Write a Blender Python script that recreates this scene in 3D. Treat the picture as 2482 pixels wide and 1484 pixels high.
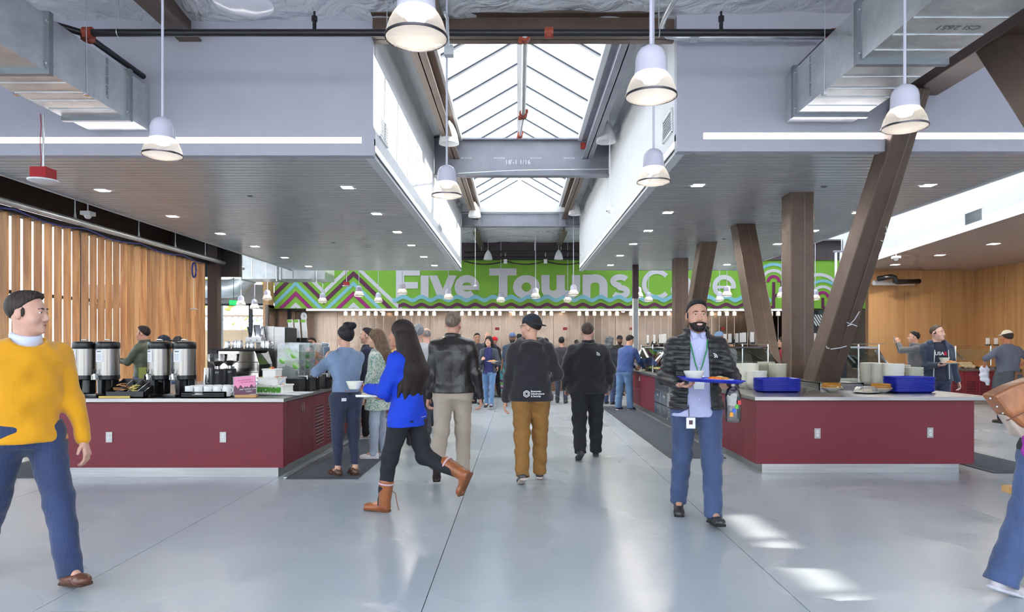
import bpy, bmesh, math, random
import numpy as np
from mathutils import Vector, Matrix

for _o in list(bpy.data.objects):
    bpy.data.objects.remove(_o, do_unlink=True)
scene = bpy.context.scene
col = scene.collection
R = math.radians
PI = math.pi

# ------------------------------------------------------------------ camera
F, CX, CY, HC = 1655.0, 1257.0, 838.0, 1.48      # focal length in pixels, vanishing point, eye height
cam_d = bpy.data.cameras.new('camera')
cam = bpy.data.objects.new('camera', cam_d)
col.objects.link(cam)
cam.location = (0, 0, HC)
cam.rotation_euler = (R(90), 0, 0)
cam_d.sensor_width = 36.0
cam_d.lens = 36.0 * F / 2482.0
cam_d.shift_x = -(CX - 1241.0) / 2482.0
cam_d.shift_y = (CY - 742.0) / 2482.0
cam_d.clip_end = 300
scene.camera = cam

# ------------------------------------------------------------------ sky, sun, exposure
world = bpy.data.worlds.new('sky')
scene.world = world
world.use_nodes = True
_bg = world.node_tree.nodes['Background']
_bg.inputs['Color'].default_value = (0.86, 0.93, 1.0, 1)
_bg.inputs['Strength'].default_value = 2.6
sun_d = bpy.data.lights.new('sun', 'SUN')
sun_d.energy = 9.0
sun_d.angle = R(0.8)
sun_d.color = (1.0, 0.93, 0.80)
sun = bpy.data.objects.new('sun', sun_d)
col.objects.link(sun)
SUN = Vector((-0.85, -0.12, -0.50)).normalized()
sun.rotation_euler = SUN.to_track_quat('-Z', 'Y').to_euler()
def portal(name, c, d, sx, sy, up='Y'):
    """marks a daylight opening (front glazing, skylight, side windows) for sky sampling; gives off no light itself"""
    l = bpy.data.lights.new(name, 'AREA'); l.shape = 'RECTANGLE'; l.size = sx; l.size_y = sy; l.cycles.is_portal = True
    o = bpy.data.objects.new(name, l); col.objects.link(o); o.location = c
    o.rotation_euler = Vector(d).to_track_quat('-Z', up).to_euler()
portal('front_glazing_daylight', (0.85, -1.5, 2.8), (0, 1, 0), 19.3, 5.6, 'Z')
portal('skylight_daylight', (0.03, 14.5, 5.76), (0, 0, -1), 2.4, 12.3)
portal('side_skylight_daylight', (7.75, 14.2, 5.8), (0, 0, -1), 1.9, 11.0)
portal('added_rooflight_daylight', (-6.1, 22.7, 5.1), (0, 0, -1), 5.6, 2.8)  # sky sampling for the added rear rooflights
portal('added_rooflight_daylight', (8.0, 22.7, 5.1), (0, 0, -1), 9.4, 2.8)
portal('fin_window_daylight', (-8.75, 7.9, 1.96), (1, 0, 0), 18.6, 3.9, 'Z')
scene.view_settings.view_transform = 'Standard'
scene.view_settings.look = 'None'
scene.view_settings.gamma = 1.0
scene.view_settings.exposure = 0.55
scene.view_settings.use_curve_mapping = False
scene.cycles.use_denoising = True
scene.cycles.max_bounces = 6
scene.cycles.diffuse_bounces = 4
scene.cycles.glossy_bounces = 3
scene.cycles.transmission_bounces = 3
scene.cycles.transparent_max_bounces = 12
scene.cycles.use_adaptive_sampling = True
scene.cycles.adaptive_threshold = 0.12
scene.cycles.adaptive_min_samples = 12
scene.cycles.sample_clamp_indirect = 6.0
scene.cycles.caustics_reflective = False
scene.cycles.caustics_refractive = False

# ------------------------------------------------------------------ helpers
def Wp(px, py, d):
    """world point seen at pixel (px, py) of the photograph at distance d"""
    return Vector(((px - CX) / F * d, d, HC + (CY - py) / F * d))
def Xp(px, d): return (px - CX) / F * d
def Zp(py, d): return HC + (CY - py) / F * d
def s2l(c): return c / 12.92 if c <= 0.04045 else ((c + 0.055) / 1.055) ** 2.4
def rgb(r, g, b): return (s2l(r / 255), s2l(g / 255), s2l(b / 255), 1.0)

_WL = {}
def wl(o): return _WL.get(o.name, Vector((0, 0, 0)))
def tag(o, label=None, cat=None, group=None, kind=None):
    if label: o['label'] = label
    if cat: o['category'] = cat
    if group: o['group'] = group
    if kind: o['kind'] = kind
    return o
def thing(name, loc, label, cat, group=None, kind=None):
    o = bpy.data.objects.new(name, None)
    o.empty_display_size = 0.1
    col.objects.link(o)
    o.location = loc
    _WL[o.name] = Vector(loc)
    return tag(o, label, cat, group, kind)
def dup(root, loc, rotz=None, label=None, group=None, scale=None):
    r = root.copy(); col.objects.link(r); r.location = loc
    if rotz is not None: r.rotation_euler = (0, 0, rotz)
    if scale: r.scale = (scale,) * 3
    if label: r['label'] = label
    if group: r['group'] = group
    for ch in list(root.children):
        c = ch.copy(); col.objects.link(c); c.parent = r
        for g in list(ch.children):
            d = g.copy(); col.objects.link(d); d.parent = c
    return r

class MB:
    def __init__(s): s.v = []; s.f = []
    def add(s, vs, fs):
        n = len(s.v); s.v += [tuple(p) for p in vs]
        s.f += [tuple(i + n for i in f) for f in fs]; return s
    def box(s, x0, y0, z0, x1, y1, z1):
        vs = [(x0,y0,z0),(x1,y0,z0),(x1,y1,z0),(x0,y1,z0),(x0,y0,z1),(x1,y0,z1),(x1,y1,z1),(x0,y1,z1)]
        return s.add(vs, [(0,3,2,1),(4,5,6,7),(0,1,5,4),(1,2,6,5),(2,3,7,6),(3,0,4,7)])
    def cbox(s, c, h, rot=None):
        M = rot or Matrix.Identity(3); c = Vector(c)
        vs = []
        for z in (-1, 1):
            for x, y in ((-1,-1),(1,-1),(1,1),(-1,1)):
                vs.append(c + M @ Vector((x*h[0], y*h[1], z*h[2])))
        return s.add(vs, [(0,3,2,1),(4,5,6,7),(0,1,5,4),(1,2,6,5),(2,3,7,6),(3,0,4,7)])
    def bar(s, a, b, w, h, up=(0,0,1), w2=None, h2=None):
        """rectangular bar from a to b; w across, h along up"""
        a = Vector(a); b = Vector(b); d = (b - a).normalized(); up = Vector(up)
        x = d.cross(up)
        if x.length < 1e-5: x = d.cross(Vector((0, 1, 0)))
        x.normalize(); u = x.cross(d).normalized()
        vs = []
        for p, ww, hh in ((a, w, h), (b, w2 or w, h2 or h)):
            for i, j in ((-1,-1),(1,-1),(1,1),(-1,1)): vs.append(p + x*i*ww/2 + u*j*hh/2)
        return s.add(vs, [(0,1,2,3),(7,6,5,4),(0,4,5,1),(1,5,6,2),(2,6,7,3),(3,7,4,0)])
    def cyl(s, a, b, r, r2=None, n=12, cap=True):
        a = Vector(a); b = Vector(b); r2 = r if r2 is None else r2
        d = (b - a).normalized(); x = d.orthogonal().normalized(); y = d.cross(x)
        vs = []
        for p, rr in ((a, r), (b, r2)):
            for i in range(n):
                t = 2*PI*i/n; vs.append(p + (x*math.cos(t) + y*math.sin(t))*rr)
        fs = [(i, (i+1) % n, n + (i+1) % n, n + i) for i in range(n)]
        if cap: fs += [tuple(range(n))[::-1], tuple(range(n, 2*n))]
        return s.add(vs, fs)
    def tube(s, pts, r, n=8, closed=False):
        pts = [Vector(p) for p in pts]; m = len(pts); rings = []
        prev = None
        for i, p in enumerate(pts):
            if closed: d = pts[(i+1) % m] - pts[i-1]
            else: d = pts[min(i+1, m-1)] - pts[max(i-1, 0)]
            d.normalize()
            if prev is None: x = d.orthogonal().normalized()
            else:
                x = prev - d * prev.dot(d)
                x = x.normalized() if x.length > 1e-6 else d.orthogonal().normalized()
            prev = x; y = d.cross(x)
            rr = r[i] if isinstance(r, (list, tuple)) else r
            rings.append([p + (x*math.cos(2*PI*k/n) + y*math.sin(2*PI*k/n))*rr for k in range(n)])
        vs = [q for ring in rings for q in ring]; fs = []
        for i in range(m if closed else m - 1):
            j = (i + 1) % m
            for k in range(n):
                fs.append((i*n+k, i*n+(k+1) % n, j*n+(k+1) % n, j*n+k))
        if not closed: fs += [tuple(range(n))[::-1], tuple(range((m-1)*n, m*n))]
        return s.add(vs, fs)
    def lathe(s, prof, c=(0,0,0), n=24, flute=0):
        c = Vector(c); vs = []; fs = []
        m = len(prof)
        for (r, z) in prof:
            for k in range(n):
                t = 2*PI*k/n
                rr = r * (1 + (flute if k % 2 else -flute))
                vs.append(c + Vector((math.cos(t)*rr, math.sin(t)*rr, z)))
        for i in range(m - 1):
            for k in range(n):
                fs.append((i*n+k, i*n+(k+1) % n, (i+1)*n+(k+1) % n, (i+1)*n+k))
        if prof[0][0] > 1e-6 and False: fs.append(tuple(range(n))[::-1])
        return s.add(vs, fs)
    def sph(s, c, r, nu=12, nv=8, sc=(1,1,1), rot=None):
        M = rot or Matrix.Identity(3); c = Vector(c); vs = []; fs = []
        for j in range(nv + 1):
            a = PI*j/nv
            for i in range(nu):
                t = 2*PI*i/nu
                vs.append(c + M @ Vector((math.sin(a)*math.cos(t)*r*sc[0], math.sin(a)*math.sin(t)*r*sc[1], math.cos(a)*r*sc[2])))
        for j in range(nv):
            for i in range(nu):
                fs.append((j*nu+i, (j+1)*nu+i, (j+1)*nu+(i+1) % nu, j*nu+(i+1) % nu))
        return s.add(vs, fs)
    def prism(s, pts, fr, depth):
        """pts: 2D outline; fr(u,v,w)->3D; extruded w 0..depth"""
        n = len(pts)
        vs = [fr(u, v, 0) for u, v in pts] + [fr(u, v, depth) for u, v in pts]
        fs = [tuple(range(n)), tuple(range(n, 2*n))[::-1]] + [(i, n+i, n+(i+1) % n, (i+1) % n) for i in range(n)]
        return s.add(vs, fs)
    def strip(s, A, B, fr, depth):
        """ribbon between two 2D polylines A and B, with thickness"""
        n = len(A)
        vs = []
        for w in (0, depth):
            vs += [fr(u, v, w) for u, v in A] + [fr(u, v, w) for u, v in B]
        fs = []
        for i in range(n - 1):
            fs.append((i, i+1, n+i+1, n+i)); fs.append((2*n+i, 3*n+i, 3*n+i+1, 2*n+i+1))
            fs.append((i, 2*n+i, 2*n+i+1, i+1)); fs.append((n+i, n+i+1, 3*n+i+1, 3*n+i))
        fs.append((0, n, 3*n, 2*n)); fs.append((n-1, 3*n-1, 4*n-1, 2*n-1))
        return s.add(vs, fs)
    def stroke(s, pts, w, fr, depth, closed=False):
        P = [Vector(p) for p in pts]; m = len(P); A = []; B = []
        for i in range(m):
            if closed: a, b = P[i-1], P[(i+1) % m]
            else: a, b = P[max(i-1, 0)], P[min(i+1, m-1)]
            d = (b - a).normalized(); nn = Vector((-d.y, d.x))
            if 0 < i < m-1 or closed:
                d0 = (P[i] - P[i-1]).normalized(); q = abs(nn.dot(Vector((-d0.y, d0.x))))
                k = 1/max(q, 0.5)
            else: k = 1
            ww = w[i] if isinstance(w, (list, tuple)) else w
            A.append(P[i] + nn*ww/2*k); B.append(P[i] - nn*ww/2*k)
        if closed: A.append(A[0]); B.append(B[0])
        return s.strip(A, B, fr, depth)
    def mesh(s, name, off=(0,0,0), smooth=None):
        me = bpy.data.meshes.new(name)
        ox, oy, oz = off
        me.from_pydata([(x-ox, y-oy, z-oz) for x, y, z in s.v], [], s.f)
        bm = bmesh.new(); bm.from_mesh(me)
        bmesh.ops.recalc_face_normals(bm, faces=bm.faces)
        bm.to_mesh(me); bm.free()
        if smooth:
            me.polygons.foreach_set('use_smooth', [True]*len(me.polygons))
            if smooth is not True: me.set_sharp_from_angle(angle=R(smooth))
        return me
    def build(s, name, mat, parent=None, smooth=None, bevel=0, origin=None):
        if parent is not None: off = wl(parent)
        elif origin is not None: off = Vector(origin)
        else:
            xs = [p[0] for p in s.v]; ys = [p[1] for p in s.v]; zs = [p[2] for p in s.v]
            off = Vector(((min(xs)+max(xs))/2, (min(ys)+max(ys))/2, min(zs)))
        me = s.mesh(name, off, smooth)
        return link(name, me, mat, parent, off, bevel)
def link(name, me, mat, parent=None, off=(0,0,0), bevel=0):
    o = bpy.data.objects.new(name, me); col.objects.link(o)
    if mat is not None: me.materials.append(mat)
    if parent is not None: o.parent = parent; _WL[o.name] = wl(parent)
    else: o.location = off; _WL[o.name] = Vector(off)
    if bevel:
        b = o.modifiers.new('bevel', 'BEVEL'); b.width = bevel; b.segments = 2; b.limit_method = 'ANGLE'
    return o
def struct(o, label=None): return tag(o, label, None, None, 'structure')

def text_obj(body, size, name, mat, parent, M, extrude=0.0008, align='CENTER', bold=0.0, sx=1.0):
    """flat lettering; M maps text plane (x right, y up, z out) to world"""
    cu = bpy.data.curves.new(name, 'FONT'); cu.body = body; cu.size = size; cu.extrude = extrude
    cu.align_x = align; cu.align_y = 'CENTER'; cu.offset = bold; cu.resolution_u = 3
    t = bpy.data.objects.new('tmp', cu); col.objects.link(t)
    dg = bpy.context.evaluated_depsgraph_get(); dg.update()
    me = bpy.data.meshes.new_from_object(t.evaluated_get(dg))
    bpy.data.objects.remove(t, do_unlink=True)
    me.name = name; me.materials.clear()
    S = Matrix.Diagonal((sx, 1, 1, 1))
    me.transform(Matrix.Translation(-wl(parent)) @ M @ S if parent is not None else M @ S)
    return link(name, me, mat, parent)
def frame_mat(o, x, y):
    x = Vector(x).normalized(); y = Vector(y); y = (y - x*y.dot(x)).normalized(); z = x.cross(y)
    M = Matrix((x, y, z)).transposed().to_4x4(); M.translation = Vector(o)
    return M

# ------------------------------------------------------------------ materials
def nodes(name):
    m = bpy.data.materials.new(name); m.use_nodes = True
    nt = m.node_tree; b = nt.nodes['Principled BSDF']
    return m, nt, b
def N(nt, t, **kw):
    n = nt.nodes.new(t)
    for k, v in kw.items():
        if k in n.inputs: n.inputs[k].default_value = v
        else: setattr(n, k, v)
    return n
def coords(nt, scale=(1,1,1), kind='Object', rot=(0,0,0)):
    tc = N(nt, 'ShaderNodeTexCoord'); mp = N(nt, 'ShaderNodeMapping')
    mp.inputs['Scale'].default_value = scale; mp.inputs['Rotation'].default_value = rot
    nt.links.new(tc.outputs[kind], mp.inputs['Vector']); return mp.outputs['Vector']
def ramp(nt, fac, stops):
    r = N(nt, 'ShaderNodeValToRGB'); e = r.color_ramp.elements
    while len(e) < len(stops): e.new(0.5)
    for el, (p, c) in zip(e, stops): el.position = p; el.color = c
    nt.links.new(fac, r.inputs['Fac']); return r.outputs['Color']
def nth(n): return '%d%s' % (n, 'th' if 10 <= n % 100 <= 20 else {1: 'st', 2: 'nd', 3: 'rd'}.get(n % 10, 'th'))
def mul(c, k): return (min(1, c[0]*k), min(1, c[1]*k), min(1, c[2]*k), 1)
_M = {}
def mat(name, c=(0.5,0.5,0.5,1), rough=0.5, metal=0.0, var=0.0, vscale=(3,3,3), bump=0.0, bscale=(40,40,40), emit=None, es=0, spec=None, coat=0, alpha=1, rnd=0.0, sheen=0):
    if name in _M: return _M[name]
    m, nt, b = nodes(name)
    b.inputs['Base Color'].default_value = c
    b.inputs['Roughness'].default_value = rough
    b.inputs['Metallic'].default_value = metal
    if spec is not None: b.inputs['Specular IOR Level'].default_value = spec
    if coat: b.inputs['Coat Weight'].default_value = coat
    if sheen: b.inputs['Sheen Weight'].default_value = sheen
    if alpha < 1: b.inputs['Alpha'].default_value = alpha
    src = None
    if var:
        nz = N(nt, 'ShaderNodeTexNoise', Scale=1.0, Detail=4.0)
        nt.links.new(coords(nt, vscale), nz.inputs['Vector'])
        src = ramp(nt, nz.outputs['Fac'], [(0.3, mul(c, 1-var)), (0.7, mul(c, 1+var))])
    if rnd:
        oi = N(nt, 'ShaderNodeObjectInfo')
        mx = N(nt, 'ShaderNodeHueSaturation')
        mr = N(nt, 'ShaderNodeMapRange'); mr.inputs['To Min'].default_value = 1-rnd; mr.inputs['To Max'].default_value = 1+rnd
        nt.links.new(oi.outputs['Random'], mr.inputs['Value']); nt.links.new(mr.outputs['Result'], mx.inputs['Value'])
        if src is not None: nt.links.new(src, mx.inputs['Color'])
        else: mx.inputs['Color'].default_value = c
        src = mx.outputs['Color']
    if src is not None: nt.links.new(src, b.inputs['Base Color'])
    if bump:
        nz = N(nt, 'ShaderNodeTexNoise', Scale=1.0, Detail=3.0)
        nt.links.new(coords(nt, bscale), nz.inputs['Vector'])
        bp = N(nt, 'ShaderNodeBump', Strength=min(1, bump), Distance=0.02)
        nt.links.new(nz.outputs['Fac'], bp.inputs['Height']); nt.links.new(bp.outputs['Normal'], b.inputs['Normal'])
    if emit is not None:
        b.inputs['Emission Color'].default_value = emit; b.inputs['Emission Strength'].default_value = es
    _M[name] = m; return m
def wood(name, c1, c2, scale=(14, 14, 0.7), rough=0.45, rnd=0.12):
    m, nt, b = nodes(name)
    oi = N(nt, 'ShaderNodeObjectInfo')
    v = coords(nt, scale)
    ad = N(nt, 'ShaderNodeVectorMath', operation='ADD'); cm = N(nt, 'ShaderNodeCombineXYZ')
    ml = N(nt, 'ShaderNodeMath', operation='MULTIPLY'); ml.inputs[1].default_value = 37.0
    nt.links.new(oi.outputs['Random'], ml.inputs[0]); nt.links.new(ml.outputs[0], cm.inputs['X']); nt.links.new(ml.outputs[0], cm.inputs['Z'])
    nt.links.new(v, ad.inputs[0]); nt.links.new(cm.outputs[0], ad.inputs[1])
    nz = N(nt, 'ShaderNodeTexNoise', Scale=1.0, Detail=6.0, Distortion=0.6)
    nt.links.new(ad.outputs[0], nz.inputs['Vector'])
    c = ramp(nt, nz.outputs['Fac'], [(0.3, c2), (0.62, c1)])
    hs = N(nt, 'ShaderNodeHueSaturation'); mr = N(nt, 'ShaderNodeMapRange')
    mr.inputs['To Min'].default_value = 1-rnd; mr.inputs['To Max'].default_value = 1+rnd
    nt.links.new(oi.outputs['Random'], mr.inputs['Value']); nt.links.new(mr.outputs['Result'], hs.inputs['Value'])
    nt.links.new(c, hs.inputs['Color']); nt.links.new(hs.outputs['Color'], b.inputs['Base Color'])
    b.inputs['Roughness'].default_value = rough
    return m
def emis(name, c, s):
    if name in _M: return _M[name]
    m = bpy.data.materials.new(name); m.use_nodes = True; nt = m.node_tree
    nt.nodes.remove(nt.nodes['Principled BSDF'])
    e = N(nt, 'ShaderNodeEmission'); e.inputs['Color'].default_value = c; e.inputs['Strength'].default_value = s
    nt.links.new(e.outputs[0], nt.nodes['Material Output'].inputs['Surface'])
    if s < 2: m.cycles.emission_sampling = 'NONE'
    _M[name] = m; return m
def clear(name, tint=(0.95,0.98,0.97,1), gloss=0.12, rough=0.02, milky=0.0, mcol=(0.9,0.9,0.9,1)):
    """thin glass or clear plastic: see-through, a little reflection, optional milky share"""
    if name in _M: return _M[name]
    m = bpy.data.materials.new(name); m.use_nodes = True; nt = m.node_tree
    nt.nodes.remove(nt.nodes['Principled BSDF'])
    t = N(nt, 'ShaderNodeBsdfTransparent'); t.inputs['Color'].default_value = tint
    g = N(nt, 'ShaderNodeBsdfGlossy', Roughness=rough)
    lw = N(nt, 'ShaderNodeLayerWeight', Blend=0.25)
    mr = N(nt, 'ShaderNodeMapRange'); mr.inputs['To Min'].default_value = gloss*0.5; mr.inputs['To Max'].default_value = min(1, gloss*5)
    nt.links.new(lw.outputs['Fresnel'], mr.inputs['Value'])
    mx = N(nt, 'ShaderNodeMixShader'); nt.links.new(mr.outputs['Result'], mx.inputs['Fac'])
    nt.links.new(t.outputs[0], mx.inputs[1]); nt.links.new(g.outputs[0], mx.inputs[2])
    out = mx.outputs[0]
    if milky:
        d = N(nt, 'ShaderNodeBsdfTranslucent'); d.inputs['Color'].default_value = mcol
        df = N(nt, 'ShaderNodeBsdfDiffuse'); df.inputs['Color'].default_value = mcol
        m2 = N(nt, 'ShaderNodeMixShader'); m2.inputs['Fac'].default_value = 0.5
        nt.links.new(d.outputs[0], m2.inputs[1]); nt.links.new(df.outputs[0], m2.inputs[2])
        m3 = N(nt, 'ShaderNodeMixShader'); m3.inputs['Fac'].default_value = milky
        nt.links.new(out, m3.inputs[1]); nt.links.new(m2.outputs[0], m3.inputs[2]); out = m3.outputs[0]
    nt.links.new(out, nt.nodes['Material Output'].inputs['Surface'])
    _M[name] = m; return m

def mk_concrete():
    m, nt, b = nodes('polished concrete')
    v = coords(nt, (0.35, 0.35, 0.35), 'Generated')
    g = N(nt, 'ShaderNodeNewGeometry')
    n1 = N(nt, 'ShaderNodeTexNoise', Scale=0.5, Detail=2.0, Roughness=0.5)
    n2 = N(nt, 'ShaderNodeTexNoise', Scale=3.5, Detail=3.0, Roughness=0.5)
    nt.links.new(g.outputs['Position'], n1.inputs['Vector']); nt.links.new(g.outputs['Position'], n2.inputs['Vector'])
    c1 = ramp(nt, n1.outputs['Fac'], [(0.2, rgb(176, 185, 193)), (0.5, rgb(179, 188, 196)), (0.8, rgb(183, 191, 199))])
    c2 = ramp(nt, n2.outputs['Fac'], [(0.2, (0.86, 0.86, 0.86, 1)), (0.8, (1, 1, 1, 1))])
    mx = N(nt, 'ShaderNodeMix', data_type='RGBA', blend_type='MULTIPLY'); mx.inputs[0].default_value = 0.45
    nt.links.new(c1, mx.inputs[6]); nt.links.new(c2, mx.inputs[7])
    nt.links.new(mx.outputs[2], b.inputs['Base Color'])
    rr = ramp(nt, n1.outputs['Fac'], [(0.3, (0.20,)*3 + (1,)), (0.7, (0.34,)*3 + (1,))])
    nt.links.new(rr, b.inputs['Roughness'])
    bp = N(nt, 'ShaderNodeBump', Strength=0.04, Distance=0.02)
    nt.links.new(n2.outputs['Fac'], bp.inputs['Height']); nt.links.new(bp.outputs['Normal'], b.inputs['Normal'])
    b.inputs['Specular IOR Level'].default_value = 0.5
    return m
def mk_steel_rust(name, base, rust, amt=0.6, rough=0.5):
    m, nt, b = nodes(name)
    g = N(nt, 'ShaderNodeNewGeometry')
    n1 = N(nt, 'ShaderNodeTexNoise', Scale=2.3, Detail=9.0, Roughness=0.65, Distortion=0.4)
    nt.links.new(g.outputs['Position'], n1.inputs['Vector'])
    c = ramp(nt, n1.outputs['Fac'], [(0.3, mul(base, 0.75)), (amt, base), (min(0.98, amt+0.16), rust)])
    nt.links.new(c, b.inputs['Base Color']); b.inputs['Roughness'].default_value = rough; b.inputs['Metallic'].default_value = 0.25
    return m
def mk_galv():
    m, nt, b = nodes('galvanised sheet')
    v = coords(nt, (6, 6, 6))
    vo = N(nt, 'ShaderNodeTexVoronoi', Scale=4.0); nt.links.new(v, vo.inputs['Vector'])
    nz = N(nt, 'ShaderNodeTexNoise', Scale=0.5, Detail=3.0); nt.links.new(v, nz.inputs['Vector'])
    mx = N(nt, 'ShaderNodeMix', data_type='RGBA'); mx.inputs[0].default_value = 0.1
    c = ramp(nt, nz.outputs['Fac'], [(0.3, rgb(196, 202, 206)), (0.7, rgb(228, 232, 235))])
    nt.links.new(c, mx.inputs[6]); nt.links.new(ramp(nt, vo.outputs['Color'], [(0.2, rgb(180,186,190)), (0.8, rgb(235,240,242))]), mx.inputs[7])
    nt.links.new(mx.outputs[2], b.inputs['Base Color'])
    b.inputs['Metallic'].default_value = 0.9; b.inputs['Roughness'].default_value = 0.38
    return m
def mk_brushed(name, c, rough=0.28, scale=(2, 60, 60), var=0.12):
    m, nt, b = nodes(name)
    nz = N(nt, 'ShaderNodeTexNoise', Scale=1.0, Detail=3.0); nt.links.new(coords(nt, scale), nz.inputs['Vector'])
    nt.links.new(ramp(nt, nz.outputs['Fac'], [(0.3, mul(c, 1-var)), (0.7, mul(c, 1+var))]), b.inputs['Base Color'])
    b.inputs['Metallic'].default_value = 1.0; b.inputs['Roughness'].default_value = rough
    n2 = N(nt, 'ShaderNodeTexNoise', Scale=1.6, Detail=1.0); nt.links.new(coords(nt, (1, 1, 1)), n2.inputs['Vector'])
    bp = N(nt, 'ShaderNodeBump', Strength=0.12, Distance=0.1); nt.links.new(n2.outputs['Fac'], bp.inputs['Height'])
    nt.links.new(bp.outputs['Normal'], b.inputs['Normal'])
    return m
def mk_insul():
    m, nt, b = nodes('white vinyl insulation facing')
    b.inputs['Base Color'].default_value = rgb(226, 226, 232); b.inputs['Roughness'].default_value = 0.35
    nz = N(nt, 'ShaderNodeTexNoise', Scale=2.2, Detail=4.0, Distortion=1.4)
    g = N(nt, 'ShaderNodeNewGeometry'); nt.links.new(g.outputs['Position'], nz.inputs['Vector'])
    bp = N(nt, 'ShaderNodeBump', Strength=0.6, Distance=0.25); nt.links.new(nz.outputs['Fac'], bp.inputs['Height'])
    nt.links.new(bp.outputs['Normal'], b.inputs['Normal'])
    return m

CONC = mk_concrete()
BROWN = mk_steel_rust('brown mill-scale steel', rgb(108, 90, 80), rgb(138, 100, 74), 0.6, 0.42)
GREYST = mk_steel_rust('grey rusting steel', rgb(146, 148, 160), rgb(150, 108, 70), 0.62, 0.5)
GALV = mk_galv()
STAIN = mk_brushed('stainless steel', rgb(168, 166, 165), 0.33)
STAINW = mk_brushed('stainless wall panel', rgb(150, 132, 118), 0.22, (30, 30, 1))
INSUL = mk_insul()
DRYW = mat('white drywall paint', rgb(238, 240, 244), 0.6, var=0.02)
DRYL = mat('lavender grey wall paint', rgb(196, 196, 210), 0.55, var=0.02)
ALUM = mat('grey linear metal ceiling', rgb(214, 219, 224), 0.3, 0.4, var=0.03)
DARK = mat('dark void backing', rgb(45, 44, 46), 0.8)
BURG = mat('burgundy laminate', rgb(118, 30, 47), 0.45, var=0.03, bump=0.05, bscale=(300, 300, 300))
BLACK = mat('black plastic', rgb(22, 22, 24), 0.3)
BLACKM = mat('matt black paint', rgb(30, 30, 33), 0.55)
WHITEP = mat('white enamel', rgb(236, 236, 240), 0.25)
CHROME = mat('polished chrome', rgb(225, 225, 228), 0.12, 1.0)
CHERRY = wood('cedar fin wood', rgb(226, 170, 110), rgb(176, 112, 62), (10, 10, 0.8), 0.4, 0.2)
PLY = wood('cherry plywood panel', rgb(196, 152, 104), rgb(174, 128, 82), (6, 6, 0.35), 0.4, 0.08)
GREEN = mat('lime green paint', rgb(126, 180, 56), 0.6, var=0.03)
SIGNW = mat('pale grey sign paint', rgb(208, 206, 212), 0.6)
SIGNB = mat('sky blue sign paint', rgb(130, 190, 205), 0.6)
SIGNP = mat('plum sign paint', rgb(92, 36, 70), 0.6)
SIGNM = mat('magenta sign paint', rgb(150, 30, 110), 0.6)
GLASS = clear('window glass', (0.97, 0.99, 1, 1), 0.06)
GLASSG = clear('greenish guard glass', (0.90, 0.97, 0.95, 1), 0.16)
LED = emis('led strip', (1.0, 0.93, 0.90, 1), 6.0)
LAMPW = emis('downlight lens', (1.0, 0.9, 0.78, 1), 260.0)
CERAM = mat('cream melamine', rgb(238, 236, 222), 0.28)
WHITEC = mat('white glazed china', rgb(244, 244, 244), 0.2)
BLUETRAY = mat('royal blue tray plastic', rgb(36, 52, 190), 0.3)
AMBER = mat('amber lid plastic', rgb(176, 118, 20), 0.12, alpha=0.85)
# ================================================================== the setting
random.seed(7)
ZS = 3.78            # underside of the two slatted soffits
ZR = 5.5             # roof
# ---- floor: concrete slabs on a base
fl = struct(MB().box(-14, -6, -0.2, 16, 28.5, -0.014).build('floor', mat('slab joint', rgb(120, 124, 126), 0.9)), 'pale grey polished concrete floor')
_jx = [-14, -11.8, -9.6, -7.2, -4.9, -2.7, -0.54, 1.62, 4.1, 6.4, 8.8, 11.2, 13.6, 16]
_jy = [-6, -2.2, 1.2, 7.5, 11.4, 15.3, 19.2, 23.1, 28.5]
for i in range(len(_jx)-1):
    for j in range(len(_jy)-1):
        MB().box(_jx[i]+0.003, _jy[j]+0.003, -0.014, _jx[i+1]-0.003, _jy[j+1]-0.003, 0).build('floor_slab', CONC, fl)
struct(MB().box(-90, -60, -0.4, 90, 130, -0.22).build('ground', mat('outdoor paving', rgb(150, 150, 148), 0.9)), 'pale paving outside the building')

# ---- roof: sagging white insulation between beams
def insul(name, x0, x1, y0, y1, z, pitch, sag, label, along='x'):
    nx = max(8, int((x1-x0)/0.12)); ny = max(8, int((y1-y0)/0.12)); m = MB(); vs = []
    for j in range(ny+1):
        for i in range(nx+1):
            x = x0 + (x1-x0)*i/nx; y = y0 + (y1-y0)*j/ny
            u, w = (x, y) if along == 'x' else (y, x)
            ph = (u/pitch) % 1.0
            s = abs(math.sin(PI*ph))**0.6
            zz = z - sag*s - 0.018*math.sin(w*9 + 3*math.sin(u*2))*(1-s) - 0.014*math.sin(u*5.1+w*2.3) - 0.01*math.sin(w*7-u*3)
            vs.append((x, y, zz))
    fs = [(j*(nx+1)+i, j*(nx+1)+i+1, (j+1)*(nx+1)+i+1, (j+1)*(nx+1)+i) for j in range(ny) for i in range(nx)]
    m.add(vs, fs)
    # closed upper side gives the blanket thickness
    m.box(x0, y0, z+0.06, x1, y1, z+0.25)
    return struct(m.build(name, INSUL, smooth=40), label)
insul('ceiling', -12.5, 10.5, -1.5, 8.3, ZR, 1.5, 0.12, 'sagging white insulation blanket under the front roof', 'y')
insul('ceiling', -3.2, 3.2, 20.95, 28.5, 5.25, 1.3, 0.10, 'wrinkled white insulation blanket under the rear roof', 'y')
struct(MB().box(-14, 20.95, 5.25, -9.0, 28.5, 5.45).box(12.8, 20.95, 5.25, 16.2, 28.5, 5.45).box(-9, 24.2, 5.25, -3.2, 28.5, 5.45).box(3.2, 24.2, 5.25, 12.8, 28.5, 5.45).box(-9, 20.95, 5.25, -3.2, 21.2, 5.45).box(3.2, 20.95, 5.25, 12.8, 21.2, 5.45).build('ceiling', DRYW), 'pale rear roof with two added rooflights')
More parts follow.
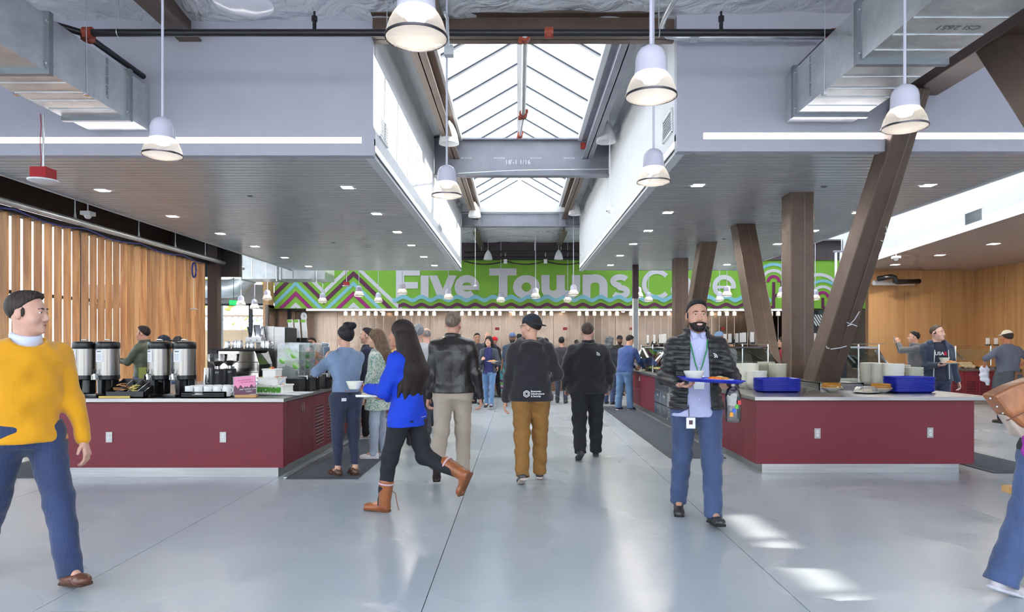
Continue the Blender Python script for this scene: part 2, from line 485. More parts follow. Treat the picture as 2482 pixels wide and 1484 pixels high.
for nm, xa_, xb_, lb_ in (('window_added_5', -9.0, -3.2, 'left'), ('window_added_6', 3.2, 12.8, 'right')):  # out-of-view rooflights, added to throw daylight on the mural
    sk_ = struct(thing(nm, ((xa_+xb_)/2, 22.7, 5.3), '%s unseen rooflight added to light the kitchen mural' % lb_, None)); n_ = int((xb_-xa_)/1.2)
    for k in range(n_):
        w_ = (xb_-xa_)/n_; MB().box(xa_+w_*k, 21.2, 5.28, xa_+w_*k+0.06, 24.2, 5.4).build('rafter', WHITEP, sk_); MB().box(xa_+w_*k+0.06, 21.2, 5.34, xa_+w_*(k+1), 24.2, 5.35).build('pane', GLASS, sk_)
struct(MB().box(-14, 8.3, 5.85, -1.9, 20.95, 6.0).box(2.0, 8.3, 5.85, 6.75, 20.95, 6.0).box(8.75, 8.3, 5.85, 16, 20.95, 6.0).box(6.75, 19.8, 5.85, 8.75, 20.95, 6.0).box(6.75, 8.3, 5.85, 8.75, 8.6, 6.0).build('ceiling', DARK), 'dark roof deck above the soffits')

# ---- roof beams in front (brown W sections running away from the camera)
def wbeam(m, a, b, h, w, tf=0.025, tw=0.016, up=(0, 0, 1)):
    a = Vector(a); b = Vector(b); u = Vector(up)
    m.bar(a, b, tw, h, up); m.bar(a + u*(h/2-tf/2), b + u*(h/2-tf/2), w, tf, up); m.bar(a - u*(h/2-tf/2), b - u*(h/2-tf/2), w, tf, up)
    return m
def beam_thing(pts, label, mt, h, w, name='roof_beam', group=None):
    m = MB()
    for a, b in pts: wbeam(m, a, b, h, w)
    return tag(m.build(name, mt), label, 'beam', group)
beam_thing([((Xp(452, 8.1), 1.0, 5.30), (Xp(452, 8.1), 8.2, 5.30))], 'brown steel roof beam above the left pendant lamp', BROWN, 0.34, 0.26)
beam_thing([((-0.98, 1.0, 5.36), (-0.98, 8.2, 5.36))], 'rusty roof beam above the nearest pendant lamp', BROWN, 0.26, 0.2)

# ---- left and right soffits
def soffit(x0, x1, y0, y1, side, xs0, xs1):
    """front wall, inner well wall, slatted underside, LED slot"""
    t = 0.12
    zl0, zl1 = ZS + 0.125, ZS + 0.205
    fw = MB().box(x0, y0, zl1, x1, y0+t, 5.85)
    struct(fw.build('wall_soffit_%s' % side, DRYL), 'lavender grey upper wall above the %s slatted soffit' % side)
    tr = MB().box(x0-0.0, y0-0.02, ZS-0.02, x1, y0+t, zl0)
    struct(tr.build('trim_1' if side == 'left' else 'trim_2', DRYL), 'grey fascia band under the %s light slot' % side)
    led = thing('cove_light', ((xs0+xs1)/2, y0+0.05, zl0), 'long white light strip across the %s soffit front' % side, 'light strip')
    MB().box(xs0, y0+0.012, zl0+0.004, xs1, y0+0.05, zl1-0.004).build('diffuser', LED, led)
    ends = MB()
    if x0 < xs0-0.01: ends.box(x0, y0, zl0, xs0, y0+t, zl1)
    if xs1 < x1-0.01: ends.box(xs1, y0, zl0, x1, y0+t, zl1)
    ends.box(x0, y0+0.055, zl0, x1, y0+t, zl1)
    struct(ends.build('trim_%d' % (3 if side == 'left' else 4), DRYL), 'grey back of the light slot')
    # inner well wall
    xi = x1 if side == 'left' else x0
    xa, xb = (xi-t, xi) if side == 'left' else (xi, xi+t)
    ww = MB().box(xa, y0+t, ZS+0.14, xb, y1, 5.85).box(xa, y0+t, ZS-0.02, xb, y1, ZS+0.075)
    struct(ww.build('wall_well_%s' % side, DRYW), 'white inner wall of the skylight well, %s side' % side)
    sx = (xi-0.03, xi-0.006) if side == 'left' else (xi+0.006, xi+0.03)
    l2 = thing('cove_light', (xi, (y0+y1)/2, ZS+0.08), 'thin white light strip along the foot of the %s well wall' % side, 'light strip')
    MB().box(sx[0], y0+t+0.02, ZS+0.078, sx[1], y1-0.05, ZS+0.137).build('diffuser', LED, l2)
    bk = MB().box(xa, y0+t, ZS+0.075, (xi-0.035 if side == 'left' else xb), y1, ZS+0.14) if side == 'left' else MB().box(xi+0.035, y0+t, ZS+0.075, xb, y1, ZS+0.14)
    struct(bk.build('trim_%d' % (5 if side == 'left' else 6), DRYW), 'white slot behind the well light strip')
    # far wall and outer wall
    struct(MB().box(x0, y1-t, ZS, x1, y1, 5.85).build('wall_soffit_rear_%s' % side, DRYW), 'rear wall of the %s soffit' % side)
    xo = (x0, x0+0.05) if side == 'left' else (x1-0.05, x1)
    struct(MB().box(xo[0], y0+t, ZS-0.02, xo[1], y1, 5.85).build('wall_soffit_outer_%s' % side, ALUM if side == 'left' else DRYW), 'outer face of the %s soffit' % side)
    # slatted underside: every slat its own piece
    c = struct(MB().box(x0, y0+t, ZS+0.02, x1, y1-t, ZS+0.05).build('ceiling_soffit_%s' % side, DARK), 'grey linear slat ceiling of the %s soffit' % side)
    pitch = 0.1475; n = int((y1-y0-0.02)/pitch)
    sl = MB().box(x0, -pitch/2+0.017, 0, x1, pitch/2-0.017, 0.018)
    me = sl.mesh('slat'); me.materials.append(ALUM)
    for i in range(n):
        o = bpy.data.objects.new('slat', me); col.objects.link(o)
        o.parent = c; w = wl(c)
        o.location = (-w.x, y0+0.02+pitch*(i+0.5)-w.y, ZS-w.z)
    return c
XL0, XL1, XR0, XR1 = -6.95, -1.745, 1.86, 6.62
YL, YR, YE = 8.2, 8.03, 20.9
soffit(XL0, XL1, YL, YE, 'left', XL0, Xp(876, YL))
soffit(XR0, XR1, YR, YE, 'right', Xp(1705, YR), XR1)
# front wall goes on to both sides of the soffits
struct(MB().box(XR1, YR, ZS-0.02, 9.5, YR+0.12, 5.85).build('wall_upper_right', DRYL), 'lavender grey upper wall beyond the right soffit')
struct(MB().box(-9.0, YL, ZS+0.12, XL0, YL+0.12, 5.85).build('wall_upper_left', DRYL), 'lavender grey upper wall beyond the left soffit')
_l = thing('cove_light', (8, YR, ZS+0.12), 'white light strip running out of frame at right', 'light strip')
MB().box(XR1, YR-0.012, ZS+0.129, 9.5, YR-0.001, ZS+0.2).build('diffuser', LED, _l)

# ---- recessed square downlights
def downlight(px, py, idx, z=ZS, sz=0.155):
    d = F*(z-0.006-HC)/(CY-py)
    x = Xp(px, d)
    side = 'left' if px < CX else ('right' if px < 2120 else 'wood room')
    t = thing('downlight', (x, d, z-0.006), '', 'downlight', 'square downlights in the %s ceiling' % side)
    t['label'] = idx
    m = MB(); a = sz/2; b = a+0.014
    m.box(x-b, d-b, z-0.006, x+b, d-a, z+0.002).box(x-b, d+a, z-0.006, x+b, d+b, z+0.002).box(x-b, d-a, z-0.006, x-a, d+a, z+0.002).box(x+a, d-a, z-0.006, x+b, d+a, z+0.002)
    m.build('trim_frame', WHITEP, t)
    MB().box(x-a, d-a, z-0.003, x+a, d+a, z-0.001).build('lens', LAMPW, t)
_ord = ['first', 'second', 'third', 'fourth', 'fifth', 'sixth']
for i, p in enumerate([(248, 462), (418, 525), (534, 567), (618, 598), (690, 625), (748, 646)]):
    downlight(*p, '%s square downlight from the front in the outer row of the left ceiling' % _ord[i])
for i, p in enumerate([(842, 455), (913, 519), (963, 563), (997, 595), (1027, 623), (1053, 644)]):
    downlight(*p, '%s square downlight from the front in the inner row of the left ceiling' % _ord[i])
for i, p in enumerate([(1692, 450), (1619, 516), (1571, 560), (1535, 592), (1503, 620), (1480, 643)]):
    downlight(*p, '%s square downlight from the front in the inner row of the right ceiling' % _ord[i])
for i, p in enumerate([(2250, 450), (2080, 516), (1972, 560), (1885, 592), (1820, 620), (1762, 642)]):
    downlight(*p, '%s square downlight from the front in the outer row of the right ceiling' % _ord[i])
# small round sprinkler covers in the ceilings
for px, py, lb in ((606, 475, 'left ceiling near the front'), (808, 588, 'left ceiling toward the back'), (1997, 452, 'right ceiling near the front'), (1755, 579, 'right ceiling toward the back')):
    d = F*(ZS-HC)/(CY-py); x = Xp(px, d)
    tag(MB().lathe([(0.0, -0.012), (0.03, -0.012), (0.045, 0.0)], (x, d, ZS), 16).build('sprinkler_cover', mat('grey sprinkler cover', rgb(120, 124, 128), 0.4), smooth=30), 'small round sprinkler cover in the %s' % lb, 'sprinkler')

# ---- skylight over the well
ridge_x, ridge_z, ev_z, ev0, ev1 = 0.03, 6.5, 5.78, -1.22, 1.28
ys0, ys1 = 8.3, 20.7
struct(MB().box(XL1-0.12, ys0, 5.79, ev0, YE, 5.9).build('ceiling_well_left', DRYW), 'white ledge beside the skylight, left')
struct(MB().box(ev1, ys0, 5.79, XR0+0.12, YE, 5.9).build('ceiling_well_right', DRYW), 'white ledge beside the skylight, right')
sk = tag(thing('window_1', (0, 14.5, ev_z), 'gabled glass skylight of white rafters and bright panes', None), kind='structure')
RAF = mat('white skylight rafter', rgb(246, 248, 250), 0.5)
GASK = mat('dark glazing gasket', rgb(60, 66, 78), 0.6)
pitch = 0.945; ny = int((ys1-ys0)/pitch)
for i in range(ny+1):
    y = ys0 + i*pitch
    for xe in (ev0, ev1):
        a = Vector((ridge_x, y, ridge_z)); b = Vector((xe, y, ev_z))
        r = MB().bar(a, b, 0.06, 0.05).build('rafter', RAF, sk)
        g = MB().bar(a+Vector((0, -0.038, -0.012)), b+Vector((0, -0.038, -0.012)), 0.016, 0.02).build('gasket', GASK, r)
        if i < ny:
            n = (Vector((0, 1, 0))).cross(b-a).normalized()*0.01
            m = MB(); q = [a+Vector((0, .04, .06)), b+Vector((0, .04, .06)), b+Vector((0, pitch-.04, .06)), a+Vector((0, pitch-.04, .06))]
            m.add([p for p in q] + [p + Vector((0, 0, 0.012)) for p in q], [(0,1,2,3),(7,6,5,4),(0,4,5,1),(1,5,6,2),(2,6,7,3),(3,7,4,0)])
            m.build('pane', GLASS, sk)
MB().box(ridge_x-0.06, ys0, ridge_z-0.05, ridge_x+0.06, ys1, ridge_z+0.08).build('ridge_bar', RAF, sk)
for xe in (ev0, ev1): MB().box(xe-0.06, ys0, ev_z-0.08, xe+0.06, ys1, ev_z+0.08).build('eave_bar', RAF, sk)
sk2 = struct(thing('window_4', (7.75, 14.2, 5.85), 'side skylight over the white right-hand bulkhead', None))
for k in range(8):
    MB().box(6.75, 8.6+1.4*k-0.03, 5.86, 8.75, 8.6+1.4*k+0.03, 5.98).build('rafter', RAF, sk2); MB().box(6.8, 8.63+1.4*k, 5.93, 8.7, 9.97+1.4*k, 5.94).build('pane', GLASS, sk2)
# glazed gable at the far end
gm = MB()
for x in (-0.75, 0.03, 0.8): gm.box(x-0.035, ys1-0.05, 6.0, x+0.035, ys1, ridge_z - abs(x-ridge_x)*0.58)
gm.build('gable_mullion', RAF, sk)
struct(MB().box(XL1, 20.75, 5.5, XR0, YE-0.01, 6.02).build('wall_well_end', DRYW), 'white end wall of the skylight well')
# beams inside the well
g = 'steel beams in the skylight well'
bm1 = thing('cross_beam', (0, 14.1, 4.97), 'deep grey steel cross beam with chalk marks below the skylight', 'beam', g)
m = MB(); wbeam(m, (XL1+.01, 14.1, 5.355), (XR0-.01, 14.1, 5.355), 0.77, 0.22, 0.03); m.build('beam', GREYST, bm1)
WHCHALK = mat('white chalk', rgb(226, 226, 230), 0.9)
Mx = frame_mat((Xp(1255, 14.07), 14.085, Zp(394, 14.1)), (1, 0, 0), (0, 0, 1))
text_obj("18'-1 1/16", 0.13, 'chalk_mark', WHCHALK, bm1, Mx)
for px, t in ((1130, 'SMI-KYOEI'), (1210, 'SMI-KYOEI'), (1299, 'SMI-KYOEI'), (1380, 'SMI-KYOEI')):
    text_obj(t, 0.05, 'stencil', WHCHALK, bm1, frame_mat((Xp(px, 14.07), 14.085, Zp(384, 14.1)), (1, 0, 0), (0, 0, 1)))
MB().box(Xp(1407, 14.1), 14.075, Zp(362, 14.1), Xp(1420, 14.1), 14.086, Zp(346, 14.1)).build('red_mark', mat('red chalk', rgb(176, 70, 66), 0.9), bm1)
# conduit along the beam foot
MB().tube([(Xp(1110, 13.9), 13.95, 5.0), (0, 13.95, 5.06), (Xp(1478, 13.9), 13.95, 5.09)], 0.012).build('conduit', GALV, bm1)
tag(wbeam(MB(), (XL1+.01, 20.82, 5.32), (XR0-.01, 20.82, 5.32), 0.44, 0.2, 0.025).build('cross_beam', GREYST), 'bluish grey bolted cross beam at the far end of the well', 'beam', g)
b0 = tag(wbeam(MB(), (XL1+.01, 8.12, 5.265), (XR0-.01, 8.12, 5.265), 0.29, 0.24, 0.03).build('cross_beam', BROWN), 'brown cross beam at the near edge of the skylight', 'beam', g)
for x, lb in ((-1.31, 'left'), (1.40, 'right')):
    t = thing('well_beam', (x, 14.5, 5.3), 'long brown steel beam along the %s side of the skylight' % lb, 'beam', g)
    m = MB(); wbeam(m, (x, 8.3, 5.50), (x, 14.0, 5.50), 0.4, 0.2); m.build('beam', BROWN if lb == 'left' else GREYST, t)
    m = MB(); wbeam(m, (x, 14.2, 5.50), (x, 20.7, 5.50), 0.4, 0.2); m.build('beam', BROWN, t)
    m = MB(); wbeam(m, (x, 20.9, 5.1), (x, 24.5, 5.1), 0.3, 0.2); m.build('beam', BROWN, t)
# bolted splice plates at the far beam
for x in (-1.24, 1.33):
    p = thing('splice_plate', (x, 20.7, 5.1), 'bolted steel splice plate at the %s end of the far well beam' % ('left' if x < 0 else 'right'), 'steel plate')
    MB().box(x-0.1, 20.69, 5.12, x+0.1, 20.705, 5.52).build('plate', GREYST, p)
    for k in range(3): MB().cyl((x, 20.69, 5.2+0.12*k), (x, 20.665, 5.2+0.12*k), 0.03, n=6).build('bolt', GREYST, p)
# air grilles on the well walls
def grille(name, c, u, v, w, h, label, nl=8):
    c = Vector(c); u = Vector(u); v = Vector(v); nn = u.cross(v).normalized()
    t = thing(name, c, label, 'air grille')
    rot = Matrix((u, v, nn)).transposed()
    m = MB()
    for s in (-1, 1):
        m.cbox(c + u*s*w/2, (0.015, h/2+0.015, 0.01), rot); m.cbox(c + v*s*h/2, (w/2, 0.015, 0.01), rot)
    m.build('frame', WHITEP, t)
    for k in range(nl):
        MB().cbox(c + v*((k+0.5)/nl-0.5)*h, (w/2-0.012, h/nl*0.3, 0.004), rot).build('slat', mat('grey grille slat', rgb(176, 184, 190), 0.5), t)
    MB().cbox(c - nn*0.003, (w/2-0.005, h/2-0.005, 0.001), rot).build('backing', mat('grille back', rgb(110, 118, 124), 0.8), t)
grille('air_grille', (XL1+0.012, F*1.745/(CX-928), Zp(318, F*1.745/(CX-928))), (0, 1, 0), (0, 0, 1), 0.5, 0.26, 'white air grille on the left well wall near the front')
grille('air_grille', (XL1+0.012, F*1.745/(CX-1065), Zp(535, F*1.745/(CX-1065))), (0, 1, 0), (0, 0, 1), 0.6, 0.36, 'white air grille far back on the left well wall')
grille('air_grille', (XR0-0.012, F*1.86/(1620-CX), Zp(306, F*1.86/(1620-CX))), (0, -1, 0), (0, 0, 1), 0.5, 0.26, 'white air grille on the right well wall near the front')

# ---- left side: fin screen, glazing behind, dark plenum above
fs = thing('fin_screen', (-7.75, 13, 0), 'screen of tall vertical cedar fins with daylight between', 'wood screen')
me = MB().box(-0.115, -0.016, 0, 0.0, 0.016, 3.47).mesh('fin'); me.materials.append(CHERRY)
for i in range(34):
    o = bpy.data.objects.new('fin', me); col.objects.link(o); o.parent = fs
    o.location = (-7.6+7.75, 8.75 + 0.236*i - 13, 0)
    o.rotation_euler = (0, 0, random.uniform(-0.05, 0.05))
MB().box(-7.8, 8.5, 3.47, -7.58, 16.9, 3.55).build('head_rail', mat('dark bronze rail', rgb(60, 52, 48), 0.5), fs)
w2 = struct(thing('window_2', (-8.7, 10, 0), 'glazed wall behind the cedar fins', None))
MUL = mat('dark window mullion', rgb(42, 44, 50), 0.4, 0.5)
for y in np.arange(1.0, 17.2, 1.8): MB().box(-8.74, y-0.03, 0, -8.66, y+0.03, 3.9).build('mullion', MUL, w2)
for z in (0.05, 2.4, 3.9): MB().box(-8.74, 1, z-0.03, -8.66, 17.2, z+0.03).build('transom', MUL, w2)
for y in np.arange(1.0, 17.0, 1.8): MB().box(-8.705, y+0.03, 0.08, -8.695, y+1.77, 3.87).build('pane', GLASS, w2)
struct(MB().box(-8.8, -2, 3.93, -8.65, 17.2, 5.85).build('wall_left', mat('dark brown upper wall', rgb(70, 58, 54), 0.7)), 'dark upper wall over the fin screen')
beam_thing([((-7.35, 8.5, 4.62), (-7.35, 17.0, 4.62))], 'big dark brown beam above the fin screen', mat('dark bronze steel', rgb(72, 60, 58), 0.5, 0.2), 0.62, 0.3)
beam_thing([((-9.0, 9.2, 4.18), (-6.98, 9.2, 4.18))], 'brown cross beam end over the left fin screen', BROWN, 0.34, 0.3)
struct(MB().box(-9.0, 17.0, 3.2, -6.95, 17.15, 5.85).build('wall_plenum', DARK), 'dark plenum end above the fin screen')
# steel column that ends the screen
tag(MB().box(-7.62, 16.72, 0, -7.38, 16.95, 4.4).build('dark_column', mat('dark bronze steel', rgb(50, 44, 44), 0.5, 0.2)), 'dark steel column at the end of the fin screen', 'column')
# pipe, hangers and blue cable above the fins
pz = 3.54
cp = thing('electrical_conduit', (-7.5, 12, pz), 'shiny galvanised conduit running above the fin screen', 'conduit')
MB().cyl((-7.34, 8.6, pz), (-7.34, 18.2, pz), 0.05, n=14).build('pipe', GALV, cp, smooth=40)
for y in (11.3, 13.2, 14.6, 16.0):
    h = MB().cyl((-7.34, y, pz+0.05), (-7.34, y, 4.33), 0.008, n=6).build('hanger_rod', GALV, cp)
    MB().bar((-7.34, y-0.03, pz), (-7.34, y, pz+0.14), 0.02, 0.012).bar((-7.34, y+0.03, pz), (-7.34, y, pz+0.14), 0.02, 0.012).build('clevis', GALV, h)
BLUEC = mat('blue cable jacket', rgb(50, 64, 150), 0.4)
cb = thing('data_cable', (-7.42, 13, 3.4), 'blue data cable looped under the conduit, ending in a coil', 'cable')
pts = [Vector((-7.32, 9.6 + i*0.1, pz - 0.08 - 0.07*abs(math.sin((9.6+i*0.1)*1.9)))) for i in range(62)]
MB().tube(pts, 0.011, 6).build('run', BLUEC, cb, smooth=True)
cy = 15.55
MB().tube([Vector((-7.4+0.01*k, cy+0.09*math.cos(t), 3.2+0.17*math.sin(t))) for k in (0, 1, 2) for t in np.linspace(0, 2*PI, 18, False)], 0.011, 6).build('coil', BLUEC, cb, smooth=True)
MB().cyl((-7.4, cy, 3.03), (-7.4, cy, 2.34), 0.006, n=6).build('pigtail', WHITEP, cb)
tag(MB().lathe([(0.0, 0.03), (0.05, 0.03), (0.09, 0.0), (0.0, -0.005)], (-7.4, cy, 2.3), 16).build('access_point', mat('pale grey puck', rgb(170, 170, 176), 0.5), smooth=40), 'small grey puck hanging from the blue cable', 'access point')
# white ceiling-hung sensors
def sensor(px, py, d, ztop, label, s=0.1):
    p = Wp(px, py, d); t = thing('ceiling_sensor', p, label, 'sensor')
    MB().cbox(p+Vector((0, 0, s*0.25)), (s*0.5, s*0.5, s*0.2)).build('housing', WHITEP, t, bevel=0.006)
    MB().lathe([(0.0, -s*0.3), (s*0.22, -s*0.24), (s*0.34, -s*0.05), (s*0.34, s*0.06)], p, 14).build('lens', WHITEP, t, smooth=True)
    MB().cyl(p+Vector((0, 0, s*0.4)), (p.x, p.y, ztop), s*0.07, n=8).build('stem', WHITEP, t)
sensor(213, 524, 11.6, 4.3, 'white box sensor hanging over the middle of the fin screen', 0.17)
sensor(552, 626, 17.2, 4.3, 'white box sensor hanging beside the far galvanised duct', 0.2)
sensor(1478, 513, 12.5, 5.8, 'white box sensor hanging by the right well wall', 0.13)
sensor(1152, 695, 20.5, 5.0, 'white box sensor hanging in front of the letter e', 0.1)
sensor(2172, 628, 14.5, 5.7, 'white box sensor hanging under the white right-hand bulkhead', 0.14)
sensor(1412, 619, 20.4, 5.4, 'white box sensor on a rod at the right end of the well', 0.17)

# ---- rear: sign bulkhead, kitchen wall, left back room
YSG = 24.6
SGX0, SGX1 = Xp(665, YSG), Xp(2110, YSG)
SGZ0, SGZ1 = Zp(748, YSG), Zp(631, YSG)
sg = thing('sign_mural', (0, YSG, SGZ0), 'lime green painted mural band reading Five Towns Cafe', 'mural')
MB().box(SGX0, YSG, SGZ0, SGX1, YSG+0.3, SGZ1).build('band', GREEN, sg)
struct(MB().box(-14, YSG-0.06, SGZ1, 15, YSG+0.3, 5.3).build('wall_rear_upper', mat('dark plum steel', rgb(78, 68, 72), 0.6)), 'dark steel band above the mural')
def fr(u, v, w): p = Wp(u, v, YSG); return (p.x, YSG - 0.004 - w, p.z)
def ribbon(name, mt, x0, x1, top, bot, dep, step=1.5):
    xs = np.arange(x0, x1+0.01, step); run = []; m = MB()
    def flush():
        if len(run) > 1: m.strip([(x, a) for x, a, b in run], [(x, b) for x, a, b in run], fr, dep)
        run.clear()
    for x in xs:
        a = max(633, min(747.6, top(x))); b = max(633, min(747.6, bot(x)))
        if b - a > 0.05: run.append((x, a, b))
        else: flush()
    flush()
    if m.v: return m.build(name, mt, sg)
for ax, xl, xr in ((717, 666, 787), (857, 787, 975)):
    S = 0.955 if ax == 857 else 1.0
    for nm, y0, y1, mt in (('white_chevron', 733, 745, SIGNW), ('magenta_chevron', 706, 718, SIGNM), ('blue_chevron', 682, 693, SIGNB), ('plum_chevron', 657, 670, SIGNP), ('white_chevron', 634, 646, SIGNW)):
        ribbon(nm, mt, xl, xr, lambda x: y0 + S*abs(x-ax), lambda x: y1 + S*abs(x-ax), 0.008)
PER = 43.4
ribbon('blue_wave', SIGNB, 952, 1868, lambda x: 719 - 4.2*math.cos((x-1022)/PER*2*PI), lambda x: 729 - 4.2*math.cos((x-1022)/PER*2*PI), 0.03, 2)
ribbon('plum_wave', SIGNP, 966, 1876, lambda x: 738 - 4.0*math.cos((x-1022)/PER*2*PI), lambda x: 746 - 4.0*math.cos((x-1022)/PER*2*PI), 0.03, 2)
def arc(cx, cy, rx, ry, a0, a1, n=20): return [(cx + rx*math.cos(R(a0+(a1-a0)*i/n)), cy - ry*math.sin(R(a0+(a1-a0)*i/n))) for i in range(n+1)]
def letter(nm, strokes):
    m = MB()
    for k, (pts, w) in enumerate(strokes): m.stroke(pts, w, fr, 0.016 + 0.0006*k, False)
    m.build(nm, SIGNW, sg)
letter('letter_F', [([(970, 651), (970, 725)], 20), ([(960, 660), (1018, 660)], 17), ([(960, 692), (1013, 692)], 16)])
letter('letter_i', [([(1029.5, 668), (1029.5, 725)], 19)])
m = MB(); m.prism([(1040, 668), (1060, 668), (1073.5, 701), (1087, 668), (1107, 668), (1084, 724), (1062, 724)], fr, 0.016); m.build('letter_v', SIGNW, sg)
def lower_e(cx, cy, rx, ry, w): return [(arc(cx, cy, rx, ry, 0, 312, 34), w), ([(cx-rx+2, cy+1.5), (cx+rx+w/2-0.5, cy+1.5)], w*0.62)]
letter('letter_e', lower_e(1132, 696, 21, 20, 18))
letter('letter_T', [([(1186, 659.5), (1252, 659.5)], 17), ([(1219.5, 660), (1219.5, 725)], 21)])
m = MB(); m.stroke(arc(1276, 696, 22, 20, 0, 360, 40)[:-1], [17+4*abs(math.cos(2*PI*i/40)) for i in range(40)], fr, 0.016, True); m.build('letter_o', SIGNW, sg)
letter('letter_w', [([(1322, 667)] + arc(1340.5, 700, 18.5, 15, 180, 360, 16) + [(1359, 667)], 20), ([(1359, 667)] + arc(1377.5, 700, 18.5, 15, 180, 360, 16) + [(1396, 667)], 20)])
letter('letter_n', [([(1421.5, 666), (1421.5, 725)], 19), ([(1421.5, 700)] + arc(1442, 692, 20.5, 17, 180, 0, 16) + [(1462.5, 725)], 20)])
letter('letter_s', [(arc(1503, 682, 17, 10, 28, 270, 16)[:-1] + arc(1503, 708, 17, 10, 90, -152, 16), 14)])
letter('letter_C', [(arc(1592, 690, 31, 31, 42, 318, 30), 11)])
letter('letter_a', [(arc(1650, 704, 19, 17, 0, 360, 28), 11), ([(1670, 724)] + arc(1651, 690, 19, 19, 0, 140, 14), 11)])
letter('letter_f', [([(1700, 725), (1700, 668)] + arc(1712, 666, 12, 12, 180, 60, 8), 11), ([(1690, 690), (1722, 690)], 10)])
letter('letter_e', lower_e(1755, 695, 23, 23, 11))
def tree(cx, cy, k, ty):
    for nm, r, w, mt in (('magenta_arch', 13.5, 7, SIGNM), ('white_arch', 28, 7, SIGNW), ('blue_arch', 43, 7, SIGNB)):
        m = MB(); m.stroke(arc(cx, cy, r*k, r*k, 0 if r < 20 else -10, 180 if r < 20 else 190, 24), w*k, fr, 0.012); m.build(nm, mt, sg)
    m = MB(); m.stroke([(cx, cy), (cx, ty)], 7*k, fr, 0.014); m.stroke([(cx, min(ty, cy+38*k)), (cx+14*k, cy+26*k), (cx+20*k, cy+14*k), (cx+20*k, cy-2)], 6*k, fr, 0.0135); m.build('trunk', SIGNP, sg)
tree(1875, 684, 1.0, 747); tree(1994, 722, 0.95, 747)
m = MB(); m.stroke(arc(1985, 716, 50, 50, 20, 150, 20), 8, fr, 0.010); m.build('white_arch', SIGNW, sg)
m = MB(); m.stroke([(1790, 655), (1808, 668), (1826, 672), (1826, 690)], 8, fr, 0.012); m.build('branch', SIGNP, sg)

# kitchen back wall of stainless panels
YK = 27.0
kx0, kx1 = -9.6, 17.0
kw = struct(MB().box(kx0, YK, 0, kx1, YK+0.2, 3.6).build('wall_kitchen', mat('kitchen wall core', rgb(120, 110, 104), 0.6)), 'stainless clad kitchen wall')
random.seed(3)
x = kx0
while x < kx1-0.1:
    w = 1.22
    MB().box(x+0.006, YK-0.03, 1.26, min(x+w, kx1)-0.006, YK, 2.9).build('panel', STAINW, kw)
    MB().box(x+0.006, YK-0.02, 0, min(x+w, kx1)-0.006, YK, 1.2).build('panel', STAIN, kw)
    x += w
MB().box(kx0, YK-0.12, 1.2, kx1, YK, 1.25).build('shelf', mat('copper toned ledge', rgb(190, 150, 110), 0.35, 0.7), kw)
struct(MB().box(kx0, YSG+0.3, SGZ0+0.02, kx1, YK, SGZ0+0.1).build('ceiling_kitchen', mat('kitchen soffit', rgb(170, 160, 152), 0.6)), 'kitchen soffit behind the mural')
tl = thing('strip_light', (3, YSG+0.1, SGZ0-0.06), 'long thin light strip under the mural', 'light strip')
MB().box(Xp(742, YSG), YSG+0.02, SGZ0-0.078, Xp(1905, YSG), YSG+0.09, SGZ0-0.04).build('lens', emis('kitchen strip', (1, 0.86, 0.74, 1), 4.0), tl)
MB().box(Xp(742, YSG), YSG+0.0, SGZ0-0.04, Xp(1905, YSG), YSG+0.12, SGZ0-0.002).build('housing', WHITEP, tl)
# hood lights that glow on the steel
for k, px in enumerate((925, 1238, 1365, 1510, 1650, 1760, 1860)):
    t = thing('hood_lamp', Wp(px, 756, 26.2), 'warm hood lamp over the cooking line, %s from the left' % ['first', 'second', 'third', 'fourth', 'fifth', 'sixth', 'seventh'][k], 'lamp', 'hood lamps on the cooking line')
    p = Wp(px, 756, 26.2)
    MB().lathe([(0.0, 0.1), (0.05, 0.1), (0.09, 0.0)], p, 14).build('cover', STAIN, t, smooth=40); MB().cyl(p+Vector((0, 0, 0.1)), (p.x, p.y, SGZ0+0.02), 0.02, n=8).build('stem', STAIN, t)
    MB().sph(p+Vector((0, 0, 0.01)), 0.07, 10, 6, (1, 1, 0.5)).build('bulb', emis('warm hood bulb', (1, 0.76, 0.54, 1), 16.0), t, smooth=True)

# cord reels hanging along the line
REELW = mat('white cord reel', rgb(240, 234, 230), 0.5)
CORDW = mat('cream coiled cord', rgb(236, 222, 206), 0.6)
_px = [838 + 18.3*i for i in range(6)] + [961 + 18.3*i for i in range(6)] + [1120 + 18.3*i for i in range(6)] + [1245 + 18.3*i for i in range(6)] + [1404 + 18.3*i for i in range(6)] + [1529 + 18.3*i for i in range(6)] + [1725 + 18.3*i for i in range(4)] + [1812 + 18.3*i for i in range(3)] + [1868, 1886]
rm = None
for k, px in enumerate(_px):
    p = Wp(px, 766, 24.8); lbk = '%s white square cord reel from the left along the kitchen line' % nth(k+1)
    if rm is None:
        rm = thing('cord_reel', (0, 0, 0), lbk, 'cord reel', 'cord reels over the serving line')
        MB().box(-0.065, -0.05, 0, 0.065, 0.05, 0.15).build('housing', REELW, rm, bevel=0.008)
        MB().box(-0.03, -0.02, 0.15, 0.03, 0.02, SGZ0+0.02-p.z).build('bracket', STAIN, rm)
        MB().tube([(0.007*math.cos(t), 0.007*math.sin(t), -t*0.0105) for t in np.arange(0, 110, 1.05)], 0.0075, 4).build('cord', CORDW, rm)
        rm.location = p
    else: dup(rm, p, label=lbk)
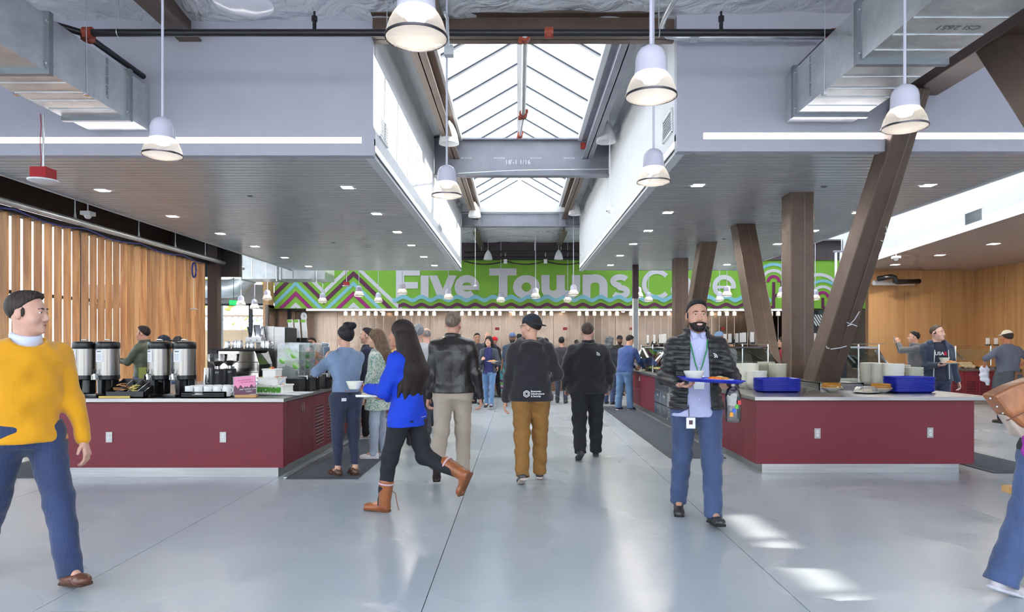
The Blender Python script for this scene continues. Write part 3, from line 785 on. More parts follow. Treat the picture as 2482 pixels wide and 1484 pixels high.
# red safety placards on the steel
for k, px in enumerate((1205, 1370, 1532, 1753)):
    p = Wp(px, 797, 26.9); t = thing('placard', p, 'small red warning placard on the steel wall, %s from the left' % ['first', 'second', 'third', 'fourth'][k], 'sign', 'red placards on the kitchen wall')
    MB().box(p.x-0.08, p.y, p.z-0.05, p.x+0.08, p.y+0.02, p.z+0.05).build('plate', mat('red placard', rgb(190, 36, 34), 0.4), t)
    MB().box(p.x-0.055, p.y-0.004, p.z-0.008, p.x+0.055, p.y, p.z+0.012).build('lettering', mat('pale red print', rgb(226, 120, 110), 0.5), t)
# clock
p = Wp(736, 768, 24.0); t = thing('wall_clock', p, 'round white wall clock seen edge-on on the left kitchen wall', 'clock')
rot = Matrix.Rotation(R(62), 3, 'Z')
m = MB(); ring = [p + rot @ Vector((0.17*math.cos(a), 0, 0.17*math.sin(a))) for a in np.linspace(0, 2*PI, 24, False)]
MB().tube(ring, 0.022, 8, True).build('rim', BLACK, t, smooth=True)
n = rot @ Vector((0, -1, 0))
MB().cyl(p, p+n*0.012, 0.165, n=24).build('face', WHITEP, t)
MB().bar(p+n*0.015, p+n*0.015+Vector((0, 0, 0.11)), 0.012, 0.004, n).bar(p+n*0.015, p+n*0.015+rot@Vector((0.07, 0, 0.03)), 0.014, 0.004, n).build('hands', BLACK, t)
# slanted left kitchen side wall with panels
kl = struct(MB().box(SGX0-0.1, YSG-0.6, 0, SGX0-0.02, YK, SGZ0+0.1).build('wall_kitchen_left', mat('kitchen wall core', rgb(120, 110, 104), 0.6)), 'left side wall of the kitchen')
for k in range(3): MB().box(SGX0-0.02, YSG-0.5+0.95*k, 0, SGX0+0.0, YSG+0.43+0.95*k, SGZ0).build('panel', STAINW, kl)
# wooden pier at the left end of the mural
pw = struct(MB().box(Xp(640, 24.2), 24.1, 0, SGX0-0.02, 24.6, 5.2).build('wall_pier', PLY), 'plywood pier at the left end of the mural')

# left back room: grey bulkhead, storefront, yard outside
YB = 25.4
struct(MB().box(-16, YB, Zp(736, YB), -9.2, YB+0.2, Zp(690, YB)).build('wall_rear_left', mat('grey bulkhead paint', rgb(176, 172, 172), 0.6)), 'grey bulkhead over the back storefront')
tag(MB().box(Xp(490, YB), YB-0.25, Zp(722, YB), Xp(537, YB), YB-0.01, Zp(711, YB)).build('air_curtain', BLACKM), 'black air curtain over the back door', 'air curtain')
w3 = struct(thing('window_3', (-10.3, YB, 0), 'dark framed storefront at the back left', None))
for px in (508, 606, 700): MB().box(Xp(px, YB)-0.06, YB+0.02, 0, Xp(px, YB)+0.06, YB+0.12, Zp(736, YB)).build('mullion', MUL, w3)
MB().box(-16, YB+0.02, Zp(737, YB)-0.06, -9.2, YB+0.12, Zp(737, YB)+0.04).build('transom', MUL, w3)
for a, b in ((460, 508), (508, 606), (606, 650)): MB().box(Xp(a, YB)+0.06, YB+0.06, 0.05, Xp(b, YB)-0.06, YB+0.07, Zp(738, YB)-0.06).build('pane', GLASS, w3)
# yard: plywood hoarding, lattice band, dark canopy
hd = thing('hoarding', (-11, 30, 0), 'tan plywood hoarding in the yard outside the back windows', 'hoarding')
for k in range(8): MB().box(-17+1.22*k, 30, 0, -17+1.22*k+1.21, 30.04, Zp(800, 30)).build('sheet', wood('bare plywood', rgb(214, 178, 132), rgb(190, 150, 104), (2, 2, 0.6), 0.6, 0.05) if k == 0 else bpy.data.materials['bare plywood'], hd)
lat = thing('lattice_fence', (-11, 30, 2.1), 'white lattice strip above the plywood hoarding', 'fence')
z0, z1 = Zp(800, 30), Zp(768, 30)
for k in range(34):
    x = -17.5 + 0.28*k; MB().bar((x, 30.02, z0+0.004), (x+(z1-z0)*1.3, 30.02, z1), 0.1, 0.02, (0, 1, 0)).build('slat', WHITEP, lat)
MB().box(-17.5, 29.98, z1, -7, 30.08, z1+0.08).build('rail', wood('pale rail', rgb(210, 180, 140), rgb(190, 160, 120)), lat)
tag(MB().prism([(-17.5, z1+0.25), (-15, z1+0.45), (-12.2, z1+0.75), (-10, z1+0.5), (-7, z1+0.3), (-7, z1+0.9), (-17.5, z1+0.9)], lambda u, v, w: (u, 28.6-w, v), 0.6).box(-12.3, 28.1, -0.2, -12.2, 28.2, z1+0.8).box(-15.6, 28.1, -0.2, -15.5, 28.2, z1+0.5).build('canopy', mat('dark canopy cloth', rgb(88, 92, 98), 0.7)), 'dark canopy outside the back storefront', 'canopy')
random.seed(11)
m = MB()
for k in range(330):
    c = Vector((random.uniform(-18, -7), random.uniform(31.5, 33), random.uniform(-0.2, 4.6))); m.sph(c, random.uniform(0.1, 0.22), 5, 3, (1, 1, 0.6))
tag(m.build('garden_foliage', mat('yellow green leaves', rgb(190, 190, 70), 0.7, rnd=0.2)), 'yellow green foliage beyond the lattice', 'foliage', kind='stuff')

# ---- right side: white bulkhead, wood panel room
Zb = 3.58
ea = [Vector((9.12, 17.9, 0)), Vector((8.95, 16.9, 0)), Vector((8.2, 11.1, 0)), Vector((7.9, 8.8, 0))]
def wallseg(pts, z0, z1, th, name, mt, label):
    m = MB()
    for a, b in zip(pts[:-1], pts[1:]):
        d = (b-a).normalized(); nn = Vector((d.y, -d.x, 0))*-th
        q = [a, b, b+nn, a+nn]
        m.add([Vector((p.x, p.y, z0)) for p in q] + [Vector((p.x, p.y, z1)) for p in q], [(0,3,2,1),(4,5,6,7),(0,1,5,4),(1,2,6,5),(2,3,7,6),(3,0,4,7)])
    return struct(m.build(name, mt), label)
eb = [ea[0], ea[3]]
wallseg(eb, Zb+0.24, 5.85, 0.15, 'wall_bulkhead_right', DRYW, 'white bulkhead wall over the right-hand servery')
wallseg(eb, Zb, Zb+0.115, 0.15, 'trim_7', DRYW, 'white lip under the right bulkhead light')
lb = thing('cove_light', (8.5, 13, Zb+0.12), 'bright white light strip along the right bulkhead', 'light strip')
d = (eb[1]-eb[0]).normalized(); off = Vector((d.y, -d.x, 0))
p0, p1 = eb[0] - off*0.03, eb[1] - off*0.03
MB().bar((p0.x, p0.y, Zb+0.177), (p1.x, p1.y, Zb+0.177), 0.03, 0.115).build('diffuser', LED, lb)
struct(MB().add([(9.12-.17, 17.9, Zb-.002), (7.9-.17, 8.8, Zb-.002), (16, 8.8, Zb-.002), (16, 19.2, Zb-.002), (9.12-.17, 19.2, Zb-.002)] + [(9.12-.17, 17.9, Zb), (7.9-.17, 8.8, Zb), (16, 8.8, Zb+0.05), (16, 19.2, Zb+0.05), (9.12-.17, 19.2, Zb)],
    [(0,1,2,3,4), (9,8,7,6,5), (0,5,6,1), (1,6,7,2), (2,7,8,3), (3,8,9,4), (4,9,5,0)]).build('ceiling_wood_room', mat('warm taupe ceiling', rgb(176, 156, 146), 0.5)), 'taupe ceiling of the wood panelled servery')
struct(MB().box(9.12, 17.9, Zb, 9.25, 19.2, 5.85).build('wall_bulkhead_end', DRYW), 'end of the white bulkhead')
for k, p in enumerate(((2170, 642), (2278, 619), (2408, 592))):
    downlight(*p, '%s downlight from the left under the white right-hand bulkhead' % _ord[k], Zb, 0.17)
gd = eb[0] + (eb[1]-eb[0])*0.58
grille('air_grille', (gd.x, gd.y, Zp(526, gd.y)), -d, (0, 0, 1), 0.62, 0.24, 'white air grille on the right-hand bulkhead', 10)
# plywood panel walls
pr = struct(MB().box(9.75, 19.05, 0, 13.2, 19.2, Zb).build('wall_wood_rear', mat('panel core', rgb(120, 84, 52), 0.7)), 'rear wall of cherry plywood panels')
for k, (a, b) in enumerate(((9.75, 10.75), (10.75, 11.78), (11.78, 12.7))):
    for z0, z1 in ((0, Zb),): MB().box(a+0.003, 19.02, z0+0.003, b-0.003, 19.05, z1-0.003).build('panel', PLY, pr)
ps = struct(MB().box(12.72, 9, 0, 12.9, 19.05, Zb).build('wall_wood_right', mat('panel core', rgb(120, 84, 52), 0.7)), 'right wall of cherry plywood panels')
y = 19.05
while y > 9.3:
    MB().box(12.69, y-1.2, 0.003, 12.72, y-0.005, Zb-0.003).build('panel', PLY, ps); y -= 1.205
# right rear: dark doors with striped shade, exit sign
struct(MB().box(Xp(1960, 25), 24.9, 0, Xp(2130, 25), 25.0, SGZ0).build('wall_rear_right', STAINW), 'steel clad wall at the back right')
dr = tag(thing('door_1', Wp(2000, 838, 24.8), 'dark glass exit door with white striped shade', None), kind='structure')
MB().box(Xp(1962, 24.8), 24.78, 0, Xp(2052, 24.8), 24.84, Zp(752, 24.8)).build('glass', mat('dark door glass', rgb(70, 70, 78), 0.1), dr)
for k in range(9):
    x = Xp(1963, 24.75) + 0.095*k; za, zb_ = Zp(790, 24.75), Zp(763, 24.75)
    MB().bar((x+0.25, 24.75, za), (x, 24.75, zb_), 0.045, 0.01, (0, 1, 0)).build('shade_slat', WHITEP, dr)
MB().box(Xp(2000, 24.7), 24.7, 0, Xp(2007, 24.7), 24.8, Zp(760, 24.7)).build('stile', BLACKM, dr)
def exit_sign(p, s, name, label, rotz=0):
    t = thing('exit_sign', p, label, 'exit sign'); rot = Matrix.Rotation(rotz, 3, 'Z')
    MB().cbox(p, (0.16*s, 0.02, 0.09*s), rot).build('box', emis('exit sign face', (0.55, 0.95, 0.7, 1), 0.7) if rotz == 0 else emis('exit sign green', (0.02, 0.75, 0.2, 1), 0.9), t)
    MB().cyl(p+Vector((0, 0, 0.08*s)), (p.x, p.y, 5.25 if rotz else SGZ0+0.4), 0.01, n=6).build('hanger', BLACK, t)
    M = frame_mat(p + rot @ Vector((0, -0.025, 0)), rot @ Vector((1, 0, 0)), (0, 0, 1))
    text_obj('EXIT', 0.15*s, 'lettering', mat('exit green', rgb(20, 150, 70), 0.5), t, M, bold=0.004)
exit_sign(Wp(2011, 756, 24.5), 0.9, 'e1', 'green EXIT sign above the dark rear right door')
exit_sign(Wp(566, 734, 23.2), 0.9, 'e2', 'bright green EXIT sign hanging in the back left room', R(55))

# ---- wall to the right of the camera, with clerestory strip that lets the sun in
wr = MB()
XW = 10.5
zc0 = (XW-2.0)*0.5/0.85; zc1 = (XW-1.78)*0.5/0.85
wr.box(XW, -6, 0, XW+0.2, 8.8, 1.0).box(XW, 7.2, 1.0, XW+0.2, 8.8, 5.6).box(XW, -6, zc0-0.35, XW+0.04, 7.2, zc0).box(XW, -6, zc1, XW+0.04, 7.2, 5.7)
for y in (6.42, 5.3, 4.2, 3.1, 2.0, 0.9): wr.box(XW, y-0.05, zc0, XW+0.04, y+0.05, zc1)
wr.box(XW, -6, 1.0, XW+0.2, 7.2, zc0-0.34)
struct(MB().box(16, 8.8, 0, 16.2, 28.5, 5.85).build('wall_sun_block', DRYW), 'unseen far right wall added to stop stray sun')  # added out of view to keep stray sun off the rear floor
struct(wr.build('wall_right', DRYW), 'right-hand wall with a clerestory strip')
# ================================================================== pendants, ducts, pipes, steel trees
SHADE = None
def mk_shade():
    m = bpy.data.materials.new('prismatic glass shade'); m.use_nodes = True; nt = m.node_tree
    nt.nodes.remove(nt.nodes['Principled BSDF'])
    t = N(nt, 'ShaderNodeBsdfTransparent'); t.inputs['Color'].default_value = (0.95, 0.93, 0.9, 1)
    tr = N(nt, 'ShaderNodeBsdfTranslucent'); tr.inputs['Color'].default_value = rgb(250, 246, 240)
    df = N(nt, 'ShaderNodeBsdfGlossy', Roughness=0.25); df.inputs['Color'].default_value = rgb(245, 240, 236)
    a = N(nt, 'ShaderNodeMixShader'); a.inputs['Fac'].default_value = 0.45
    nt.links.new(tr.outputs[0], a.inputs[1]); nt.links.new(df.outputs[0], a.inputs[2])
    b = N(nt, 'ShaderNodeMixShader'); b.inputs['Fac'].default_value = 0.45
    nt.links.new(t.outputs[0], b.inputs[1]); nt.links.new(a.outputs[0], b.inputs[2])
    nt.links.new(b.outputs[0], nt.nodes['Material Output'].inputs['Surface'])
    return m
SHADE = mk_shade()
LHOUS = mat('pale lilac lamp enamel', rgb(206, 204, 222), 0.25)
RIM = mat('dark chrome rim', rgb(92, 88, 96), 0.25, 0.9)
BULB = emis('warm lamp reflector', (1.0, 0.91, 0.80, 1), 14.0)
def pendant(loc, ztop, label, group=None, cone=True):
    """glass bell pendant; loc is the rim centre"""
    t = thing('pendant_lamp', (0, 0, 0), label, 'pendant lamp', group)
    MB().lathe([(0.016, 0.325), (0.04, 0.318), (0.07, 0.30), (0.09, 0.27), (0.098, 0.235), (0.1, 0.16), (0.104, 0.15), (0.104, 0.14), (0.0, 0.139)], n=24).build('housing', LHOUS, t, smooth=35)
    MB().lathe([(0.102, 0.142), (0.122, 0.115), (0.141, 0.075), (0.153, 0.035), (0.158, 0.006)], n=72, flute=0.009).build('glass_shade', SHADE, t)
    MB().lathe([(0.158, 0.012), (0.163, 0.010), (0.163, -0.002), (0.158, -0.003)], n=36).build('rim', RIM, t, smooth=35)
    MB().lathe([(0.157, 0.0), (0.12, -0.014), (0.07, -0.024), (0.015, -0.030), (0.0, -0.031)], n=72, flute=0.008).build('bottom_lens', SHADE, t)
    MB().lathe([(0.0, 0.137), (0.075, 0.136), (0.05, 0.095), (0.0, 0.08)], n=8).build('bulb', BULB, t, smooth=True)
    MB().cyl((0, 0, 0.32), (0, 0, ztop - loc[2]), 0.011, n=10).build('stem', LHOUS, t, smooth=40)
    t.location = loc
    return t
for px, py, w, lb in ((1009, 93, 152, 'largest glass pendant lamp, hanging at the top of the picture'), (1578, 235, 125, 'glass pendant lamp in front of the right well wall, the higher one'),
                      (2193, 310, 105, 'glass pendant lamp hanging under the right duct by the leaning column'), (394, 377, 93, 'glass pendant lamp hanging in front of the left soffit'),
                      (1584, 442, 81.5, 'glass pendant lamp in front of the right well wall, the lower one'), (1083, 475, 75, 'glass pendant lamp at the left of the chalk-marked cross beam')):
    d = 0.326*F/w
    pendant(Wp(px, py, d), 5.4, lb, 'glass bell pendant lamps')
lp = None
_back = [(870, 718, 21.3, 'over the left mural peak'), (975, 712, 21.0, 'in front of the letter F'), (1087, 724, 22.3, 'below the letters i and v'), (1214, 731, 24.1, 'in front of the letter T'), (1298, 722, 22.2, 'beside the letter o'), (1376, 731, 24.2, 'behind the higher lamp by the letter w'), (1390, 715, 20.8, 'in front of the letter w'),
         (1547, 720, 21.6, 'by the slim steel post'), (1572, 730, 24.0, 'in front of the letter C'), (1744, 729, 24.0, 'left of the pair near the last e'), (1762, 718, 21.4, 'right of the pair near the last e'), (1895, 720, 21.4, 'just left of the upright column'), (1976, 726, 22.6, 'right of the upright column over the mural trees'), (2125, 718, 21.0, 'in front of the wood panel wall'),
         (782, 733, 23.2, 'in the left valley of the mural'), (917, 732, 23.8, 'on the right slope of the mural peak'), (648, 726, 23.1, 'in front of the wooden pier'), (584, 740, 22.9, 'by the green exit sign'), (617, 748, 23.0, 'lowest of the back left room')]
for px, py, d, lb in _back:
    if lp is None: lp = pendant(Wp(px, py, d), 5.42, 'small far pendant lamp ' + lb, 'small glass pendants at the back')
    else: dup(lp, Wp(px, py, d), label='small far pendant lamp ' + lb)
# plain white cone lamps inside the well
WCONE = mat('white spun aluminium', rgb(240, 241, 244), 0.35)
for px, py, d, w, lb in ((1088, 349, 12.6, 0.37, 'left of the near pair'), (1469, 345, 12.6, 0.37, 'right of the near pair'), (1150, 526, 19.4, 0.36, 'left of the far pair'), (1393, 521, 19.4, 0.36, 'right of the far pair'), (1183, 630, 23.6, 0.31, 'left of the pair above the mural'), (1354, 629, 23.6, 0.31, 'right of the pair above the mural')):
    p = Wp(px, py, d); r = w/2
    t = thing('cone_lamp', p, 'white cone pendant in the skylight well, %s' % lb, 'pendant lamp', 'white cone lamps in the well')
    tall = 1.0 if d < 22 else 0.78
    MB().lathe([(r, 0), (r*0.98, 0.04), (r*0.86, 0.16*tall), (r*0.66, 0.27*tall), (r*0.4, 0.36*tall), (r*0.16, 0.41*tall), (0.02, 0.43*tall)], p, 28).lathe([(r-0.006, 0.002), (r*0.95, 0.04), (r*0.83, 0.16*tall), (r*0.6, 0.26*tall), (0, 0.33*tall)], p, 28).build('shade', WCONE, t, smooth=50)
    MB().cyl(p+Vector((0, 0, 0.42*tall)), (p.x, p.y, 5.3), 0.008, n=8).build('cord', WHITEP, t)

# ---- galvanised ducts
DFLG = mat('dull flange steel', rgb(150, 156, 162), 0.4, 0.8)
def duct(x0, x1, y0, y1, z0, z1, flanges, ribs, label, marks):
    t = thing('air_duct', ((x0+x1)/2, (y0+y1)/2, z0), label, 'air duct')
    MB().box(x0, y0, z0, x1, y1, z1).build('body', GALV, t)
    for y in flanges:
        f = MB(); e = 0.035
        f.box(x0-e, y-0.03, z0-e, x1+e, y+0.03, z0).box(x0-e, y-0.03, z1, x1+e, y+0.03, z1+e).box(x0-e, y-0.03, z0, x0, y+0.03, z1).box(x1, y-0.03, z0, x1+e, y+0.03, z1)
        fo = f.build('flange', DFLG, t)
        b = MB()
        for x in (x0-e*0.5, x1+e*0.5):
            for z in (z0+0.06, z1-0.06): b.cyl((x, y-0.045, z), (x, y+0.045, z), 0.012, n=6)
        b.build('bolts', CHROME, fo)
    for y in ribs: MB().box(x0+0.01, y-0.004, z0-0.006, x1-0.01, y+0.004, z0).build('seam', CHROME, t)
    for (tx, M, s) in marks: text_obj(tx, s, 'stencil', mat('grey stencil ink', rgb(120, 122, 126), 0.7), t, M)
    return t
dL = duct(-5.14, -4.43, 1.5, YL, 4.06, 4.58, (7.75, 6.42, 4.4), (7.45, 7.18, 6.95, 6.7, 5.6), 'left galvanised duct with flanged joints coming out of the upper wall',
     [('CSI COATED DUCT', frame_mat((-4.426, 7.35, 4.36), (0, 0, -1), (0, 1, 0)), 0.05)])
dR = duct(3.14, 3.92, 1.5, YR, 4.10, 4.62, (7.75, 6.30, 4.2), (7.45, 7.2, 6.95, 6.65, 6.05, 5.75, 5.45, 5.15), 'right galvanised duct with flanged joints over the leaning column',
     [('CSI COATED DUCT', frame_mat((3.136, 7.35, 4.38), (0, 0, -1), (0, -1, 0)), 0.05), ('CSI 2651', frame_mat((3.62, 5.62, 4.098), (-1, 0, 0), (0, 1, 0)), 0.1)])
for t, x, y in ((dL, -4.425, 7.0), (dL, -5.145, 7.0), (dR, 3.135, 7.0), (dR, 3.925, 7.0)):
    MB().cyl((x, y, 4.05), (x, y-0.02, 5.4), 0.004, n=6).build('hanger_wire', GALV, t)
    MB().cbox((x, y, 4.06), (0.02, 0.03, 0.015)).build('wire_clip', CHROME, t)
# far duct running across behind the left soffit
t = thing('air_duct', (-7.5, 21.9, 3.58), 'pale galvanised duct crossing behind the left soffit', 'air duct')
MB().box(-8.95, 21.5, 3.58, -6.1, 22.6, 4.4).build('body', GALV, t)
for x in (-8.75, -7.5, -6.45): MB().box(x-0.03, 21.46, 3.54, x+0.03, 22.64, 3.58).box(x-0.03, 21.46, 3.58, x+0.03, 21.5, 4.4).build('flange', GALV, t)
for x in (-8.4, -7.95, -7.1): MB().box(x-0.006, 21.49, 3.6, x+0.006, 21.5, 4.4).build('seam', CHROME, t)
MB().cyl((-7.6, 21.45, 3.5), (-7.6, 21.45, 5.2), 0.02, n=8).cyl((-6.35, 21.45, 3.45), (-6.35, 21.45, 5.2), 0.01, n=8).build('hanger_rod', GALV, t)
# round spiral duct with an elbow in the back left room
t = thing('spiral_duct', (-11, 23.5, 3.6), 'round spiral duct with an elbow in the back left room', 'air duct')
pts = [Vector((-13.5, 24.0, Zp(700, 24))), Vector((-11.2, 24.0, Zp(700, 24)))] + [Vector((-10.2+0.8*math.sin(a), 24.0, Zp(700, 24)+0.8-0.8*math.cos(a))) for a in np.linspace(0, PI/2, 8)] + [Vector((-9.4, 24.0, 5.2))]
MB().tube(pts, 0.33, 18).build('body', GALV, t, smooth=40)
for x in (-12.4, -11.6, -10.8): MB().lathe([(0.335, -0.02), (0.35, 0), (0.335, 0.02)], (0, 0, 0), 18)
MB().box(-12.1, 23.6, Zp(712, 24), -11.4, 24.4, Zp(688, 24)).build('transition', GALV, t)
tag(MB().bar((-11.8, 21.5, 4.35), (-9.0, 23.8, 4.95), 0.3, 0.3).build('diagonal_brace', mat('grey painted steel', rgb(150, 148, 150), 0.5)), 'grey diagonal brace in the back left room', 'brace')

# ---- sprinkler pipework
PIPE = mat('black sprinkler pipe', rgb(40, 38, 44), 0.3, 0.3)
COUP = mat('orange red coupling', rgb(160, 70, 48), 0.45)
yp, zp = 7.06, 4.715
def coupling(m, c, ax, r=0.058, l=0.09):
    c = Vector(c); ax = Vector(ax)
    m.cyl(c-ax*l/2, c+ax*l/2, r, n=14); s = ax.orthogonal().normalized()
    for k in (-1, 1): m.cbox(c+s*k*(r+0.008), (0.022, 0.022, 0.022))
sp = thing('sprinkler_pipe', (0, yp, zp), 'black sprinkler main crossing above the soffits with red couplings', 'pipe')
xa, xb = Xp(200, yp), Xp(2022, yp)
MB().cyl((xa, yp, zp), (xb, yp, zp), 0.037, n=16).build('main', PIPE, sp, smooth=40)
MB().cyl((xa, yp, zp), (xa, YL, zp), 0.034, n=16).build('branch', PIPE, sp, smooth=40)
MB().cyl((xa-0.55, yp-0.5, zp+0.02), (xa, yp, zp), 0.034, n=16).build('branch', PIPE, sp, smooth=40)
MB().cyl((xb, yp, zp), (xb, YR, zp), 0.034, n=16).build('branch', PIPE, sp, smooth=40)
xm = Xp(1272, yp)
MB().cyl((xm, yp, zp-0.02), (xm, 9.6, zp-0.02), 0.032, n=16).cyl((xm, 9.6, zp-0.02), (0.03, 14.05, 5.8), 0.022, n=12).build('branch', GALV, sp, smooth=40)
for c, ax in (((xa+0.06, yp, zp), (1, 0, 0)), ((xa, yp+0.09, zp), (0, 1, 0)), ((xb, yp+0.06, zp), (0, 1, 0)), ((xm, yp+0.05, zp-0.02), (0, 1, 0)), ((xm, 9.5, zp-0.02), (0, 1, 0)), ((Xp(1330, yp), yp, zp), (1, 0, 0)), ((0.03, 13.9, 5.77), (0, 1, 0))):
    m = MB(); coupling(m, c, ax); m.build('coupling', COUP, sp, smooth=40)
for px in (762, 1748):
    x = Xp(px, yp); MB().cyl((x, yp, zp), (x, yp, zp+0.12), 0.02, n=10).cyl((x, yp, zp+0.12), (x, yp, zp+0.17), 0.03, n=10).cyl((x, yp, zp+0.17), (x, yp, zp+0.22), 0.012, n=8).build('sprinkler_head', PIPE, sp)
for px in (287, 938, 1597):
    x = Xp(px, yp)
    h = MB().cyl((x, yp, zp+0.05), (x, yp, 5.45), 0.006, n=6).build('hanger_rod', GALV, sp)
    MB().tube([(x, yp+0.042*math.cos(a), zp+0.042*math.sin(a)) for a in np.linspace(0, 2*PI, 14, False)], 0.005, 5, True).build('hanger_ring', GALV, h)
# galvanised conduit bundle at the right of the well
ct = thing('electrical_conduit', (1.8, 7.6, 5), 'galvanised conduit bending from the roof along the right upper wall', 'conduit')
q = [Wp(1640, -10, 6.6), Wp(1612, 40, 7.3), Wp(1604, 62, 7.6), Wp(1606, 78, 7.8), Wp(1618, 88, 7.85), Wp(1640, 91, 7.85), Wp(1850, 90, 7.85), Wp(2000, 90, 7.85)]
MB().tube(q, 0.03, 10).build('pipe', GALV, ct, smooth=True)
p = Wp(1682, 91, 7.8); MB().cbox(p, (0.05, 0.04, 0.045)).build('strap', CHROME, ct)
q = [Wp(1078, 30, 6.5), Wp(1084, 45, 6.6), Wp(1086, 110, 6.8)]
t = thing('junction_box', Wp(1088, 124, 6.9), 'grey junction box and conduit behind the largest pendant', 'junction box')
MB().tube(q, 0.016, 8).build('conduit', GALV, t); MB().cbox(Wp(1088, 124, 6.9), (0.045, 0.045, 0.05)).build('box', mat('grey box', rgb(196, 200, 206), 0.5), t)
# white round ceiling disc at the top left (fan or speaker)
p = Wp(590, 12, 6.2)
t = thing('ceiling_disc', p, 'shallow white translucent disc hanging at the top left', 'ceiling disc')
MB().lathe([(0.0, -0.03), (0.14, -0.022), (0.245, -0.004), (0.262, 0.006), (0.262, 0.014), (0, 0.012)], p, 36).build('disc', mat('white acrylic', rgb(240, 240, 250), 0.15), t, smooth=50)
MB().cyl(p, (p.x, p.y, 5.42), 0.02, n=8).build('stem', WHITEP, t)
# red fire alarm strobes on rods
RED = mat('fire alarm red', rgb(176, 24, 36), 0.4)
def strobe(px, py, d, ztop, s, label):
    p = Wp(px, py, d); t = thing('fire_alarm', p, label, 'fire alarm')
    MB().cbox(p+Vector((0, 0, 0.09*s)), (0.09*s, 0.09*s, 0.06*s)).build('box', RED, t, bevel=0.004)
    MB().lathe([(0.0, -0.02*s), (0.08*s, -0.015*s), (0.15*s, 0.005*s), (0.155*s, 0.02*s), (0.0, 0.03*s)], p, 24).build('sounder', WHITEP, t, smooth=40)
    MB().cyl(p+Vector((0, 0, 0.15*s)), (p.x, p.y, ztop), 0.012*s, n=8).build('rod', GALV, t)
    MB().tube([p+Vector((-0.03*s+0.006*math.sin(k), 0, 0.15*s+k*(ztop-p.z-0.15*s)/10)) for k in range(11)], 0.005, 5).build('red_wire', mat('red wire', rgb(170, 40, 60), 0.5), t)
strobe(105, 441, 7.6, 4.06, 1.0, 'red fire alarm with white disc hanging from the left duct')
strobe(840, 694, 20.9, 4.2, 0.85, 'small red fire alarm hanging before the mural')
# black cable swag with clamps and beam lights above the mural
t = thing('cable_swag', (0, 24.2, 4.4), 'dark cable swagged along the top of the mural', 'cable')
for a, b in ((1125, 1225), (1225, 1322), (1322, 1420)):
    MB().tube([Wp(a+(b-a)*k/10, 636 + 8*(1-(k/5-1)**2)-3, 24.2) for k in range(11)], 0.022, 6).build('span', BLACK, t, smooth=True)
for px in (1225, 1322): MB().cbox(Wp(px, 633, 24.2), (0.06, 0.05, 0.09)).cyl(Wp(px, 630, 24.2), Wp(px, 612, 24.2), 0.015).build('clamp', WHITEP, t)
t = thing('rear_pipe_run', (0, 24.0, 4.7), 'dark pipes and rods under the rear roof', 'pipe')
MB().cyl(Wp(1125, 612, 24.0), Wp(1420, 609, 24.0), 0.04, n=10).cyl(Wp(1125, 625, 24.1), Wp(1420, 625, 24.1), 0.05, n=10).build('pipe', PIPE, t, smooth=40)
for px in (1167, 1296, 1360): MB().cyl(Wp(px, 612, 24.0), Wp(px, 575, 24.0), 0.012, n=6).build('rod', GALV, t)

# ---- steel columns: two trees of box columns rising out of the right island
COLW = 0.36
def boxcol(m, a, b, w=COLW, up=(1, 0, 0), w2=None): m.bar(a, b, w, w, up, w2, w2)
def column(a, b, label, w2=COLW):
    t = thing('steel_column', a, label, 'column', 'brown box columns of the right island')
    m = MB(); boxcol(m, a, b, w2=w2); m.build('shaft', BROWN, t, bevel=0.02)
    d = (Vector(b)-Vector(a)).normalized(); mid = (Vector(a)+Vector(b))/2
    # weld seam on the right and front faces
    x = Vector((1, 0, 0)); x = (x - d*x.dot(d)).normalized(); yv = d.cross(x)
    if yv.y > 0: yv = -yv
    MB().bar(Vector(a)+yv*(COLW/2+0.001)+x*0.03, Vector(b)+yv*(COLW/2+0.001)+x*0.03, 0.012, 0.004, yv).build('weld_seam', mat('weld bead', rgb(128, 112, 104), 0.4, 0.5), t)
    return t, x, yv, d
XC = 4.27
cB, *_ = column((XC-0.02, 10.4, 0.94), (XC-0.02, 10.4, ZS+0.3), 'upright brown steel column standing in the right island')
a, b = Vector((4.24, 9.62, 0.94)), Vector((4.48, 7.74, 4.42))
cA, xv, yv, dv = column(a, b, 'big brown steel column leaning toward the camera with chalk marks', 0.27)
column((4.24, 11.55, 0.94), (4.30, 13.25, ZS+0.3), 'brown steel column leaning away behind the upright one')
column((4.28, 18.1, 0.94), (4.28, 18.1, ZS+0.3), 'far upright brown steel column behind the smiling man')
column((4.24, 17.3, 0.94), (4.22, 15.1, ZS+0.3), 'far brown steel column leaning toward the front')
# chalk strokes on the leaning column
def onA(u, s): return a + (b-a)*s + yv*(COLW/2+0.004) + xv*u
m = MB()
for pl in (([(0.02, 0.255), (0.08, 0.262), (0.15, 0.256)]), ([(0.12, 0.31), (0.09, 0.28), (0.05, 0.262), (0.0, 0.268)]), ([(-0.1, 0.165), (0.02, 0.172), (0.1, 0.18)]), ([(-0.17, 0.175), (-0.15, 0.168), (-0.12, 0.167)])):
    m.tube([onA(u, s) for u, s in pl], 0.007, 5)
for pl in (([(0.1, 0.60), (0.13, 0.585), (0.12, 0.575)]), ([(0.09, 0.555), (0.14, 0.55)])): m.tube([onA(u, s) for u, s in pl], 0.005, 5)
m.build('chalk_mark', WHCHALK, cA)
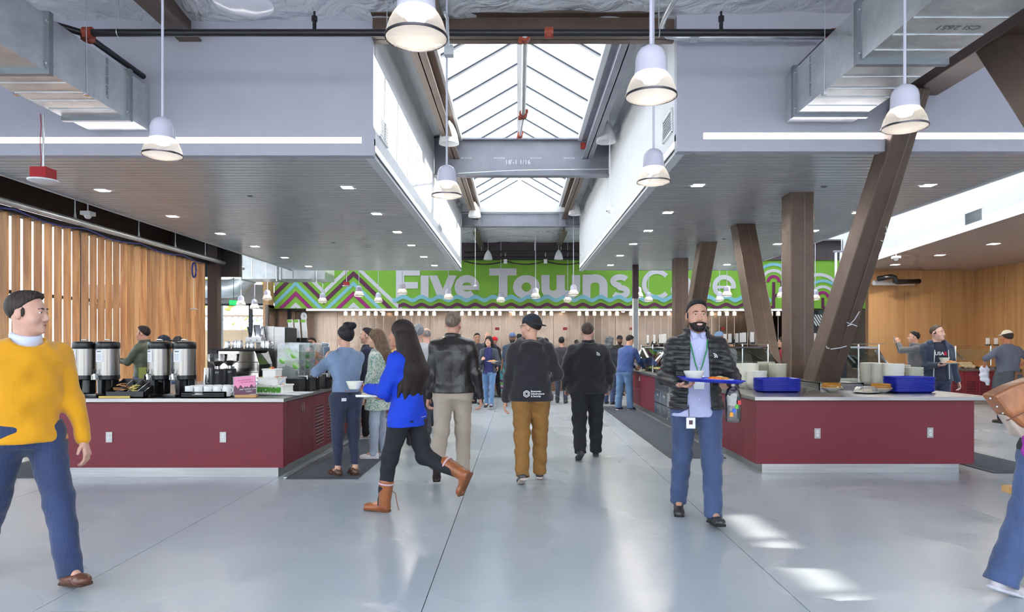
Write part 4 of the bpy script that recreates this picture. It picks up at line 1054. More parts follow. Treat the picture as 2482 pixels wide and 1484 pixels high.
# top right: horizontal beam toward the camera and the second leaning leg
bt = thing('roof_beam', (4.72, 5, 4.6), 'dark brown box beam at the top right running toward the camera', 'beam')
MB().box(4.56, 1.5, 4.42, 4.92, YR, 4.8).build('beam', BROWN, bt, bevel=0.01)
c2, xv2, yv2, dv2 = column((5.25, 4.2, 0.05), (4.75, 6.75, 4.6), 'brown steel leg with chalk lettering at the top right edge')
pa = Vector((5.25, 4.2, 0.05)); pb = Vector((4.75, 6.75, 4.6))
for s, tx, sz in ((0.905, 'B52', 0.11), (0.875, '8559', 0.09), (0.845, 'Line D - Bot 41k', 0.06)):
    text_obj(tx, sz, 'chalk_lettering', mat('yellow chalk', rgb(226, 190, 120), 0.9), c2, frame_mat(pa+(pb-pa)*s + yv2*(COLW/2+0.004), xv2, dv2))
# slim grey post in the kitchen
t = thing('slim_post', (Xp(1540, 19.5), 19.5, 0), 'slim grey steel post beside the letter s', 'post')
x = Xp(1540, 19.5)
MB().box(x-0.06, 19.44, 0, x+0.06, 19.56, Zp(724, 19.5)).build('lower_post', mat('grey painted post', rgb(150, 156, 162), 0.4, 0.3), t, bevel=0.01)
MB().box(x-0.075, 19.42, 1.0, x-0.06, 19.58, Zp(724, 19.5)).box(x+0.06, 19.42, 1.0, x+0.075, 19.58, Zp(724, 19.5)).build('white_cover', WHITEP, t)
MB().box(x-0.08, 19.42, Zp(724, 19.5), x+0.08, 19.58, ZS+0.3).build('upper_post', mat('plum painted post', rgb(66, 46, 54), 0.5), t)
# white pvc pipes by the wood room
t = thing('drain_pipe', Wp(2035, 640, 18), 'white looped drain pipes hanging near the mural trees', 'pipe')
for px, y0, y1 in ((2026, 612, 684), (2038, 612, 690), (2051, 612, 680)): MB().cyl(Wp(px, y0, 18), Wp(px, y1, 18), 0.032, n=10).build('riser', WHITEP, t, smooth=40)
MB().tube([Wp(2026, 684, 18), Wp(2027, 689, 18), Wp(2031, 691, 18), Wp(2038, 690, 18)], 0.032, 10).build('bend', WHITEP, t, smooth=True)
MB().cyl(Wp(2020, 610, 18), Wp(2060, 610, 18), 0.03, n=8).build('support', GREYST, t); MB().cyl(Wp(2040, 612, 18), Wp(2040, 540, 18), 0.015, n=6).build('rod', GALV, t)
t = thing('waste_pipe', Wp(2180, 685, 18.4), 'black waste pipe with a bend in front of the wood panels', 'pipe')
MB().tube([Wp(2128, 676, 18.4), Wp(2160, 670, 18.4), Wp(2168, 672, 18.4), Wp(2170, 682, 18.4), Wp(2174, 684, 18.4), Wp(2228, 682, 18.6)], 0.07, 12).build('pipe', BLACK, t, smooth=True)
tag(MB().cyl(Wp(2118, 686, 18.7), Wp(2215, 686, 18.9), 0.07, n=12).build('supply_pipe', WHITEP, smooth=40), 'white pipe behind the black waste pipe', 'pipe')
# ================================================================== islands and cabinets
ZT = 0.893
KICK = mk_brushed('steel kick plate', rgb(176, 176, 178), 0.35, (1, 40, 40))
def louvre_door(x, s, y0, y1, z0, z1, parent, hz, hy):
    """door on a face x (outside towards s) with slots"""
    xo = x + s*0.018
    d = MB().box(min(x, xo), y0, z0, max(x, xo), y1, z1).build('door', BURG, parent)
    m = MB(); lip = MB(); n = 12
    zz0, zz1 = z0+0.07, z1-0.17
    for k in range(n):
        z = zz0 + (zz1-zz0)*k/(n-1)
        m.box(min(xo, xo+s*0.002), y0+0.1, z, max(xo, xo+s*0.002), y1-0.1, z+0.014)
        lip.box(min(xo, xo+s*0.007), y0+0.1, z-0.006, max(xo, xo+s*0.007), y1-0.1, z)
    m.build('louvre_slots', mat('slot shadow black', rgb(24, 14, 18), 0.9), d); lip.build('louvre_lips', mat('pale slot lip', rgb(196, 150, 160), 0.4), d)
    handle(xo, s, hy, hz, d)
    return d
def plain_door(x, s, y0, y1, z0, z1, parent, hz, hy):
    xo = x + s*0.018
    d = MB().box(min(x, xo), y0, z0, max(x, xo), y1, z1).build('door', BURG, parent)
    handle(xo, s, hy, hz, d); return d
def handle(x, s, y, z, d):
    MB().tube([(x, y, z-0.05), (x+s*0.03, y, z-0.05), (x+s*0.03, y, z+0.05), (x, y, z+0.05)], 0.005, 6).build('handle', CHROME, d)
def cab(x, s, y0, y1, depth, style, label, group):
    t = thing('base_cabinet', (x - s*depth/2, (y0+y1)/2, 0), label, 'cabinet', group)
    xb = x - s*depth
    MB().box(min(x, xb), y0+0.002, 0.11, max(x, xb), y1-0.002, ZT-0.046).build('carcass', BURG, t)
    xk = x - s*0.06
    MB().box(min(xk, xb), y0, 0, max(xk, xb), y1, 0.11).build('kick_plate', KICK, t)
    ym = (y0+y1)/2; f = louvre_door if style == 'louvre' else plain_door
    f(x, s, y0+0.004, ym-0.002, 0.12, ZT-0.055, t, ZT-0.16, ym-0.03)
    f(x, s, ym+0.002, y1-0.004, 0.12, ZT-0.055, t, ZT-0.16, ym+0.03)
    return t
def outlet(px, py, d, label):
    p = Wp(px, py, d); t = thing('outlet', p, label, 'outlet', 'steel duplex outlets on the island fronts')
    MB().cbox(p+Vector((0, -0.004, 0)), (0.036, 0.004, 0.06)).build('plate', STAIN, t, bevel=0.002)
    for s in (-1, 1):
        q = p+Vector((0, -0.008, s*0.021))
        r = MB().cyl(q, q+Vector((0, -0.004, 0)), 0.017, n=16).build('receptacle', WHITEP, t)
        MB().box(q.x-0.008, q.y-0.006, q.z-0.003, q.x-0.005, q.y-0.004, q.z+0.007).box(q.x+0.005, q.y-0.006, q.z-0.003, q.x+0.008, q.y-0.004, q.z+0.007).cyl(q+Vector((0, -0.004, -0.009)), q+Vector((0, -0.006, -0.009)), 0.003, n=8).build('slots', BLACK, r)
def worktop(x0, x1, y0, y1, label):
    t = thing('worktop', ((x0+x1)/2, (y0+y1)/2, ZT-0.046), label, 'worktop')
    MB().box(x0, y0, ZT-0.045, x1, y1, ZT).build('slab', STAIN if True else None, t, bevel=0.004)
    return t
# ---- left island
LX0, LX1 = -5.2, -2.66
worktop(LX0-0.05, LX1+0.045, 7.6, 15.4, 'stainless steel worktop of the left coffee island')
t = thing('island_end', ((LX0+LX1)/2, 7.9, 0), 'burgundy front end of the left island with two outlets', 'cabinet')
MB().box(LX0, 7.66, 0.11, LX1, 8.1, ZT-0.046).build('panel', BURG, t)
MB().box(LX0+0.13, 7.70, 0, LX1-0.05, 8.1, 0.108).build('kick_plate', KICK, t)
MB().box(LX1-0.001, 7.66, 0.11, LX1+0.018, 7.78, ZT-0.046).build('filler', BURG, t)
outlet(265, 1060, 7.66, 'steel duplex outlet on the left island, the left one'); outlet(541, 1060, 7.66, 'steel duplex outlet on the left island, the right one')
y = 7.78; k = 0
names = ['first', 'second', 'third', 'fourth', 'fifth', 'sixth', 'seventh']
for st, w in (('plain', 1.0), ('louvre', 1.12), ('louvre', 1.12), ('louvre', 1.12), ('louvre', 1.12), ('louvre', 1.12)):
    y0 = max(y, 8.1) if k == 0 else y
    c = cab(LX1, 1, y, y+w, 0.7, st, '%s burgundy cabinet from the front along the aisle side of the left island' % names[k], 'burgundy cabinets of the left island')
    if k == 0:
        for ch in c.children:
            if ch.name.startswith('carcass') or ch.name.startswith('kick'):
                for v in ch.data.vertices:
                    if v.co.y + wl(c).y < 8.1: v.co.y = 8.101 - wl(c).y
    y += w; k += 1
YLE = y
for i in range(2):
    cab(LX0, -1, 8.1+i*3.6, 11.7+i*3.6 if i == 0 else YLE, 0.7, 'plain', 'long burgundy cabinet on the screen side of the left island, %s' % ('near' if i == 0 else 'far'), 'burgundy cabinets of the left island')
# steel edging strip by the mat
EDGE = mat('aluminium edging', rgb(190, 196, 200), 0.35, 0.8)
tag(MB().box(LX1+0.035, 7.62, 0.0, LX1+0.075, 15.4, 0.012).build('floor_edging', EDGE), 'bright metal edging along the left island', 'edging')
# ---- floor mats
MATG = mat('grey carpet mat', rgb(86, 94, 106), 0.95, var=0.2, vscale=(120, 120, 120), bump=0.5, bscale=(300, 300, 300))
MATE = mat('dark mat border', rgb(70, 75, 84), 0.8)
def floor_mat(x0, x1, y0, y1, label):
    t = thing('floor_mat', ((x0+x1)/2, (y0+y1)/2, 0), label, 'floor mat')
    b = 0.1
    MB().box(x0+b, y0+b, 0.001, x1-b, y1-b, 0.01).build('pile', MATG, t)
    MB().box(x0, y0, 0.001, x1, y0+b, 0.008).box(x0, y1-b, 0.001, x1, y1, 0.008).box(x0, y0+b, 0.001, x0+b, y1-b, 0.008).box(x1-b, y0+b, 0.001, x1, y1-b, 0.008).build('border', MATE, t)
floor_mat(-2.58, -1.78, 7.56, 15.6, 'long dark grey mat along the aisle side of the left island')
floor_mat(1.98, 2.72, 8.94, 16.6, 'long dark grey mat along the drawers of the right island')
floor_mat(-6.25, -5.27, 7.62, 12.0, 'dark grey mat at the far left beside the left island')
floor_mat(5.5, 6.3, 7.9, 12.0, 'dark grey mat at the right end of the right island')

# ---- right island
RX0, RX1 = 2.75, 5.24
worktop(2.71, 5.45, 7.83, 17.0, 'stainless steel worktop of the right tray island')
t = thing('island_end', (4, 8.1, 0), 'burgundy front end of the right island with two outlets', 'cabinet')
MB().box(RX0+0.02, 7.9, 0.11, RX1, 8.35, ZT-0.046).build('panel', BURG, t)
MB().box(RX1, 7.9, 0.11, RX1+0.03, 8.35, ZT-0.046).build('filler', BURG, t)
MB().box(RX0+0.08, 7.94, 0, RX1-0.12, 8.35, 0.108).build('kick_plate', KICK, t)
outlet(1981, 1051, 7.9, 'steel duplex outlet on the right island, the left one'); outlet(2254, 1049, 7.9, 'steel duplex outlet on the right island, the right one')
gR = 'burgundy cabinets of the right island'
cab(RX0+0.018, -1, 8.352, 9.45, 0.8, 'plain', 'burgundy cabinet with twin handles at the aisle corner of the right island', gR)
MB().box(RX0, 7.9, 0.11, RX0+0.019, 8.352, ZT-0.046).build('filler', BURG, t)
cab(RX1, 1, 8.352, 12.0, 0.8, 'plain', 'burgundy cabinet on the outer side of the right island', gR)
DRW = mk_brushed('blue grey drawer steel', rgb(150, 158, 170), 0.25, (40, 2, 40))
def fridge_unit(y0, y1, label):
    x = RX0; t = thing('drawer_unit', (x+0.4, (y0+y1)/2, 0), label, 'refrigerated drawers', 'steel drawer units of the right island')
    MB().box(x, y0, 0.12, x+0.8, y1, ZT-0.046).build('body', STAIN, t)
    MB().box(x+0.05, y0, 0, x+0.8, y1, 0.119).build('kick_plate', KICK, t)
    v = 0.2; ym = (y0+v+y1)/2
    MB().box(x-0.012, y0+v, 0.62, x, y1-0.02, 0.83).build('control_panel', DRW, t)
    for k, (a, b) in enumerate(((y0+v, ym-0.008), (ym+0.008, y1-0.02))):
        for z0, z1 in ((0.14, 0.355), (0.375, 0.59)):
            d = MB().box(x-0.03, a, z0, x, b, z1).build('drawer', DRW, t, bevel=0.004)
            q = (a+b)/2
            MB().box(x-0.036, q-0.05, z1-0.09, x-0.03, q+0.05, z1-0.05).build('pull', CHROME, d)
    MB().box(x-0.034, y0+v-0.03, 0.13, x-0.002, y0+v-0.006, 0.61).build('edge_strip', CHROME, t)
    for k in range(14):
        z = 0.14 + k*0.048
        MB().box(x-0.02, y0+0.01, z, x-0.004, y0+v-0.04, z+0.022).build('vent_fin', STAIN, t)
    MB().box(x-0.016, y0+0.05, 0.76, x, y0+0.11, 0.83).build('switch', mat('red switch', rgb(190, 30, 50), 0.4), t)
yy = 9.46
for k, w in enumerate((1.42, 1.42, 1.42)):
    fridge_unit(yy, yy+w, '%s steel drawer unit from the front along the right island' % names[k]); yy += w
cab(RX0+0.018, -1, yy+0.01, 17.0, 0.8, 'plain', 'far burgundy cabinet at the end of the right island', gR)
# steel curb round the columns
t = thing('column_curb', (4.26, 10.5, ZT), 'low stainless curb around the column feet on the right island', 'curb')
m = MB(); x0, x1, y0, y1 = 3.97, 4.56, 9.02, 12.0
m.box(x0, y0, ZT, x1, y0+0.012, ZT+0.095).box(x0, y1-0.012, ZT, x1, y1, ZT+0.095).box(x0, y0, ZT, x0+0.012, y1, ZT+0.095).box(x1-0.012, y0, ZT, x1, y1, ZT+0.095).box(x0, y0, ZT+0.084, x1, y1, ZT+0.093)
m.build('curb', STAIN, t)

# ---- trays, bowls and plates on the right island
def tray_mesh():
    w, d, h, r = 0.252, 0.178, 0.028, 0.05
    def rr(w, d, z, r):
        pts = []
        for cx, cy, a0 in ((w-r, d-r, 0), (-w+r, d-r, 90), (-w+r, -d+r, 180), (w-r, -d+r, 270)):
            for k in range(4): a = R(a0+30*k); pts.append((cx+r*math.cos(a), cy+r*math.sin(a), z))
        return pts
    L = [rr(w-0.03, d-0.03, 0, r), rr(w-0.008, d-0.008, h*0.7, r), rr(w, d, h*0.8, r), rr(w, d, h, r), rr(w-0.012, d-0.012, h, r), rr(w-0.032, d-0.032, 0.004, r)]
    m = MB(); n = 16
    m.v = [p for ring in L for p in ring]
    for i in range(len(L)-1):
        for k in range(n): m.f.append((i*n+k, i*n+(k+1) % n, (i+1)*n+(k+1) % n, (i+1)*n+k))
    m.f.append(tuple(range(n))[::-1]); m.f.append(tuple(range((len(L)-1)*n, len(L)*n)))
    return m
TRAY = tray_mesh().mesh('tray', smooth=40); TRAY.materials.append(BLUETRAY)
def stack(me, x, y, z, n, dz, name, label, cat, group, rot=0.0, jit=0.004):
    for i in range(n):
        o = bpy.data.objects.new(name, me); col.objects.link(o)
        o.location = (x+random.uniform(-jit, jit), y+random.uniform(-jit, jit), z+i*dz); o.rotation_euler = (0, 0, rot+random.uniform(-.02, .02))
        tag(o, label.replace('in the', ('topmost' if i == n-1 else nth(i+1)+' from the bottom')+' in the', 1), cat, group)
random.seed(21)
stack(TRAY, 3.28, 8.68, ZT, 13, 0.0122, 'cafeteria_tray', 'royal blue tray in the left tray stack', 'tray', 'blue trays, left stack')
stack(TRAY, 4.90, 8.58, ZT, 15, 0.0122, 'cafeteria_tray', 'royal blue tray in the right tray stack', 'tray', 'blue trays, right stack')
bowl = MB().lathe([(0.0, 0.0), (0.058, 0.0), (0.062, 0.008), (0.098, 0.04), (0.122, 0.075), (0.131, 0.098), (0.1315, 0.102), (0.127, 0.1), (0.117, 0.077), (0.092, 0.045), (0.055, 0.014), (0, 0.01)], n=28)
BOWL = bowl.mesh('bowl', smooth=50); BOWL.materials.append(CERAM)
PLATE = MB().lathe([(0.0, 0.0), (0.075, 0.0), (0.08, 0.004), (0.122, 0.02), (0.123, 0.024), (0.08, 0.01), (0.0, 0.007)], n=28).mesh('plate', smooth=50); PLATE.materials.append(CERAM)
DISH = MB().lathe([(0.0, 0.0), (0.06, 0.0), (0.065, 0.006), (0.118, 0.045), (0.123, 0.05), (0.117, 0.049), (0.06, 0.012), (0, 0.009)], n=28).mesh('dish', smooth=50); DISH.materials.append(CERAM)
stack(BOWL, 3.16, 9.06, ZT, 12, 0.0135, 'serving_bowl', 'cream bowl in the short stack behind the left trays', 'bowl', 'cream bowls, short stack')
stack(BOWL, 3.15, 9.34, ZT, 18, 0.0142, 'serving_bowl', 'cream bowl in the tall middle stack by the aisle', 'bowl', 'cream bowls, middle stack')
stack(BOWL, 3.18, 9.61, ZT, 18, 0.0138, 'serving_bowl', 'cream bowl in the tall rear stack by the aisle', 'bowl', 'cream bowls, rear stack')
stack(DISH, 3.55, 9.36, ZT, 24, 0.0125, 'soup_plate', 'cream soup plate in the stack behind the left trays', 'plate', 'cream soup plates, front stack')
stack(DISH, 3.49, 9.63, ZT, 25, 0.0128, 'soup_plate', 'cream soup plate in the stack beside the upright column', 'plate', 'cream soup plates, rear stack')
for k, (x, y, nn) in enumerate(((4.90, 8.93, 19), (4.89, 9.20, 19), (4.88, 9.47, 19))):
    stack(BOWL, x, y, ZT, nn, 0.0138, 'serving_bowl', 'cream bowl in the %s tall stack behind right trays' % ['nearest', 'middle', 'farthest'][k], 'bowl', 'cream bowls, right stack %s' % ['near', 'middle', 'far'][k])
stack(DISH, 5.2, 9.0, ZT, 21, 0.0125, 'soup_plate', 'cream soup plate in the stack at the right edge', 'plate', 'cream plates, right stack')
stack(PLATE, 5.2, 9.3, ZT, 27, 0.0115, 'dinner_plate', 'cream dinner plate in the rear right-edge stack', 'plate', 'cream plates, right rear stack')
def amber_bowl(p, label):
    t = thing('sample_bowl', p, label, 'covered bowl', 'white bowls with amber lids')
    MB().lathe([(0.0, 0.0), (0.045, 0.0), (0.055, 0.006), (0.1, 0.03), (0.133, 0.06), (0.128, 0.062), (0.09, 0.036), (0, 0.012)], p, 28).build('bowl', CERAM, t, smooth=50)
    MB().lathe([(0.126, 0.052), (0.126, 0.07), (0.114, 0.078), (0.112, 0.112), (0.104, 0.118), (0.0, 0.12)], p, 28).build('lid', AMBER, t, smooth=50)
    MB().lathe([(0.0, 0.058), (0.07, 0.06), (0.09, 0.05)], p, 16).build('soup', mat('orange soup', rgb(214, 140, 30), 0.4), t, smooth=True)
amber_bowl((3.95, 8.62, ZT), 'white sample bowl with amber lid before the leaning column')
amber_bowl((4.5, 8.48, ZT), 'white sample bowl with amber lid beside the right trays')
p = Vector((4.28, 8.42, ZT)); t = thing('covered_plate', p, 'white plate under a clear plastic dome between the amber bowls', 'covered plate')
MB().lathe([(0.0, 0.0), (0.1, 0.0), (0.155, 0.018), (0.153, 0.022), (0.1, 0.008), (0, 0.006)], p, 28).build('plate', WHITEC, t, smooth=50)
MB().lathe([(0.143, 0.022), (0.135, 0.03), (0.12, 0.075), (0.1, 0.085), (0, 0.087)], p, 28).build('dome', clear('clear dome', (0.95, 0.97, 1, 1), 0.2, 0.05, 0.25), t, smooth=50)
MB().sph(p+Vector((0.02, 0, 0.03)), 0.05, 10, 6, (1.3, 1, 0.5)).sph(p+Vector((-0.05, 0.02, 0.028)), 0.035, 10, 6, (1, 1, 0.6)).build('food', mat('pale bread', rgb(222, 200, 160), 0.7), t, smooth=True)

# ---- sneeze guards
CARDW = mat('white card', rgb(240, 240, 240), 0.6)
def guard(x0, x1, y0, y1, zb, zt, label, slant=0.35, cards=()):
    t = thing('sneeze_guard', ((x0+x1)/2, (y0+y1)/2, zb), label, 'sneeze guard')
    for y in (y0, (y0+y1)/2, y1):
        for x in (x0, x1):
            MB().cyl((x, y, zb), (x, y, zt), 0.016, n=10).build('post', CHROME, t, smooth=40)
        MB().cyl((x0, y, zt-0.05), (x1, y, zt-0.05), 0.014, n=8).build('crossbar', CHROME, t)
    MB().box(x0-0.08, y0-0.05, zt, x1+0.08, y1+0.05, zt+0.01).build('top_glass', GLASSG, t)
    for s, x in ((-1, x0), (1, x1)):
        m = MB(); a = Vector((x, 0, zt-0.08)); b = Vector((x+s*slant*0.6, 0, zt-0.08-slant))
        m.add([(a.x, y0, a.z), (a.x, y1, a.z), (b.x, y1, b.z), (b.x, y0, b.z), (a.x, y0, a.z+0.008), (a.x, y1, a.z+0.008), (b.x, y1, b.z+0.008), (b.x, y0, b.z+0.008)], [(0,3,2,1),(4,5,6,7),(0,1,5,4),(1,2,6,5),(2,3,7,6),(3,0,4,7)])
        m.build('slanted_glass', GLASSG, t)
        for y in (y0+0.1, y1-0.1): MB().bar((x, y, zt-0.1), (b.x, y, b.z+0.1), 0.02, 0.03).build('arm', CHROME, t)
    MB().cyl((x0+0.1, y0, zt-0.07), (x0+0.1, y1, zt-0.07), 0.02, n=8).build('heat_lamp_bar', WHITEP, t)
    return t
guard(2.95, 3.93, 10.75, 13.2, ZT, 1.50, 'glass sneeze guard behind the cream bowls on the right island')
guard(2.95, 3.93, 13.6, 16.4, ZT, 1.50, 'glass sneeze guard at the far end of the right island')
guard(5.0, 5.75, 10.9, 12.2, ZT, 1.50, 'glass sneeze guard right of the leaning column')
t = thing('serving_counter', (5.3, 13, 0), 'steel serving counter right of the columns', 'counter')
MB().box(5.46, 10.6, 0.12, 6.0, 12.3, ZT-0.04).build('body', STAIN, t); MB().box(5.46, 10.6, ZT-0.04, 6.05, 12.3, ZT).build('top', STAIN, t); MB().box(5.5, 10.7, 0, 5.95, 12.3, 0.12).build('kick_plate', KICK, t)
def card(p, label, h=0.17, w=0.06, group='white menu cards on the sneeze guards', rz=0.0):
    t = thing('menu_card', p, label, 'menu card', group); rot = Matrix.Rotation(rz, 3, 'Z')
    MB().cbox(p+Vector((0, 0, 0.012)), (w*0.6, 0.025, 0.012), rot).build('base', BLACK, t)
    MB().cbox(p+Vector((0, 0, 0.02+h/2)), (w/2, 0.004, h/2), rot).build('card', CARDW, t)
for k, (px, d) in enumerate(((1764, 12.9), (1784, 12.6), (1790, 12.2), (1797, 11.9), (1804, 11.5), (1823, 11.1))):
    card(Vector((min(3.9, Xp(px, d)), d, 1.51)), '%s white menu card from the left on the guard behind the bowls' % names[k])
card(Vector((Xp(1974, 12.1), 12.1, 1.51)), 'white menu card between the upright and leaning columns'); card(Vector((Xp(1998, 11.8), 11.8, 1.51)), 'white menu card beside the black-haired woman')
for k, (px, d) in enumerate(((1570, 15.9), (1586, 15.5), (1600, 15.2), (1606, 14.8), (1612, 14.4))):
    card(Vector((Xp(px, d), d, 1.51)), '%s white menu card from the left on the far guard' % names[k], 0.2, 0.05)
# food pans inside the guards
PANF = [mat('salad green', rgb(96, 140, 60), 0.7, var=0.4, vscale=(40, 40, 40)), mat('bread crust', rgb(214, 150, 74), 0.7, var=0.25, vscale=(30, 30, 30)), mat('tomato red', rgb(180, 50, 36), 0.5, var=0.3, vscale=(40, 40, 40)), mat('pale grain', rgb(226, 206, 150), 0.7, var=0.3, vscale=(60, 60, 60))]
fn = ['leafy green', 'golden bread', 'red tomato', 'pale grain']
for k in range(9):
    y = 10.9 + k*0.6
    t = thing('food_pan', (3.3, y, ZT), 'steel pan of %s food, %s pan from the front on the right island' % (fn[k % 4], (names + ['eighth', 'ninth'])[k]), 'food pan', 'food pans under the guards')
    m = MB().box(3.0, y, ZT, 3.6, y+0.012, ZT+0.07).box(3.0, y+0.48, ZT, 3.6, y+0.492, ZT+0.07).box(3.0, y, ZT, 3.012, y+0.49, ZT+0.07).box(3.588, y, ZT, 3.6, y+0.49, ZT+0.07).box(3.0, y, ZT, 3.6, y+0.49, ZT+0.01); m.build('pan', STAIN, t)
    m = MB(); random.seed(k)
    for j in range(26): m.sph((random.uniform(3.06, 3.54), random.uniform(y+.06, y+.43), ZT+0.05+random.uniform(0, .03)), random.uniform(.025, .05), 6, 4, (1.2, 1, .7))
    m.build('food', PANF[k % 4], t, smooth=True); t.children[1]['kind'] = 'stuff'

# ---- right-hand servery in front of the wood wall
t = thing('serving_counter', (11.6, 17.7, 0), 'dark topped counter of the wood panelled servery', 'counter')
MB().box(9.8, 17.15, ZT-0.05, 12.65, 18.2, ZT).build('top', mat('dark grey stone', rgb(92, 86, 84), 0.35), t)
x = 9.85; k = 0
while x < 12.5:
    w = 0.69
    c = thing('base_cabinet', (x+w/2, 17.6, 0), '%s red louvred cabinet from the left under the wood wall counter' % names[k], 'cabinet', 'red louvred cabinets under the wood wall counter')
    MB().box(x, 17.22, 0.1, x+w-0.004, 18.15, ZT-0.051).build('carcass', BURG, c)
    for s in (0, 1):
        a = x + 0.004 + s*(w/2); b = a + w/2 - 0.01
        dd = MB().box(a, 17.2, 0.12, b, 17.22, ZT-0.06).build('door', BURG, c)
        m = MB()
        for q in range(10): m.box(a+0.05, 17.196, 0.2+q*0.04, b-0.05, 17.2, 0.214+q*0.04)
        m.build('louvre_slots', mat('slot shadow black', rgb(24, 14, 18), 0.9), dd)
        hx = b-0.03 if s == 0 else a+0.03
        MB().tube([(hx, 17.2, 0.69), (hx, 17.17, 0.69), (hx, 17.17, 0.79), (hx, 17.2, 0.79)], 0.006, 6).build('handle', CHROME, dd)
    MB().box(x, 17.3, 0, x+w, 18.1, 0.1).build('kick_plate', KICK, c)
    x += w; k += 1
t = thing('sneeze_guard', (11.5, 17.7, ZT), 'glass sneeze guard of the wood panelled servery', 'sneeze guard')
for x in (10.3, 11.2, 12.1): MB().cyl((x, 17.5, ZT), (x, 17.5, 1.47), 0.018, n=8).build('post', CHROME, t); MB().bar((x, 17.5, 1.3), (x+0.12, 17.35, 1.12), 0.025, 0.03).build('arm', CHROME, t)
MB().box(10.0, 17.35, 1.47, 12.6, 17.9, 1.482).build('top_glass', GLASSG, t); MB().box(10.0, 17.3, 1.12, 12.6, 17.31, 1.4).build('front_glass', GLASSG, t)
for k, px in enumerate((2394, 2414, 2471)): card(Vector((Xp(px, 17.5), 17.5, 1.485)), '%s white menu card from the left on the wood wall guard' % names[k], 0.17, 0.1)
m = Vector((Xp(2350, 17.5), 17.5, ZT))
for k in range(7):
    o = MB().sph(m+Vector((0.09*(k % 4)+0.04*(k//4)-0.2, 0.05*(k//4), 0.05+0.07*(k//4))), 0.065, 12, 8, (1.1, 1.1, 0.85)).build('bread_roll', mat('pale bread roll', rgb(236, 214, 176), 0.6), smooth=True)
    tag(o, '%s round pale bread roll on the wood wall counter' % nth(k+1), 'bread roll', 'bread rolls on the wood wall counter')
for k, (px, lb) in enumerate(((2322, 'left of'), (2378, 'right of'), (2405, 'far right of'))):
    t = thing('chafing_dish', Wp(px, 889, 17.5), 'low steel dish %s the bread rolls' % lb, 'serving dish'); p = Vector((Xp(px, 17.5), 17.5, ZT)); t.location = p; _WL[t.name] = p
    MB().lathe([(0.0, 0.0), (0.12, 0.0), (0.13, 0.05), (0.12, 0.052), (0, 0.02)], p, 20).build('dish', STAIN, t, smooth=40); MB().lathe([(0.115, 0.05), (0.06, 0.075), (0, 0.08)], p, 16).build('food', PANF[1], t, smooth=True)

# ---- kitchen line far back
t = thing('serving_counter', (0, 20.9, 0), 'long serving counter of the kitchen line at the back', 'counter')
MB().box(-8.2, 20.7, 0.1, 8.6, 21.5, 0.94).build('body', mat('walnut front', rgb(120, 84, 64), 0.5, var=0.1), t); MB().box(-8.25, 20.65, 0.94, 8.65, 21.55, 0.98).build('top', STAIN, t); MB().box(-8.1, 20.8, 0, 8.5, 21.4, 0.1).build('kick_plate', KICK, t)
for k in range(8): MB().box(-8.2+2.1*k+0.01, 20.68, 0.14, -8.2+2.1*(k+1)-0.01, 20.7, 0.92).build('panel', bpy.data.materials['walnut front'], t)
# bread loaves, signs, bins on it
random.seed(5)
for k, px in enumerate((1090, 1110, 1130, 1340, 1349, 1358, 1344, 1353, 1420, 1450, 1640, 1665, 905, 930, 870)):
    p = Vector((Xp(px, 21.0), 21.0+random.uniform(-.1, .2), 0.98 + (0.17 if px in (1344, 1353) else 0)))
    o = MB().sph(p+Vector((0, 0, 0.085)), 0.085, 12, 8, (1.5, 0.9, 1.0)).build('bread_loaf', mat('baked loaf', rgb(206, 148, 84), 0.6, rnd=0.2), smooth=True)
    tag(o, '%s golden loaf on the far kitchen counter' % nth(k+1), 'bread', 'loaves on the kitchen counter')
for k, (px, c, lb) in enumerate(((1222, rgb(190, 70, 40), 'orange red'), (1188, rgb(226, 210, 180), 'cream'), (1410, rgb(240, 240, 236), 'white'))):
    p = Vector((Xp(px, 20.8), 20.8, 0.98)); t = thing('counter_sign', p, '%s sign card standing on the far kitchen counter' % lb, 'sign')
    MB().box(p.x-0.1, p.y, p.z, p.x+0.1, p.y+0.02, p.z+0.26).build('card', mat('card %s' % lb, c, 0.5), t); MB().box(p.x-0.06, p.y-0.003, p.z+0.1, p.x+0.06, p.y, p.z+0.16).build('print', CARDW if k == 0 else BLACK, t)
for k, px in enumerate((640+200, 985, 1055, 1320, 1475, 1560, 1700)):
    p = Vector((Xp(px, 21.2), 21.2, 0.98)); t = thing('stock_pot', p, '%s steel pot from the left on the far kitchen counter' % names[k], 'pot', 'steel pots on the kitchen counter')
    MB().lathe([(0, 0), (0.14, 0), (0.145, 0.02), (0.145, 0.2), (0.15, 0.205), (0.14, 0.21), (0, 0.23)], p, 20).build('body', STAIN, t, smooth=40); MB().tube([(p.x-0.06, p.y, 1.2), (p.x-0.04, p.y, 1.245), (p.x+0.04, p.y, 1.245), (p.x+0.06, p.y, 1.2)], 0.008, 6).build('lid_handle', CHROME, t)
